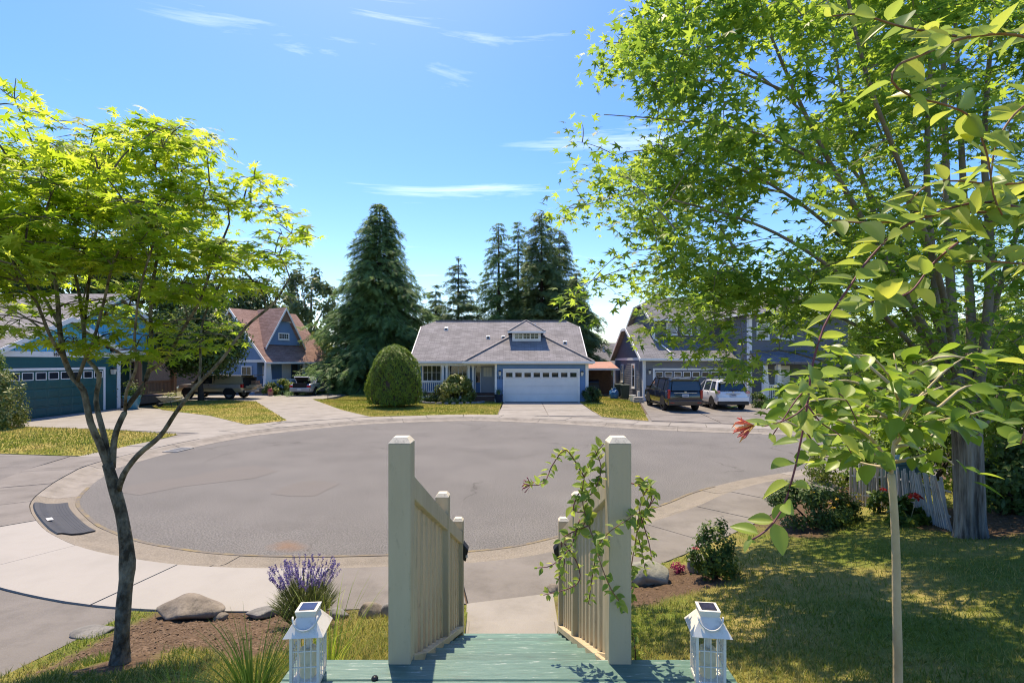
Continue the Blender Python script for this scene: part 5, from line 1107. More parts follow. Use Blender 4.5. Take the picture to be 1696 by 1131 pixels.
shrub('pale_shrub', 'pale flowering shrub at the left end of the teal garage', 'shrub', (X(2, 20.6), 20.6, .1), (1.9, 1.7, 2.3), 5200, .12, 'leaf_rhodo', LEAF_MID, 40)
shrub('tall_shrub', 'narrow green shrub behind the pale shrub by the teal garage', 'shrub', (X(-8, 21.8), 21.8, .1), (1.1, 1.1, 3.0), 2600, .10, 'leaf_hedge')
shrub('porch_hedge', 'bright green low hedge in front of the cottage porch', 'hedge', (X(462, 41), 41.3, .1), (2.6, 1.6, 1.2), 4200, .13, 'leaf_lime', clumps=40)
shrub('porch_hedge', 'dark green hedge close to the cottage steps', 'hedge', (X(447, 41), 41.0, .1), (1.5, 1.2, 1.0), 2200, .13, 'leaf_shrub', clumps=26)
shrub('round_shrub', 'leafy green shrub behind the silver sedan', 'shrub', (X(524, 47), 47.5, 0), (4.6, 3, 3.0), 4200, .22, 'leaf_shrub', LEAF_MID, 36)
shrub('round_shrub', 'dark shrub right of the silver sedan', 'shrub', (X(556, 46), 46, 0), (3.0, 2.6, 1.7), 3000, .18, 'leaf_dark', LEAF_MID, 30)
shrub('small_shrub', 'small shrub by the white steps of the grey house', 'shrub', (X(1258, 29.8), 29.8, .1), (1.3, 1.0, .95), 1700, .11, 'leaf_shrub')
# dark bushy tree in front of the pickup
def leafy_tree(name, label, base, height, cr, czf, mat, leaf, N, tmpl, clumps, trunk_r, bark='bark_dark', spread=.34, forks=6, shell=.6, group=None, flat=.3, trunk_top=.6):
    base = Vector(base); t = thing(name, label, 'tree', base, group)
    c = base+Vector((0, 0, height*czf)); rz = height*(1-czf)
    p, out, k = blob_points(N, c, (cr[0], cr[1], rz), clumps, spread, shell, flat)
    cl = RNG.random(clumps)*.4; rd = np.clip(.12+cl[k]+RNG.normal(.12, .18, len(p)), 0, .99)
    limb('trunk', bez(base-Vector((0, 0, .1)), base+Vector((RNG.normal(0, .1), 0, height*trunk_top)), (RNG.normal(0, .12), 0, 0), 8), trunk_r, trunk_r*.35, bark, t, 9)
    for i in range(forks):
        a = RNG.random()*6.28; e = np.array(c)+np.array([math.cos(a)*cr[0]*.7, math.sin(a)*cr[1]*.7, rz*RNG.uniform(-.2, .6)]); s0 = base+Vector((0, 0, height*RNG.uniform(.25, .5)))
        limb('branch', bez(s0, e, (0, 0, .3), 6), trunk_r*.45, trunk_r*.1, bark, t, 6)
    o = scatter('foliage', tmpl[0], tmpl[1], p, frames(out+RNG.normal(0, .4, out.shape)), leaf*(.6+.8*RNG.random(len(p))), mat, t, rd); o['kind'] = 'stuff'
    return t
leafy_tree('bushy_tree', 'dark bushy tree partly hiding the gold pickup', (X(333, 35), 35, .1), 6.6, (2.9, 2.5), .60, 'leaf_dark', .26, 14000, LEAF_MID, 60, .22, spread=.36, shell=.62, trunk_top=.5)
# conifers: whorls of drooping boughs carrying hanging sprays
def conifer(name, label, base, height, rad, mat, droop=.45, levels=34, per=9, seed=1, frond=.8, z0=.06, taper=.85, group='conifers behind the blue house', up=0.0, dens=1.0):
    base = Vector(base); t = thing(name, label, 'tree', base, group)
    limb('trunk', [base-Vector((0, 0, .2)), base+Vector((0, 0, height*.5)), base+Vector((0, 0, height*.985))], .028*height*.75, .03, 'bark_dark', t, 9)
    b = MB(); pos, nr, fw, sz, rd = [], [], [], [], []
    for i in range(levels):
        f = z0+(1-z0)*(i+RNG.random()*.6)/levels; L_ = rad*(1-f)**taper*(.82+.36*RNG.random())+.12
        for j in range(per):
            a = RNG.random()*6.283; l = L_*RNG.uniform(.55, 1.15)*(1+.16*math.sin(a*2+f*8+height)+.12*math.sin(a*3-f*21+rad)); o = np.array(base)+np.array([0, 0, f*height])
            d = np.array([math.cos(a), math.sin(a), 0]); e = o+d*l+np.array([0, 0, up*l-droop*l*(.5+.3*RNG.random())])
            path = bez(o, e, (0, 0, .16*l), 6); b.tube([Vector(v) for v in path[::1]], [.012+.016*l*(1-q/5)*.5 for q in range(6)], 3, cap=False)
            n_ = max(4, int(l*7.5*dens)); cl = RNG.uniform(-.18, .2)
            s_ = (.18+.82*RNG.random(n_)**.75)[:, None]; q = path[0]*(1-s_)**2+2*s_*(1-s_)*((path[0]+path[-1])/2+np.array([0, 0, .16*l]))+s_*s_*path[-1]
            side = np.cross(d, [0, 0, 1])[None]*RNG.normal(0, 1, (n_, 1)); zz = np.zeros((n_, 3)); zz[:, 2] = RNG.normal(0, .05, n_)
            pos.append(q+side*.06*l+zz); fw.append(d*.65+side*.5+np.array([0, 0, -.5-.5*droop+up])); nr.append(np.array([0, 0, 1.0])+d*.4+RNG.normal(0, .5, (n_, 3)))
            sz.append(frond*(.55+.6*RNG.random(n_))*(.45+.55*(1-f))); rd.append(np.clip(.45+cl+RNG.normal(0, .17, n_), 0, .99))
    pos, nr, fw, sz, rd = (np.concatenate(v) for v in (pos, nr, fw, sz, rd))
    o = b.build('bough', 'bark_dark', t, fix=False); o['kind'] = 'stuff'
    o = scatter('foliage', FROND[0], FROND[1], np.array(pos), frames(np.array(nr), np.array(fw)), np.array(sz), mat, t, np.array(rd)); o['kind'] = 'stuff'
    return t
def cf(px, top, D, wpx, **k):
    x = X(px, D); hgt = Z(top, D); return dict(base=(x, D, 0), height=hgt, rad=wpx/2/F*D, **k)
conifer('cedar_tree', 'broad dark conifer behind the dome shrub, tallest at left of the blue house', mat='leaf_conifer', levels=52, per=22, frond=.95, droop=.55, z0=.03, taper=.66, dens=1.2, **cf(629, 333, 47, 236))
conifer('fir_tree', 'small pointed fir with spiky boughs between the cedar and the tall firs', mat='leaf_fir', levels=26, per=8, frond=.95, droop=.1, up=.18, taper=.75, dens=1.8, **cf(759, 425, 52, 140))
conifer('fir_tree', 'thin airy fir left of the tall pair', mat='leaf_conifer', levels=40, per=8, frond=.9, droop=.35, taper=.6, dens=1.6, **cf(826, 366, 55, 126))
conifer('fir_tree', 'slender airy fir in the middle of the tall firs', mat='leaf_conifer', levels=40, per=8, frond=.9, droop=.35, taper=.6, dens=1.6, **cf(858, 364, 57, 110))
conifer('fir_tree', 'tallest dark fir above the blue house garage', mat='leaf_fir', levels=46, per=11, frond=1.0, droop=.3, taper=.55, dens=1.6, **cf(897, 349, 53, 136))
conifer('fir_tree', 'dense fir right of the tallest fir', mat='leaf_fir', levels=40, per=11, frond=1.0, droop=.3, taper=.6, dens=1.6, **cf(926, 378, 56, 140))
conifer('fir_tree', 'drooping conifer at the right end of the blue house roof', mat='leaf_fir', levels=30, per=10, frond=1.1, droop=.45, taper=.65, dens=1.6, **cf(955, 450, 50, 120))
conifer('fir_tree', 'low dark conifer behind the left end of the blue house', mat='leaf_fir', levels=22, per=10, frond=1.1, droop=.3, dens=1.6, **cf(722, 470, 58, 120))
leafy_tree('poplar_tree', 'tall open leafy tree behind the brown roofed cottage', (X(512, 62), 62, 0), Z(432, 62), (4.0, 3.4), .58, 'leaf_far', .46, 5200, LEAF_MID, 60, .3, spread=.17, shell=.62, forks=9, flat=.6, bark='bark_limb', trunk_top=.8)
leafy_tree('poplar_tree', 'leafy tree behind the left end of the cottage roof', (X(455, 66), 66, 0), Z(445, 66), (4.5, 3.6), .56, 'leaf_far', .46, 5200, LEAF_MID, 60, .3, spread=.18, shell=.62, forks=9, flat=.6, bark='bark_limb', trunk_top=.8)
leafy_tree('garden_tree', 'light green tree between the cottage and the broad conifer', (X(520, 54), 54, 0), Z(548, 54), (3.2, 2.6), .5, 'leaf_lime', .34, 4500, LEAF_MID, 40, .2, spread=.3)
for i, (px, D, top, w_, lab) in enumerate(((20, 52, 330, 9, 'tall dark tree far left behind the teal house'), (120, 55, 345, 10, 'dark tree behind the middle of the teal roof'), (225, 58, 390, 9, 'dark tree behind the right gable of the teal house'), (330, 56, 430, 8, 'dark tree behind the bushy tree and cottage'), (395, 62, 455, 8, 'dark tree behind the cottage roof ridge'))):
    leafy_tree('backdrop_tree', lab, (X(px, D), D, 0), Z(top, D), (w_*.62, w_*.5), .52, 'leaf_dark', .5, 7000, LEAF_MID, 60, .35, spread=.3, group='dark trees behind the left houses')
for i, (px, D, top, w_, lab, mt) in enumerate(((1330, 48, 470, 9, 'tree behind the grey house porch', 'leaf_shrub'), (1450, 40, 500, 8, 'green tree across the street behind the dogwood', 'leaf_shrub'), (1560, 30, 520, 7, 'green tree across the street behind the big trunk', 'leaf_hedge'), (1660, 26, 560, 6, 'green tree across the street at the right edge', 'leaf_shrub'), (1760, 24, 420, 7, 'tall green tree at the far right edge of the view', 'leaf_shrub'))):
    leafy_tree('street_tree', lab, (X(px, D), D, 0), Z(top, D), (w_*.55, w_*.5), .5, mt, .30, 6500, LEAF_MID, 60, .2, spread=.33, group='green trees across the street')
# ---- planting around the right-hand bed
def flowers(name, label, pts, mat, size, petals=9, parent=None):
    for p in pts:
        p = Vector(p); N = petals*4; v = unit(RNG.normal(size=(N, 3))); v[:, 2] = np.abs(v[:, 2])*.6
        o = scatter(name, LEAF_SMALL[0], LEAF_SMALL[1], np.array(p)+v*size*.25, frames(np.array([0, 0, 1.0])+RNG.normal(0, .5, (N, 3)), v), np.full(N, size*.55), mat, parent)
q = hit(1368, 878); q.y += .35
s_ = shrub('flowering_shrub', 'low dark shrub with yellow flowers by the pavement before the picket fence', 'shrub', q, (1.55, 1.0, .62), 8000, .055, 'leaf_dark', LEAF_MID, 40)
flowers('yellow_flower', '', [q+Vector((RNG.uniform(-.55, .55), RNG.uniform(-.5, -.2), RNG.uniform(.3, .6))) for i in range(10)], 'petal_yellow', .05, 4, s_)
q = hit(1505, 868); s_ = shrub('red_geranium', 'leafy plant with red flower head in front of the right fence section', 'plant', q, (.55, .4, .36), 900, .10, 'leaf_shrub', LEAF_MID, 12, stems=3)
flowers('red_flower', '', [q+Vector((.0, -.1, .42)), q+Vector((.06, -.08, .40))], 'petal_red', .11, 8, s_); limb('flower_stalk', [q, q+Vector((.02, -.05, .2)), q+Vector((.02, -.1, .4))], .006, .004, 'bark_pale', s_, 5)
q = hit(1466, 850); q.y += .1; s_ = shrub('red_geranium', 'small red flowered plant beside the gap in the fence', 'plant', q, (.4, .3, .34), 320, .09, 'leaf_shrub', LEAF_MID, 10, stems=3); flowers('red_flower', '', [q+Vector((-.02, -.1, .36)), q+Vector((.1, -.1, .30))], 'petal_red', .08, 7, s_)
q = hit(1192, 962); q.y += .15; s_ = shrub('rose_bush', 'small upright bush with a pink flower beside the grey rock on the right lawn', 'shrub', q, (.62, .5, .62), 3200, .045, 'leaf_shrub', LEAF_MID, 24, stems=8); flowers('pink_flower', '', [P(1152, 908, q.y-.15)], 'petal_pink', .06, 8, s_)
q = hit(1122, 948); shrub('heather_clump', 'low reddish clump between the two rocks on the right', 'plant', q, (.25, .2, .12), 260, .03, 'petal_maroon', LEAF_SMALL, 12, stems=2)
FB = hit(1425, 835)
for i, (px, D, w_, h_, lab, mt, lf) in enumerate(((1395, 11.2, 1.6, 1.1, 'light green bush left of the picket fence by the street', 'leaf_lime', .07), (1450, 10.6, 2.0, 1.6, 'green bush behind the left fence section', 'leaf_hedge', .08), (1540, 9.6, 2.2, 1.9, 'green bush behind the right fence section', 'leaf_hedge', .09), (1660, 9.0, 2.4, 2.3, 'dark bush behind the big trunk on the right', 'leaf_shrub', .10), (1690, 7.0, 1.2, 1.0, 'spiky green bush right of the big trunk', 'leaf_dark', .09), (1730, 8.0, 2.6, 3.2, 'tall green bush at the right edge of the yard', 'leaf_hedge', .11), (1560, 13.0, 4.0, 2.7, 'broad green bush across the path behind the fence', 'leaf_shrub', .13))):
    x = X(px, D); ok = D < edge_y(x); zz = float(yard_z(x, D)[0]) if ok else .1
    shrub('garden_bush', lab, 'shrub', (x, D, zz), (w_, w_*.8, h_), 4200, lf, mt, LEAF_MID, 40, group='bushes along the right side')
# ------------------------------------------------------------------ deck, stairs, railings
DZ = 1.557
dk = thing('deck', 'green painted deck landing at the top of the stairs', 'deck', (0, 1.6, DZ))
for i in range(10):
    y1 = 2.135-i*.143; b = MB(); b.box(-.90, .875, y1-.138, y1, DZ-.038, DZ+random.uniform(0, .0015)); b.build('deck_board', 'deck_paint', dk, bevel=.004)
b = MB(); b.box(-.88, .86, 2.06, 2.10, DZ-.24, DZ-.042); b.build('rim_joist', 'deck_paint', dk)
for xx in (-.85, .83): b = MB(); b.box(xx-.045, xx+.045, 1.98, 2.07, .9, DZ-.04); b.build('support_post', 'beige_paint', dk)
b = MB(); b.lathe((X(623, 2.02), 2.0, DZ), [(.0, .0), (.011, .0), (.014, .006), (.010, .013), (.0, .015)], 10, cap=False); tag(b.build('screw_knob', 'black_plastic', smooth=True), 'small dark round knob lying on the deck edge left of the railing', 'knob')
stt = thing('stairs', 'green painted wooden stairs leading down from the deck to the path', 'stairs', (0, 3.2, .26))
nS = 7; run = .335; rise = (DZ-.26)/(nS+1)
for i in range(nS):
    y0 = 2.12+i*run; z = DZ-(i+1)*rise; hw = .415
    for k in range(2):
        b = MB(); ya = y0+k*(run+.02)/2; b.box(-hw-.025, hw+.02, ya+.007, ya+(run+.02)/2-.007, z-.036, z+random.uniform(0, .002)); b.build('tread', 'deck_paint', stt, bevel=.004)
    b = MB(); b.box(-hw, hw, y0+.012, y0+.03, z-.002-.0, z+rise-.04); b.build('riser', 'deck_paint', stt)
for xx in (-.43, .435):
    b = MB(); p = Vector((xx, 2.1, DZ-.10)); q = Vector((xx, 2.12+nS*run, .20)); b.bar(p, q, .04, .24); b.build('stringer', 'beige_paint', stt)
def railing(side, label):
    xc = -.462 if side < 0 else .444
    r = thing('stair_railing', label, 'railing', (xc, 2.1, DZ), 'beige stair railings')
    for (yc, zt, zb, w_) in ((2.145, 2.485, DZ-.3, .092), (3.42, 1.925, .8, .088), (4.42, 1.452, .2, .086)):
        b = MB(); h = w_/2; b.box(xc-h, xc+h, yc-h, yc+h, zb, zt-.022); po = sub(b.build('post', 'beige_paint', r, bevel=.004), r)
        b = MB(); b.hexa([(xc-h, yc-h, zt-.022), (xc+h, yc-h, zt-.022), (xc+h, yc+h, zt-.022), (xc-h, yc+h, zt-.022)], [(xc-h*.62, yc-h*.62, zt), (xc+h*.62, yc-h*.62, zt), (xc+h*.62, yc+h*.62, zt), (xc-h*.62, yc+h*.62, zt)]); b.build('post_cap', 'beige_cap', po)
    sl_ = lambda y: 2.318-(y-2.19)*.447
    xi = xc-side*.018                                           # rails sit on the inner half of the posts
    b = MB(); y0, y1 = 2.19, 4.46; b.hexa([(xi-.02, y0, sl_(y0)-.10), (xi+.02, y0, sl_(y0)-.10), (xi+.02, y0, sl_(y0)), (xi-.02, y0, sl_(y0))], [(xi-.02, y1, sl_(y1)-.10), (xi+.02, y1, sl_(y1)-.10), (xi+.02, y1, sl_(y1)), (xi-.02, y1, sl_(y1))]); b.build('top_rail', 'beige_paint', r, bevel=.003)
    bl = lambda y: sl_(y)-.80
    b = MB(); b.hexa([(xi-.03, y0, bl(y0)-.045), (xi+.03, y0, bl(y0)-.045), (xi+.03, y0, bl(y0)), (xi-.03, y0, bl(y0))], [(xi-.03, y1, bl(y1)-.045), (xi+.03, y1, bl(y1)-.045), (xi+.03, y1, bl(y1)), (xi-.03, y1, bl(y1))]); b.build('bottom_rail', 'beige_paint', r, bevel=.003)
    for (ya, yb, n_) in ((2.19, 3.376, 8), (3.464, 4.377, 6)):
        for i in range(n_):
            y = ya+(yb-ya)*(i+.5)/n_; xb = xi+side*.024; b = MB()
            z0, z1 = bl(y)-.02, sl_(y)-.02; k = .033
            b.hexa([(xb-.018, y-k, z0+.447*k), (xb+.018, y-k, z0+.447*k), (xb+.018, y+k, z0-.447*k), (xb-.018, y+k, z0-.447*k)], [(xb-.018, y-k, z1+.447*k), (xb+.018, y-k, z1+.447*k), (xb+.018, y+k, z1-.447*k), (xb-.018, y+k, z1-.447*k)]); b.build('baluster', 'beige_paint', r, bevel=.003)
    return r
railing(-1, 'beige painted railing on the left side of the green stairs'); railing(1, 'beige painted railing overgrown with honeysuckle on the right of the stairs')
for side, lab in ((-1, 'black solar step light on the lowest post of the left railing'), (1, 'black solar step light on the lowest post of the right railing')):
    xc = (-.462+.052) if side < 0 else (.444-.052); yc = 4.44; zc = Z(915, 4.42)
    s_ = thing('step_light', lab, 'light', (xc, yc, zc), 'solar lights on the lowest posts'); sgn = -side
    b = MB(); b.hexa([(xc-.012*sgn, yc-.05, zc-.05), (xc+.012*sgn, yc-.05, zc-.07), (xc+.012*sgn, yc+.05, zc-.07), (xc-.012*sgn, yc+.05, zc-.05)], [(xc-.012*sgn, yc-.05, zc+.09), (xc+.035*sgn, yc-.045, zc+.03), (xc+.035*sgn, yc+.045, zc+.03), (xc-.012*sgn, yc+.05, zc+.09)]); b.build('housing', 'black_plastic', s_, bevel=.006)
    b = MB(); b.box(xc+.013*sgn, xc+.03*sgn, yc-.052, yc-.047, zc-.03, zc-.01); b.build('lens', 'lamp_glass', s_)
# lanterns
def lantern(px, label, yaw):
    y = 2.0; x = X(px, y); o = Vector((x, y, DZ+.003)); t = thing('lantern', label, 'lantern', o, 'white solar lanterns on the deck')
    c, s__ = math.cos(yaw), math.sin(yaw); fr = (o, (c, s__, 0), (-s__, c, 0)); w_ = .050; h0, h1 = .018, .198
    b = MB(fr); b.box(-w_-.004, w_+.004, -w_-.004, w_+.004, .0, .018); b.build('base', 'lantern_white', t, bevel=.002)
    for sx in (-1, 1):
        for sy in (-1, 1): b = MB(fr); b.box(sx*w_-.005, sx*w_+.005, sy*w_-.005, sy*w_+.005, h0, h1); b.build('corner_post', 'lantern_white', t)
    for k in range(4):
        a = k*math.pi/2; u = (c*math.cos(a)-s__*math.sin(a), s__*math.cos(a)+c*math.sin(a), 0); n = (u[1], -u[0], 0); ff_ = (o, u, n)
        for i in (-1, 0, 1):
            if i == 0 or True: b = MB(ff_); b.box(i*.0235-.0018, i*.0235+.0018, w_-.002, w_+.002, h0, h1); b.build('window_bar', 'lantern_white', t)
        for z in (.075, .135): b = MB(ff_); b.box(-w_, w_, w_-.0025, w_+.0015, z-.0018, z+.0018); b.build('window_bar', 'lantern_white', t)
        b = MB(ff_); b.box(-w_, w_, w_-.003, w_+.003, h1-.012, h1); b.build('top_bar', 'lantern_white', t)
    b = MB(fr); e = .074; b.hexa([(-e, -e, .198), (e, -e, .198), (e, e, .198), (-e, e, .198)], [(-.034, -.034, .258), (.034, -.034, .258), (.034, .034, .258), (-.034, .034, .258)]); b.build('roof', 'lantern_white', t)
    b = MB(fr); b.hexa([(-.035, -.035, .258), (.035, -.035, .258), (.035, .035, .258), (-.035, .035, .258)], [(-.040, -.040, .282), (.040, -.040, .282), (.040, .040, .282), (-.040, .040, .282)]); ch_ = sub(b.build('chimney', 'lantern_white', t), t)
    b = MB(fr); b.box(-.029, .029, -.029, .029, .2822, .2845); b.build('solar_panel', 'solar', ch_)
    arc = [(.046*math.cos(a), -.042-.024*math.sin(a), .266-.045*math.sin(a)) for a in np.linspace(0, math.pi, 13)]
    b = MB(fr); b.tube(arc, .0035, 6); b.build('handle', 'lantern_white', t, smooth=True)
    b = MB(fr); b.lathe((0, 0, .018), [(.030, 0), (.031, .01), (.030, .105), (.022, .109), (.0, .104)], 18, cap=False); b.build('candle', 'candle', t, smooth=True)
    b = MB(fr); b.tube([(0, 0, .12), (0, 0, .198)], .009, 8); b.build('lamp_stem', 'lantern_white', t)
    return t
lantern(511, 'white lantern left of the stairs beside the lavender', .10); lantern(1172, 'white lantern right of the stairs next to the dry lawn', -.13)
# ------------------------------------------------------------------ boulders, drain, rubber ramp
def rock(name, label, c, size, mat, seed, group='garden rocks', flat=.25, sharp=.28):
    rg = np.random.default_rng(seed); bm = bmesh.new(); bmesh.ops.create_icosphere(bm, subdivisions=5, radius=1)
    pl = [(unit(rg.normal(size=3)*np.array([1, 1, .9])), rg.uniform(.66, .95)) for k in range(20)]; ph = rg.random(9)*6.28; sk = rg.uniform(-.28, .28)
    for v in bm.verts:
        p = np.array(v.co); ds = np.array([h/max(np.dot(p, n), .12) for n, h in pl]+[1.06]); d = -np.log(np.exp(-16*ds).sum())/16; p = p*d
        p *= 1+.06*math.sin(p[0]*3.1+ph[0])*math.sin(p[1]*3.7+ph[1])+.02*math.sin(p[2]*7+ph[2]+p[0]*4)*math.sin(p[0]*5+ph[5])
        p[2] *= 1+sk*p[0]; p = p*np.array(size)/2; p[2] = max(p[2], -size[2]*flat); v.co = p
    me = bpy.data.meshes.new(name); bm.to_mesh(me); bm.free(); me.materials.append(MATS[mat]); me.shade_smooth()
    o = bpy.data.objects.new(name, me); COL.objects.link(o); o.location = Vector(c)+Vector((0, 0, size[2]*flat*.75)); o.rotation_euler.z = rg.uniform(-.3, .3); tag(o, label, 'rock', group); return o
q = hit(298, 1028); rock('boulder', 'large flat brown boulder beside the new concrete apron', q+Vector((0, .15, 0)), (.74, .45, .31), 'boulder', 35)
q = hit(365, 1026); rock('stone', 'small brown stone right of the large boulder', q, (.19, .15, .12), 'boulder', 5)
q = hit(152, 1052); rock('boulder', 'flat grey stone edging the driveway left of the maple', q+Vector((-.02, .05, -.03)), (.4, .25, .14), 'boulder_grey', 8)
q = hit(434, 1020); rock('stone', 'pale flat stone behind the lavender', q, (.32, .2, .12), 'boulder_grey', 9)
q = hit(563, 1024); rock('stone', 'pale pointed stone left of the dark cracked rock', q, (.22, .18, .16), 'boulder_grey', 12)
q = hit(612, 1022); rock('stone', 'dark cracked rock just left of the stair railing', q, (.30, .22, .22), 'boulder', 21)
q = hit(648, 1020); rock('stone', 'grey rock half hidden by the near railing post', q, (.24, .2, .2), 'boulder_grey', 23)
q = hit(1080, 968); rock('boulder', 'mossy grey rock right of the stair railing', q+Vector((0, .1, 0)), (.52, .36, .36), 'boulder_moss', 14)
q = hit(1162, 948); rock('boulder', 'angular grey rock beside the small rose bush', q+Vector((0, .05, 0)), (.38, .28, .27), 'boulder_grey', 17)
q = G(1356, 818, .15); rock('boulder', 'long grey rock at the pavement edge near the picket fence', q+Vector((0, -.2, 0)), (.62, .4, .36), 'boulder_grey', 29)
for i, (px, py, sz_, lab) in enumerate(((1311, 872, .17, 'small pale stone left of the flowering shrub'), (1296, 868, .10, 'tiny stone at the edge of the right bed'), (918, 978, .2, 'dark stone behind the foot of the right railing'))):
    q = hit(px, py); rock('stone', lab, q, (sz_, sz_*.8, sz_*.75), 'boulder_grey' if i < 2 else 'boulder', 40+i)
dg_ = G(272, 746); sarc = ARC[np.argmin(np.linalg.norm(EDGE-np.array([dg_.x, dg_.y]), axis=1))]
dt = thing('drain_grate', 'iron storm drain grate in the far left gutter', 'drain', (*at_arc(sarc, .12), .01))
pa = [at_arc(sarc+d, o) for d, o in ((-.36, -.10), (.36, -.10), (.36, .30), (-.36, .30))]
b = MB(); b.slab([(p[0], p[1], .012) for p in pa], .05); b.build('pit', 'ink', dt)
for (d0, d1, o0, o1) in ((-.38, .38, -.13, -.09), (-.38, .38, .29, .33), (-.38, -.34, -.09, .29), (.34, .38, -.09, .29)):
    pa = [at_arc(sarc+d, o) for d, o in ((d0, o0), (d1, o0), (d1, o1), (d0, o1))]; b = MB(); b.slab([(p[0], p[1], .026) for p in pa], .03); b.build('frame', 'galv', dt)
for i in range(9):
    d = -.31+i*.0775; pa = [at_arc(sarc+e, o) for e, o in ((d-.014, -.09), (d+.014, -.09), (d+.014, .29), (d-.014, .29))]; b = MB(); b.slab([(p[0], p[1], .024) for p in pa], .02); b.build('bar', 'galv', dt)
m0 = ARC[np.argmin(np.linalg.norm(EDGE-np.array(G(170, 876).xy), axis=1))]; m1 = ARC[np.argmin(np.linalg.norm(EDGE-np.array(G(126, 838).xy), axis=1))]
rm = thing('kerb_ramp', 'black ribbed rubber ramp mat lying on the left kerb', 'mat', (*at_arc((m0+m1)/2, .4), .05))
RP = [(.12, .022), (.30, .030), (.44, .055), (.54, .100), (.60, .112), (.62, .09), (.55, .082), (.44, .024), (.3, .008), (.12, .010)]
cut = [m0-.05, (m0*.35+m1*.65), m1+.35]
for a, b_ in zip(cut[:-1], cut[1:]): ribbon('mat_panel', a, b_, RP, 'rubber', rm, n=12, gap=.008)
for k in range(10):
    o0 = .15+k*.044; zz = np.interp(o0, [.12, .30, .44, .54, .60], [.022, .030, .055, .100, .112]); ribbon('rib', m0-.03, m1+.33, [(o0, zz+.001), (o0+.012, zz+.003), (o0+.02, zz+.001), (o0+.012, zz-.004)], 'rubber', rm, n=14, gap=0)
mm = m0*.55+m1*.45; pa = [at_arc(mm+d, o) for d, o in ((-.08, .47), (.10, .47), (.10, .55), (-.08, .55))]; b = MB(); b.poly([(p[0], p[1], .112) for p in pa]); b.build('printed_mark', 'mark_white', rm, fix=False)
# ------------------------------------------------------------------ lavender, ornamental grass, weeds
q = hit(497, 1040); q.y += .1; LV = thing('lavender', 'blooming lavender with purple spikes behind the left lantern', 'plant', q)
N = 2600; a = RNG.random(N)*6.283; r = np.sqrt(RNG.random(N)); hgt_ = RNG.random(N)
p = np.stack([q.x+np.cos(a)*r*.26*(.5+hgt_*.6), q.y+np.sin(a)*r*.24*(.5+hgt_*.6), q.z+.02+hgt_*.32*(1.05-.5*r*r)], 1); out = np.stack([np.cos(a)*r*.7, np.sin(a)*r*.7, np.ones(N)*.9], 1)
o = scatter('foliage', BLADE[0], BLADE[1], p, frames(np.stack([np.cos(a+1), np.sin(a+1), np.zeros(N)], 1)*.3+out, None), np.stack([np.full(N, .05), np.full(N, .05), .10+.05*RNG.random(N)], 1), 'lavender_leaf', LV); o['kind'] = 'stuff'
for i in range(150):
    a = RNG.random()*6.283; r = math.sqrt(RNG.random()); d = Vector((math.cos(a)*r*.62, math.sin(a)*r*.5, 1)).normalized(); s0 = q+Vector((math.cos(a)*r*.12, math.sin(a)*r*.1, .15)); L_ = RNG.uniform(.26, .40); e = s0+d*L_
    b = MB(); b.m = 0; b.tube([s0, (s0+e)/2+Vector((0, 0, .01)), e], [.0022, .0018, .0015], 3, cap=False); st_ = sub(b.build('flower_stalk', 'lavender_leaf', LV, fix=False), LV)
    K = 22; tt = RNG.random(K)**.8; pp_ = np.array(e)+np.outer(tt, np.array(d))*RNG.uniform(.05, .09)-np.array(d)*.01
    o = scatter('flower_spike', LEAF_SMALL[0], LEAF_SMALL[1], pp_, frames(RNG.normal(size=(K, 3)), np.array(d)*.7+RNG.normal(0, .8, (K, 3))), np.full(K, .019), 'lavender_bloom', st_)
def tall_grass(name, label, base, n, L_, spread, mat, seed):
    base = Vector(base); t = thing(name, label, 'plant', base, 'long-bladed grass clumps'); b = MB()
    for i in range(n):
        a = RNG.random()*6.283; l = L_*RNG.uniform(.5, 1.1); out = Vector((math.cos(a), math.sin(a), 0)); sd = Vector((-out.y, out.x, 0)); s0 = base+out*RNG.uniform(0, .08); sp_ = RNG.uniform(.2, 1)*spread; w_ = RNG.uniform(.0016, .0032)
        pts = [s0+out*sp_*l*t_**1.6+Vector((0, 0, l*(t_-.42*sp_*t_**2.4))) for t_ in np.linspace(0, 1, 6)]
        i0 = len(b.v)
        for k, p in enumerate(pts): ww = w_*(1-(k/5)**2)+.0003; b.v += [p-sd*ww, p+sd*ww]
        for k in range(5): b.f.append([i0+2*k, i0+2*k+1, i0+2*k+3, i0+2*k+2]); b.mi.append(0)
    o = b.build('blade', mat, t, fix=False); at = o.data.attributes.new('lr', 'FLOAT', 'POINT'); at.data.foreach_set('value', np.repeat(RNG.random(n), 12).astype(np.float32)); o['kind'] = 'stuff'; return t
q = Vector((X(420, 2.5), 2.5, 0)); q.z = float(yard_z(q.x, q.y)[0]); tall_grass('grass_clump', 'long arching green grass left of the left lantern', q, 210, .5, .95, 'grass_green', 1)
q = Vector((X(545, 2.75), 2.75, 0)); q.z = float(yard_z(q.x, q.y)[0]); tall_grass('grass_clump', 'sparse long grass blades right of the left lantern', q, 90, .62, .85, 'grass_green', 2)
q = Vector((X(300, 2.55), 2.55, 0)); q.z = float(yard_z(q.x, q.y)[0]); tall_grass('grass_clump', 'small grass tuft at the bottom edge near the maple', q, 110, .3, .9, 'grass_green', 3)
b = MB(); chips = []
N = 2600; x = RNG.uniform(-4, -1.4, N); y = edge_y(x)-RNG.uniform(.05, 1.7, N); k = RNG.random(N) < mulch_f(x, y); x, y = x[k], y[k]
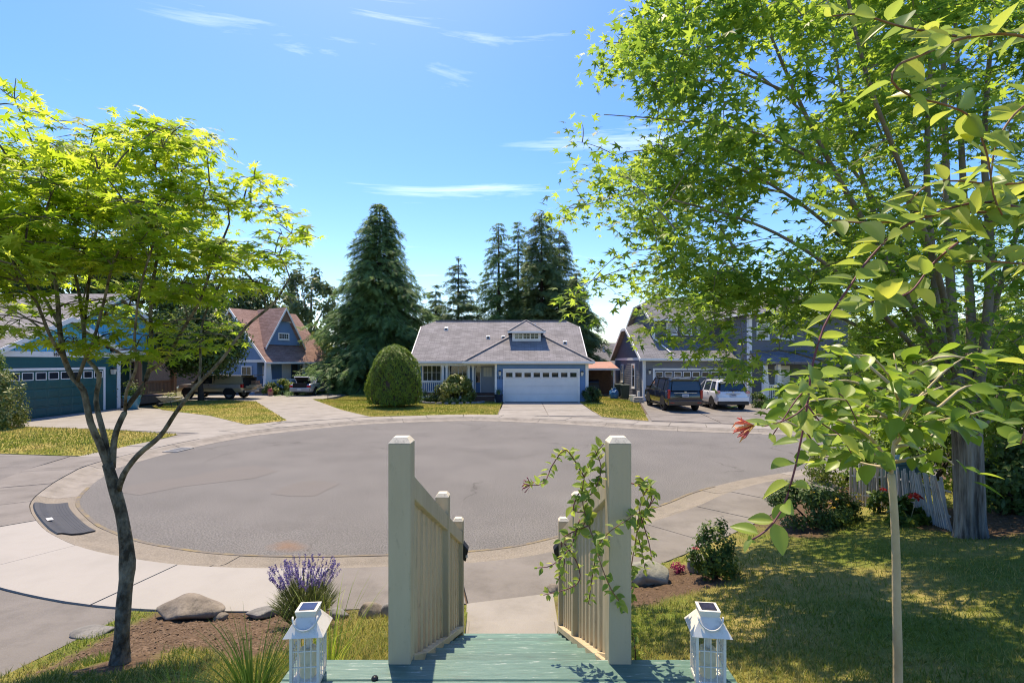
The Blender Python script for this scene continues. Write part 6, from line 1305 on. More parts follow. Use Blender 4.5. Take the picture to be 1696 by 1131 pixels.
x2 = RNG.uniform(.7, 7.5, 3500); y2 = RNG.uniform(2.2, 9, 3500); k = (RNG.random(3500) < mulch_f(x2, y2)) & (y2 < edge_y(x2)-.05); x, y = np.concatenate([x, x2[k]]), np.concatenate([y, y2[k]])
N = len(x); CHIP = ([(-.5, -.16, 0), (.5, -.2, .05), (.45, .18, .1), (-.48, .2, .04), (0, 0, .22)], [[0, 1, 4], [1, 2, 4], [2, 3, 4], [3, 0, 4]])
o = scatter('mulch_chips', CHIP[0], CHIP[1], np.stack([x, y, yard_z(x, y)+.004], 1), frames(np.array([0, 0, 1.0])+RNG.normal(0, .3, (N, 3))), RNG.uniform(.012, .045, N), 'mulch_chip'); tag(o, 'brown bark chips scattered on the planting beds', 'mulch', kind='stuff')
# ------------------------------------------------------------------ picket fence
PF = thing('picket_fence', 'low weathered wooden picket fence leaning beside the big maple', 'fence', hit(1500, 860))
def pickets(p0, p1, n, h, lean):
    for i in range(n):
        t = i/(n-1); px = p0[0]+(p1[0]-p0[0])*t; py = p0[1]+(p1[1]-p0[1])*t; q = hit(px, py); hh = h*(1+RNG.normal(0, .05)); lx = lean(t)+RNG.normal(0, .03)
        b = MB(); b.bar(q-Vector((0, 0, .03)), q+Vector((lx*hh, RNG.normal(0, .015), hh)), .034, .012, up=(0, 1, 0)); b.build('picket', 'weathered', PF)
    for z in (.18, .5):
        b = MB(); a_, c_ = hit(*p0), hit(*p1); b.bar(a_+Vector((0, .02, z)), c_+Vector((0, .02, z)), .02, .025); b.build('wire_rail', 'weathered', PF)
pickets((1409, 836), (1470, 842), 15, .66, lambda t: .02); pickets((1490, 846), (1576, 879), 22, .66, lambda t: -.10-.12*t)
# ------------------------------------------------------------------ honeysuckle
LMv = leaf_mesh('leaf', LEAF_HONEY, 'leaf_vine'); LMv.shade_smooth()
def vine(name, label, paths, leaf, spacing, group=None, rad=.0035, stem='vine_stem', skip=.12, flowers_at=(), extra=0):
    base = paths[0][0]; t = thing(name, label, 'vine', base, group); pos, nr, fw, sz = [], [], [], []
    for pth_, mat_, lf in paths[1:] if False else [(p, stem, leaf) if not isinstance(p, tuple) else p for p in paths[1:]]:
        q = smooth_path([tuple(v) for v in pth_], .02); limb('stem', q, rad, rad*.55, mat_, t, 7)
        s_ = np.concatenate([[0], np.cumsum(np.linalg.norm(np.diff(q, axis=0), axis=1))]); s0 = spacing*.4
        while s0 < s_[-1]:
            i = min(np.searchsorted(s_, s0), len(q)-2); d = unit(q[i+1]-q[i]); side = unit(np.cross(d, RNG.normal(size=3)))
            for sg in (-1, 1):
                if RNG.random() < skip: continue
                f = sg*side*.9+d*.45+np.array([0, 0, .12]); n_ = np.cross(f, np.cross(d, f)); n_ = np.array([0, -.35, 1.0])+RNG.normal(0, .55, 3)
                pos.append(q[i]+sg*side*.004); fw.append(f); nr.append(n_); sz.append(lf*RNG.uniform(.65, 1.15))
            s0 += spacing*RNG.uniform(.7, 1.35)
        if lf > 0:
            for k in range(2): pos.append(q[-1]); fw.append(unit(q[-1]-q[-3])+RNG.normal(0, .5, 3)); nr.append(np.array([0, 0, 1])+RNG.normal(0, .5, 3)); sz.append(lf*.5)
    pick_parts('leaf', LMv, np.array(pos), frames(np.array(nr), np.array(fw)), np.array(sz), t, len(pos), 'leaf_vine')
    return t
def trumpet_flower(parent, p, size, mat, n=14, aim=(-1, 0, -.1)):
    p = Vector(p); aim = Vector(aim).normalized()
    for i in range(n):
        d = (aim+Vector(RNG.normal(0, .42, 3))).normalized(); e = p+d*size*RNG.uniform(.7, 1.1); bend = Vector((0, 0, RNG.uniform(-.1, .2)))*size
        b = MB(); b.tube([p, (p+e)/2+bend*.3, e, e+(d+Vector((0, 0, RNG.normal(0, .8))))*size*.22], [size*.018, size*.035, size*.06, size*.012], 5); o = b.build('petal_tube', mat, parent, smooth=True, fix=False)
        at = o.data.attributes.new('lr', 'FLOAT', 'POINT'); at.data.foreach_set('value', np.full(len(o.data.vertices), RNG.random(), np.float32))
Dv = 1.12
def pv(pts, d0=0.0): return [P(x, y, Dv+d0+(x-1350)*.0006) for (x, y) in pts]
hs_ = vine('honeysuckle_vine', 'close hanging honeysuckle with purple stems and big leaves at the upper right', [[P(1760, 340, 1.4)],
    (pv([(1720, 352), (1640, 335), (1571, 346), (1496, 376), (1442, 426), (1407, 475), (1373, 525), (1358, 560), (1345, 608), (1337, 671), (1326, 732), (1314, 786), (1294, 846), (1269, 878), (1246, 893)]), 'vine_stem', .066),
    (pv([(1720, 66), (1665, 57), (1595, 64), (1521, 94), (1487, 109), (1477, 134), (1506, 158), (1571, 176), (1610, 198), (1635, 257), (1645, 322), (1660, 356)], -.08), 'vine_brown', .074),
    (pv([(1720, 358), (1650, 352), (1571, 354), (1496, 366), (1427, 369), (1373, 364)], .02), 'vine_brown', .07),
    (pv([(1720, 440), (1645, 433), (1595, 433)], -.03), 'vine_brown', .07), (pv([(1645, 366), (1595, 396), (1546, 436), (1506, 485), (1457, 495), (1440, 500)], .03), 'vine_stem', .072),
    (pv([(1605, 64), (1496, 45), (1427, 25), (1378, 27)], .05), 'vine_brown', .068), (pv([(1720, 300), (1650, 306), (1590, 300), (1540, 305), (1500, 340)], .05), 'vine_brown', .064), (pv([(1720, 160), (1680, 190), (1650, 240), (1640, 300)], 0), 'vine_brown', .07), (pv([(1720, 560), (1700, 620), (1700, 700), (1690, 735)], -.1), 'vine_brown', .06)
    ], .08, .043, skip=.03)
v2 = vine('honeysuckle_sprig', 'leafy honeysuckle sprig with orange pink flower hanging over the street at right', [[P(1345, 640, Dv)],
    (pv([(1338, 668), (1320, 685), (1290, 700), (1262, 706)]), 'vine_stem', .05), (pv([(1345, 608), (1370, 640), (1400, 660), (1420, 700)], .1), 'vine_stem', .055), (pv([(1340, 640), (1320, 660), (1300, 690), (1280, 720)], .1), 'vine_stem', .05), (pv([(1337, 671), (1360, 700), (1390, 720), (1410, 750)], .12), 'vine_stem', .055), (pv([(1330, 700), (1345, 730), (1375, 745)], .1), 'vine_stem', .05)], .05, .045, rad=.0022, skip=.08)
trumpet_flower(v2, P(1250, 705, Dv-.03), .036, 'petal_coral', 26)
Dp = 2.1
def pq(pts): return [P(x, y, Dp+d) for (x, y, d) in pts]
gz = float(yard_z(X(1050, 2.25), 2.25)[0])
v3 = vine('honeysuckle_climber', 'young honeysuckle twining around the near right railing post', [[Vector((X(1052, 2.25), 2.25, gz))],
    (pq([(1054, 1110, .15), (1050, 1060, .12), (1035, 1010, .02), (1012, 975, -.10), (994, 930, -.10), (990, 905, -.06), (1010, 880, -.10), (1040, 860, -.1), (1052, 850, .0)]), 'vine_brown', .04),
    (pq([(1045, 1095, .15), (1042, 1030, .12), (1043, 960, .12), (1055, 880, .1), (1062, 830, .1), (1078, 800, .08)]), 'vine_brown', .045),
    (pq([(994, 920, -.06), (975, 870, .05), (965, 830, .1), (968, 790, .1), (985, 755, .1), (1000, 735, .1)]), 'vine_brown', .05), (pq([(968, 790, .1), (950, 760, .05), (935, 745, 0), (915, 770, 0), (900, 800, -.05), (872, 803, -.05)]), 'vine_stem', .04),
    (pq([(975, 870, .05), (950, 880, .1), (930, 895, .1), (935, 930, .1), (925, 960, .1)]), 'vine_stem', .042), (pq([(970, 830, .1), (990, 800, .05), (995, 770, .1), (985, 745, .1)]), 'vine_stem', .052),
    (pq([(1055, 880, .1), (1075, 840, .15), (1085, 815, .15), (1060, 790, .15)]), 'vine_stem', .045), (pq([(1060, 850, .1), (1075, 900, .12), (1080, 930, .12)]), 'vine_stem', .035), (pq([(1050, 860, .1), (1060, 900, .15), (1070, 950, .15)]), 'vine_stem', .03),
    (pq([(935, 900, .1), (955, 930, .1), (960, 960, .1), (940, 975, .1), (900, 985, .1)]), 'vine_stem', .033), (pq([(960, 860, .1), (945, 905, .05), (915, 935, 0), (890, 940, 0)]), 'vine_stem', .033), (pq([(990, 905, -.06), (980, 960, .05), (975, 1000, .05)]), 'vine_stem', .03), (pq([(985, 800, .1), (960, 815, .12), (950, 845, .1), (975, 850, .1), (960, 880, .1)]), 'vine_stem', .048), (pq([(1045, 800, .15), (1062, 805, .12), (1080, 820, .1), (1070, 850, .1)]), 'vine_stem', .048)],
    .045, .024, rad=.0032, skip=.04)
trumpet_flower(v3, P(880, 803, Dp-.05), .035, 'petal_maroon', 10)
# ------------------------------------------------------------------ vehicles
def section_ring(x, w, zl, zb, zt, wt, n=5):
    """rounded closed cross-section of a car body at station x (y across)"""
    pts = [(-w*.88, zl), (-w*.98, zl+(zb-zl)*.2), (-w, zl+(zb-zl)*.55), (-w*.985, zb-.04), (-wt, zt-.03), (-wt*.82, zt), (0, zt+.012), (wt*.82, zt), (wt, zt-.03), (w*.985, zb-.04), (w, zl+(zb-zl)*.55), (w*.98, zl+(zb-zl)*.2), (w*.88, zl)]
    return [(x, y, z) for y, z in pts]
def vehicle(name, label, origin, heading, spec, group='parked vehicles'):
    """local x runs from the rear (0) to the front (L); origin = middle of the rear bumper on the ground"""
    h = Vector(heading).normalized(); o = Vector(origin); left = Vector((-h.y, h.x, 0)); fr = (o, h, left)
    t = thing(name, label, spec.get('cat', 'car'), o, group); W = spec['W']/2; mat = spec['paint']
    b = MB(fr); b.ring([section_ring(x, W*wf, zl, zb, zt, W*wtf) for (x, wf, zl, zb, zt, wtf) in spec['body']]); body = sub(b.build('body', mat, t, smooth=True), t)
    bm = body.data; 
    # greenhouse
    g = spec['cabin']                                             # list (x, z_top, width_factor_top) along the roof, base line zb
    b = MB(fr); rings = []
    for (x, zb, zt, wb, wt) in g: rings.append([(x, -W*wb, zb), (x, -W*wt, zt), (x, -W*wt*.6, zt+.02), (x, W*wt*.6, zt+.02), (x, W*wt, zt), (x, W*wb, zb)])
    b.ring(rings); b.build('window_glass', 'pane', t)
    rf = spec['roof']; b = MB(fr); rings = []
    for (x, zt, wt) in rf: rings.append([(x, -W*wt, zt-.045), (x, -W*wt*.96, zt+.01), (x, -W*wt*.6, zt+.04), (x, W*wt*.6, zt+.04), (x, W*wt*.96, zt+.01), (x, W*wt, zt-.045)])
    b.ring(rings); b.build('roof', mat, t, smooth=False)
    for (x0, z0, x1, z1, wb, wt, th) in spec['pillars']:
        for s_ in (-1, 1):
            b = MB(fr); b.hexa([(x0-th, s_*W*wb-.02, z0), (x0+th, s_*W*wb-.02, z0), (x0+th, s_*W*wb+.02, z0), (x0-th, s_*W*wb+.02, z0)], [(x1-th*.8, s_*W*wt-.02, z1), (x1+th*.8, s_*W*wt-.02, z1), (x1+th*.8, s_*W*wt+.02, z1), (x1-th*.8, s_*W*wt+.02, z1)]); b.build('pillar', spec.get('pillar_mat', mat), t)
    for xw in spec['axles']:
        for s_ in (-1, 1):
            r = spec['wheel']; yc = s_*(W-.11); b = MB(fr); K = 20
            rr = lambda y, rad: [(xw+rad*math.cos(a), y, r+rad*math.sin(a)) for a in np.linspace(0, 2*math.pi, K, endpoint=False)]
            b.ring([rr(yc-.10, r*.66), rr(yc-.11, r*.94), rr(yc-.07, r), rr(yc+.07, r), rr(yc+.11, r*.94), rr(yc+.10, r*.66)], close=False); w_ = sub(b.build('wheel', 'tyre', t, smooth=True), t)
            b = MB(fr); b.ring([rr(yc+s_*.06, r*.67), rr(yc+s_*.075, r*.67), rr(yc+s_*.075, r*.58), rr(yc+s_*.03, r*.56)], close=False); b.ring([rr(yc+s_*.02, r*.58), rr(yc+s_*.021, r*.05)], close=True); b.build('rim', spec.get('rim', 'rim'), w_)
            for k in range(5):
                a = k*2*math.pi/5+.3; b = MB(fr); b.bar((xw, yc+s_*.06, r), (xw+r*.6*math.cos(a), yc+s_*.065, r+r*.6*math.sin(a)), .07, .03, up=(0, 1, 0)); b.build('spoke', spec.get('rim', 'rim'), w_)
            b = MB(fr); K2 = 14; ar = [(xw+(r+.06)*math.cos(a), r+(r+.06)*math.sin(a)) for a in np.linspace(-.15, math.pi+.15, K2)]
            b.ring([[(x, s_*(W-.22), max(z, .18)) for x, z in ar], [(x, s_*(W+.004), max(z, .18)) for x, z in ar]], close=False); b.f.pop() if False else None; b.build('wheel_arch', 'trunk_dark', t, fix=False)
            b = MB(fr); b.poly([(x, s_*(W+.003), max(z, .18)) for x, z in ar]); b.build('wheel_well', 'trunk_dark', t, fix=False)
    for bx in spec.get('boxes', ()):
        nm, mt, box = bx; b = MB(fr); b.box(*box); b.build(nm, mt, t, bevel=min(.02, .2*min(abs(box[1]-box[0]), abs(box[3]-box[2]), abs(box[5]-box[4]))))
    for nm, mt, pb, ptp in spec.get('hexas', ()):
        b = MB(fr); b.hexa(pb, ptp); b.build(nm, mt, t)
    for s_ in (-1, 1):
        b = MB(fr); xm, zm = spec['mirror']; b.box(xm-.06, xm+.06, s_*(W-.02), s_*(W+.17), zm, zm+.14); b.build('mirror', spec.get('mirror_mat', mat), t, bevel=.02)
    return t, fr
# black SUV, seen from behind
W = .93
suv = dict(W=1.90, paint='paint_black', wheel=.39, axles=(.98, 3.92), cat='car', rim='rim_dark', mirror=(3.55, 1.12),
  body=[(0.02, .93, .42, .95, 1.05, .90), (.10, .99, .34, 1.0, 1.12, .95), (.6, 1.0, .30, 1.05, 1.15, .97), (2.6, 1.0, .28, 1.05, 1.14, .97), (3.75, 1.0, .28, 1.05, 1.13, .96), (4.7, .99, .30, .95, 1.06, .93), (5.0, .93, .36, .85, .95, .85), (5.08, .85, .40, .75, .82, .75)],
  cabin=[(.10, 1.08, 1.10, .95, .93), (.22, 1.1, 1.68, .955, .80), (.6, 1.1, 1.73, .96, .80), (2.9, 1.1, 1.73, .96, .80), (3.75, 1.08, 1.12, .95, .90)],
  roof=[(.06, 1.70, .80), (.4, 1.745, .83), (2.0, 1.76, .83), (2.9, 1.73, .81), (3.0, 1.70, .8)],
  pillars=[(.12, 1.05, .27, 1.72, .965, .815, .10), (.95, 1.1, 1.0, 1.72, .975, .81, .06), (2.2, 1.1, 2.2, 1.72, .975, .81, .05), (3.75, 1.1, 2.95, 1.72, .965, .81, .04)],
  boxes=[('bumper', 'paint_black', (-.06, .12, -.9, .9, .36, .62)), ('taillight', 'tail_red', (-.015, .09, .80, .925, .72, 1.18)), ('taillight', 'tail_red', (-.015, .09, -.925, -.80, .72, 1.18)), ('plate', 'plate', (-.03, .02, -.17, .17, .80, .95)), ('chrome_strip', 'chrome', (-.025, .02, -.62, .62, 1.0, 1.035)), ('roof_spoiler', 'paint_black', (-.03, .22, -.72, .72, 1.68, 1.74)), ('door_handle', 'chrome', (1.45, 1.62, .945, .965, .98, 1.02)), ('door_handle', 'chrome', (2.65, 2.82, .945, .965, .98, 1.02)), ('roof_rail', 'black_plastic', (.6, 2.9, .70, .73, 1.76, 1.80)), ('roof_rail', 'black_plastic', (.6, 2.9, -.73, -.70, 1.76, 1.80)), ('side_trim', 'chrome', (.5, 3.4, .945, .955, 1.085, 1.10)), ('skirt', 'black_plastic', (1.5, 3.4, -.94, .94, .25, .34)), ('reflector', 'tail_red', (-.065, -.04, .6, .82, .48, .52)), ('reflector', 'tail_red', (-.065, -.04, -.82, -.6, .48, .52)), ('badge', 'chrome', (-.03, .02, -.06, .06, 1.06, 1.1)), ('plate_print', 'plate_blue', (-.034, -.03, -.12, .12, .85, .9))],
  hexas=[('rear_window', 'pane', [(.02, -.72, 1.14), (.06, -.72, 1.14), (.06, .72, 1.14), (.02, .72, 1.14)], [(.12, -.64, 1.64), (.16, -.64, 1.64), (.16, .64, 1.64), (.12, .64, 1.64)])])
vehicle('black_suv', 'black suv parked left of the white car in the grey house driveway', (X(1138, 27.0)-.05, 27.1, .1), (.0, 1, 0), suv)
wsuv = dict(W=1.78, paint='paint_white', wheel=.35, axles=(.86, 3.5), cat='car', mirror=(3.2, 1.02),
  body=[(0.05, .90, .42, .82, .98, .88), (.14, .98, .32, .9, 1.06, .94), (.6, 1.0, .28, .98, 1.06, .97), (2.4, 1.0, .26, .96, 1.03, .97), (3.4, 1.0, .26, .94, 1.02, .95), (4.2, .98, .28, .85, .95, .9), (4.5, .90, .34, .72, .82, .82), (4.58, .82, .4, .65, .72, .7)],
  cabin=[(.16, .98, 1.02, .94, .9), (.34, 1.0, 1.46, .95, .77), (.7, 1.0, 1.6, .955, .78), (2.3, .98, 1.6, .955, .78), (3.35, .97, 1.02, .94, .88)],
  roof=[(.12, 1.54, .72), (.4, 1.60, .80), (1.6, 1.64, .81), (2.3, 1.60, .79), (2.45, 1.56, .77)],
  pillars=[(.28, 1.0, .40, 1.56, .955, .80, .15), (1.15, 1.0, 1.15, 1.58, .965, .79, .05), (2.2, 1.0, 2.1, 1.58, .965, .79, .05), (3.35, 1.0, 2.4, 1.57, .95, .785, .045)],
  boxes=[('bumper', 'paint_white', (-.06, .14, -.84, .84, .50, .74)), ('lower_bumper', 'black_plastic', (-.055, .13, -.83, .83, .30, .49)), ('taillight', 'tail_clear', (.0, .26, .70, .905, .92, 1.06)), ('taillight', 'tail_clear', (.0, .26, -.905, -.70, .92, 1.06)), ('plate', 'plate', (-.03, .04, -.17, .17, .76, .9)), ('chrome_strip', 'chrome', (-.02, .05, -.4, .4, .93, .955)), ('roof_spoiler', 'paint_white', (-.02, .25, -.66, .66, 1.55, 1.61)), ('wiper', 'black_plastic', (.06, .09, -.3, .2, 1.1, 1.125)), ('roof_rail', 'steel', (.6, 2.3, .66, .69, 1.64, 1.68)), ('roof_rail', 'steel', (.6, 2.3, -.69, -.66, 1.64, 1.68)), ('door_handle', 'chrome', (1.35, 1.5, .885, .905, .9, .94)), ('skirt', 'black_plastic', (1.3, 3.1, -.885, .885, .22, .32)), ('badge', 'chrome', (-.03, .03, -.05, .05, 1.0, 1.05)), ('plate_print', 'plate_blue', (-.034, -.03, -.12, .12, .81, .86))],
  hexas=[('rear_window', 'pane', [(.07, -.68, 1.06), (.11, -.68, 1.06), (.11, .68, 1.06), (.07, .68, 1.06)], [(.20, -.6, 1.5), (.24, -.6, 1.5), (.24, .6, 1.5), (.20, .6, 1.5)])])
vehicle('white_suv', 'white crossover car parked right of the black suv', (X(1216, 27.9), 28.0, .1), (.02, 1, 0), wsuv)
# silver sedan with open boot lid
sed = dict(W=1.72, paint='paint_silver', wheel=.32, axles=(.95, 3.55), mirror=(3.1, .92),
  body=[(0.03, .90, .40, .78, .80, .85), (.12, .98, .30, .86, .90, .9), (.7, 1.0, .26, .9, .98, .92), (1.3, 1.0, .24, .9, 1.0, .95), (3.2, 1.0, .24, .88, .98, .94), (4.2, .97, .26, .75, .82, .88), (4.6, .86, .32, .6, .68, .75)],
  cabin=[(.95, .92, .96, .93, .88), (1.65, .93, 1.36, .93, .74), (2.5, .93, 1.40, .93, .74), (3.35, .92, .96, .93, .86)],
  roof=[(1.5, 1.33, .74), (1.8, 1.41, .77), (2.4, 1.43, .77), (2.7, 1.37, .75)],
  pillars=[(1.0, .93, 1.6, 1.38, .95, .77, .10), (2.05, .93, 2.05, 1.4, .955, .76, .04), (3.3, .93, 2.6, 1.38, .94, .76, .04)],
  boxes=[('bumper', 'paint_silver', (-.05, .12, -.8, .8, .36, .62)), ('taillight', 'tail_red', (-.01, .16, .58, .85, .66, .82)), ('taillight', 'tail_red', (-.01, .16, -.85, -.58, .66, .82)), ('boot_opening', 'trunk_dark', (-.012, .75, -.56, .56, .64, .99)), ('plate', 'plate', (-.055, -.04, -.16, .16, .44, .56)), ('door_handle', 'chrome', (1.5, 1.64, -.875, -.855, .82, .86)), ('door_handle', 'chrome', (2.5, 2.64, -.875, -.855, .82, .86))],
  hexas=[('boot_lid', 'paint_silver', [(.72, -.62, .98), (.80, -.62, .98), (.80, .62, .98), (.72, .62, .98)], [(.22, -.58, 1.46), (.28, -.58, 1.50), (.28, .58, 1.50), (.22, .58, 1.46)]), ('boot_lining', 'trunk_dark', [(.69, -.56, .98), (.715, -.56, .98), (.715, .56, .98), (.69, .56, .98)], [(.20, -.52, 1.44), (.215, -.52, 1.45), (.215, .52, 1.45), (.20, .52, 1.44)])])
vehicle('silver_sedan', 'silver sedan with its boot lid open before the cottage', (X(497, 39.8), 39.7, .1), (.10, 1, 0), sed)
# gold pickup with canopy, tail to the right
pk = dict(W=1.80, paint='paint_gold', wheel=.40, axles=(1.05, 4.25), cat='pickup', mirror=(3.75, 1.08),
  body=[(0.05, .97, .52, .98, 1.10, .95), (.2, 1.0, .48, 1.0, 1.12, .97), (2.2, 1.0, .46, 1.0, 1.12, .97), (3.9, 1.0, .46, 1.0, 1.1, .96), (4.9, .97, .5, .92, 1.02, .9), (5.2, .9, .55, .8, .9, .8)],
  cabin=[(2.25, 1.05, 1.60, .94, .80), (2.6, 1.05, 1.68, .94, .8), (3.3, 1.05, 1.66, .94, .8), (3.95, 1.04, 1.08, .93, .88)], roof=[(2.2, 1.66, .81), (2.6, 1.71, .82), (3.2, 1.7, .81), (3.4, 1.65, .8)],
  pillars=[(2.3, 1.05, 2.35, 1.66, .95, .82, .06), (3.15, 1.05, 3.1, 1.66, .955, .81, .05), (3.95, 1.05, 3.4, 1.64, .94, .81, .04)],
  boxes=[('bumper', 'chrome', (-.16, .02, -.82, .82, .48, .64)), ('taillight', 'tail_red', (-.02, .16, .78, .93, .82, 1.08)), ('taillight', 'tail_red', (-.02, .16, -.93, -.78, .82, 1.08)), ('lower_stripe', 'paint_pewter', (.2, 4.9, .885, .912, .80, 1.02)), ('tailgate', 'paint_gold', (-.62, -.02, -.76, .76, .74, .80)), ('bed_opening', 'trunk_dark', (-.01, .05, -.74, .74, .80, 1.55)), ('lumber', 'plywood', (-.55, .6, -.5, .15, .80, 1.02)), ('lumber', 'plywood', (-.75, .5, .2, .55, .81, .94)), ('crate', 'cedar_dark', (-.40, .0, -.55, -.05, 1.021, 1.3)), ('door_handle', 'chrome', (2.5, 2.65, .9, .92, .98, 1.02)), ('skirt', 'black_plastic', (1.6, 3.8, -.87, .87, .36, .48))],
  hexas=[('canopy', 'paint_gold', [(.02, -.85, 1.12), (2.2, -.85, 1.12), (2.2, .85, 1.12), (.02, .85, 1.12)], [(.25, -.74, 1.66), (2.2, -.74, 1.66), (2.2, .74, 1.66), (.25, .74, 1.66)]), ('canopy_hatch', 'pane_soft', [(.22, -.7, 1.66), (.26, -.7, 1.70), (.26, .7, 1.70), (.22, .7, 1.66)], [(-.62, -.66, 1.66), (-.62, -.66, 1.71), (-.62, .66, 1.71), (-.62, .66, 1.66)])])
vehicle('gold_pickup', 'gold pickup truck with open tailgate loaded with wood, behind the bushy tree', (X(410, 36.6), 37.0, .1), (-1, .12, 0), pk)
# ------------------------------------------------------------------ small things
def bin_(name, label, c, mat, lid, s=1.0, group='wheeled bins by the grey house'):
    c = Vector(c); t = thing(name, label, 'bin', c, group); w_ = .28*s; h_ = .95*s
    b = MB(); b.hexa([c+Vector((-w_*.8, -w_*.8, .06)), c+Vector((w_*.8, -w_*.8, .06)), c+Vector((w_*.8, w_*.8, .06)), c+Vector((-w_*.8, w_*.8, .06))], [c+Vector((-w_, -w_, h_)), c+Vector((w_, -w_, h_)), c+Vector((w_, w_*1.15, h_)), c+Vector((-w_, w_*1.15, h_))]); b.build('body', mat, t, bevel=.02)
    b = MB(); b.hexa([c+Vector((-w_*1.08, -w_*1.1, h_)), c+Vector((w_*1.08, -w_*1.1, h_)), c+Vector((w_*1.08, w_*1.2, h_)), c+Vector((-w_*1.08, w_*1.2, h_))], [c+Vector((-w_*.95, -w_*.9, h_+.07)), c+Vector((w_*.95, -w_*.9, h_+.07)), c+Vector((w_*.95, w_*1.1, h_+.09)), c+Vector((-w_*.95, w_*1.1, h_+.09))]); b.build('lid', lid, t, bevel=.015)
    for s_ in (-1, 1): b = MB(); b.tube([c+Vector((s_*w_*.85-.02, w_*.75, .11)), c+Vector((s_*w_*.85+.02, w_*.75, .11))], .11, 12); b.build('wheel', 'tyre', t)
    b = MB(); b.tube([c+Vector((-w_*.7, w_*1.3, h_-.02)), c+Vector((w_*.7, w_*1.3, h_-.02))], .018, 6); b.build('handle', mat, t)
bin_('wheeled_bin', 'dark green wheeled bin nearest the grey house corner', (X(1035, 36.2), 36.2, .12), 'bin_green', 'bin_green', 1.0); bin_('wheeled_bin', 'dark green wheeled bin behind the blue bag', (X(1026, 37.2), 37.4, .12), 'bin_green', 'bin_green', 1.0)
q = Vector((X(1017, 37), 37, .12)); t = thing('blue_bag', 'full bright blue bag beside the green bins', 'bag', q); b = MB(); b.lathe(q, [(.27, 0), (.34, .1), (.37, .28), (.33, .48), (.22, .60), (.09, .66), (.15, .74)], 14); b.v = [v+Vector(RNG.normal(0, .025, 3)) for v in b.v]; b.build('sack', 'blue_bag', t); b = MB(); b.tube([q+Vector((-.1, 0, .66)), q+Vector((.1, .02, .67))], .03, 6); b.build('tie', 'blue_bag', t)
def pot(name, label, c, r, h, mat, plant=None, cat='pot'):
    c = Vector(c); t = thing(name, label, cat, c); b = MB(); b.lathe(c, [(r*.62, 0), (r*.7, h*.05), (r*.98, h*.6), (r, h*.9), (r*1.08, h*.92), (r*1.06, h), (r*.9, h), (r*.88, h*.9)], 18); b.build('vessel', mat, t, smooth=True); b = MB(); b.lathe(c, [(r*.88, h*.88), (r*.8, h*.9)], 14); b.build('soil', 'soil', t)
    if plant: 
        N = 260; v = RNG.normal(size=(N, 3))*np.array([r*.55, r*.55, r*.6])*plant[1]; p = np.array(c)+np.array([0, 0, h+r*.7*plant[1]])+v
        o = scatter('foliage', LEAF_OVAL[0], LEAF_OVAL[1], p, frames(unit(v)+np.array([0, 0, .5])), np.full(N, plant[2]), plant[0], t); o['kind'] = 'stuff'
    return t
pot('bucket', 'white bucket at the foot of the grey house corner', (X(1046, 34.3), 34.0, .12), .22, .42, 'bucket', cat='bucket')
q = Vector((X(1056, 33.6), 33.4, .12)); t = thing('wooden_crate', 'low wooden step crate beside the white bucket', 'crate', q)
for (z, w_) in ((.04, .34), (.16, .34), (.28, .3)): b = MB(); b.box(q.x-w_, q.x+w_, q.y-.2, q.y+.2, z+.1, z+.18); b.build('plank', 'weathered', t)
for s_ in (-.28, .28): b = MB(); b.box(q.x+s_-.04, q.x+s_+.04, q.y-.18, q.y+.18, .1, .14); b.build('leg', 'weathered', t)
pot('flower_pot', 'dark navy pot left of the white garage door', (X(826, 33.4), 33.3, .1), .27, .55, 'pot_navy', ('leaf_shrub', .8, .08))
pot('flower_pot', 'large glazed blue pot beside the teal garage', (X(189, 27.6), 28.9, .1), .42, .75, 'pot_blue', ('leaf_shrub', 1.0, .14))
pot('flower_pot', 'small terracotta pot by the cottage hedge', (X(449, 40), 39.9, .1), .2, .34, 'terracotta', ('petal_maroon', .7, .06))
q = Vector((X(282, 30.2), 30.2, .1)); t = thing('wheelbarrow', 'old wheelbarrow planter with weeds beside the teal house porch', 'wheelbarrow', q)
b = MB(); b.hexa([q+Vector((-.35, -.25, .32)), q+Vector((.35, -.25, .32)), q+Vector((.35, .25, .32)), q+Vector((-.35, .25, .32))], [q+Vector((-.6, -.38, .62)), q+Vector((.55, -.38, .58)), q+Vector((.55, .38, .58)), q+Vector((-.6, .38, .62))]); b.build('tray', 'galv', t)
b = MB(); b.tube([q+Vector((-.62, -.03, .2)), q+Vector((-.62, .03, .2))], .2, 14); b.build('wheel', 'tyre', t)
for s_ in (-.28, .28): b = MB(); b.tube([q+Vector((-.62, s_*.3, .2)), q+Vector((.3, s_, .34)), q+Vector((.95, s_, .52))], .025, 6); b.build('handle', 'weathered', t); b = MB(); b.tube([q+Vector((.2, s_, .34)), q+Vector((.28, s_, .0))], .02, 6); b.build('leg', 'dark_metal', t)
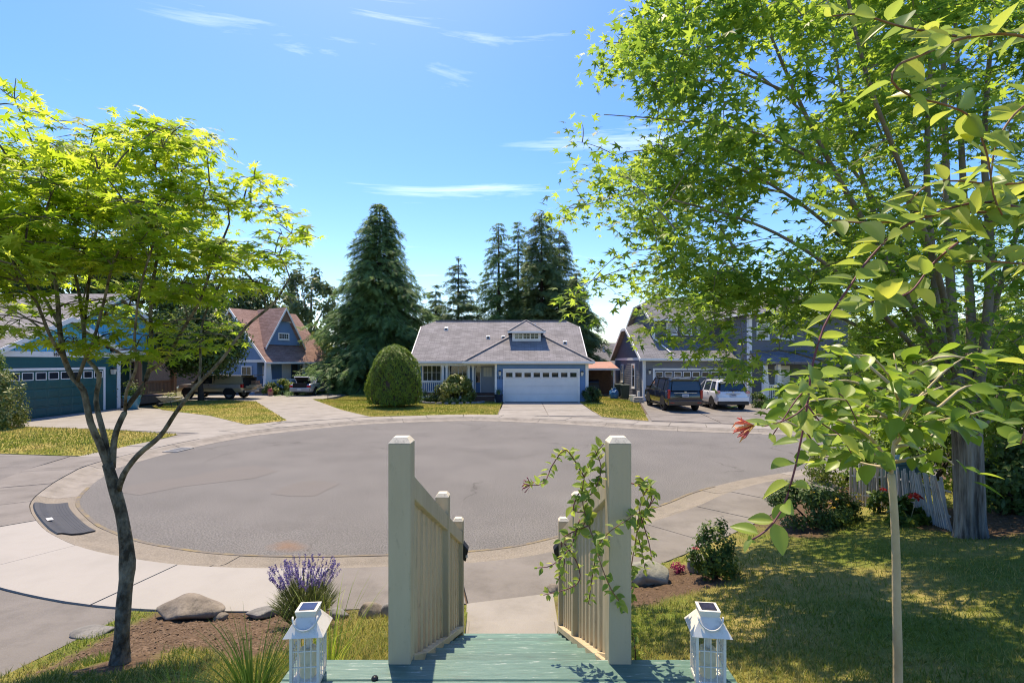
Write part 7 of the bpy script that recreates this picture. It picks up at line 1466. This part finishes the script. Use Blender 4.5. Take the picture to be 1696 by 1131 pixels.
N = 160; v = RNG.normal(size=(N, 3))*np.array([.25, .2, .12]); o = scatter('foliage', LEAF_OVAL[0], LEAF_OVAL[1], np.array(q)+np.array([0, 0, .68])+v, frames(unit(v)+np.array([0, 0, 1.0])), np.full(N, .10), 'leaf_rhodo', t)
q = Vector((X(983, 40.5), 40.5, .05)); t = thing('covered_grill', 'black covered barbecue grill under the lean-to', 'grill', q); b = MB(); b.hexa([q+Vector((-.5, -.3, .15)), q+Vector((.5, -.3, .15)), q+Vector((.5, .3, .15)), q+Vector((-.5, .3, .15))], [q+Vector((-.42, -.25, 1.0)), q+Vector((.42, -.25, 1.0)), q+Vector((.42, .25, 1.0)), q+Vector((-.42, .25, 1.0))]); b.build('cart', 'black_plastic', t, bevel=.04); b = MB(); b.tube([q+Vector((-.38, 0, 1.0)), q+Vector((.38, 0, 1.0))], .28, 14); b.build('hood', 'black_plastic', t, smooth=False)
q = G(543, 662, .1); t = thing('marker_stake', 'thin dark stake standing in the lawn left of the big conifer', 'stake', q); b = MB(); b.tube([q, q+Vector((0, 0, .75))], .02, 6); b.build('rod', 'dark_metal', t); b = MB(); b.lathe(q+Vector((0, 0, .75)), [(.02, 0), (.05, .02), (.05, .08), (.01, .1)], 8); b.build('cap', 'dark_metal', t)
q = hit(1560, 850); q.y += .8; q.z = float(yard_z(q.x, q.y)[0]); bin_('recycling_bin', 'grey teal bin half hidden behind the right fence section', q, 'bin_teal', 'bin_teal', .75, None)
# low stone edging round the rhododendron bed
eb = thing('bed_edging', 'row of grey edging stones round the rhododendron bed', 'edging', (X(745, 32.2), 32.2, .1))
for i in range(14):
    a = math.pi*(1.02+.96*i/13); c = Vector((X(748, 33)+math.cos(a)*2.0, 33.3+math.sin(a)*1.25, .16)); b = MB(); s_ = RNG.uniform(.14, .2)
    b.hexa([c+Vector((-s_, -.12, -.08)), c+Vector((s_, -.1, -.08)), c+Vector((s_*.9, .12, -.08)), c+Vector((-s_*.9, .1, -.08))], [c+Vector((-s_*.8, -.09, .06)), c+Vector((s_*.75, -.07, .08)), c+Vector((s_*.7, .1, .07)), c+Vector((-s_*.7, .08, .06))]); b.build('stone', 'boulder_grey', eb, bevel=.02)
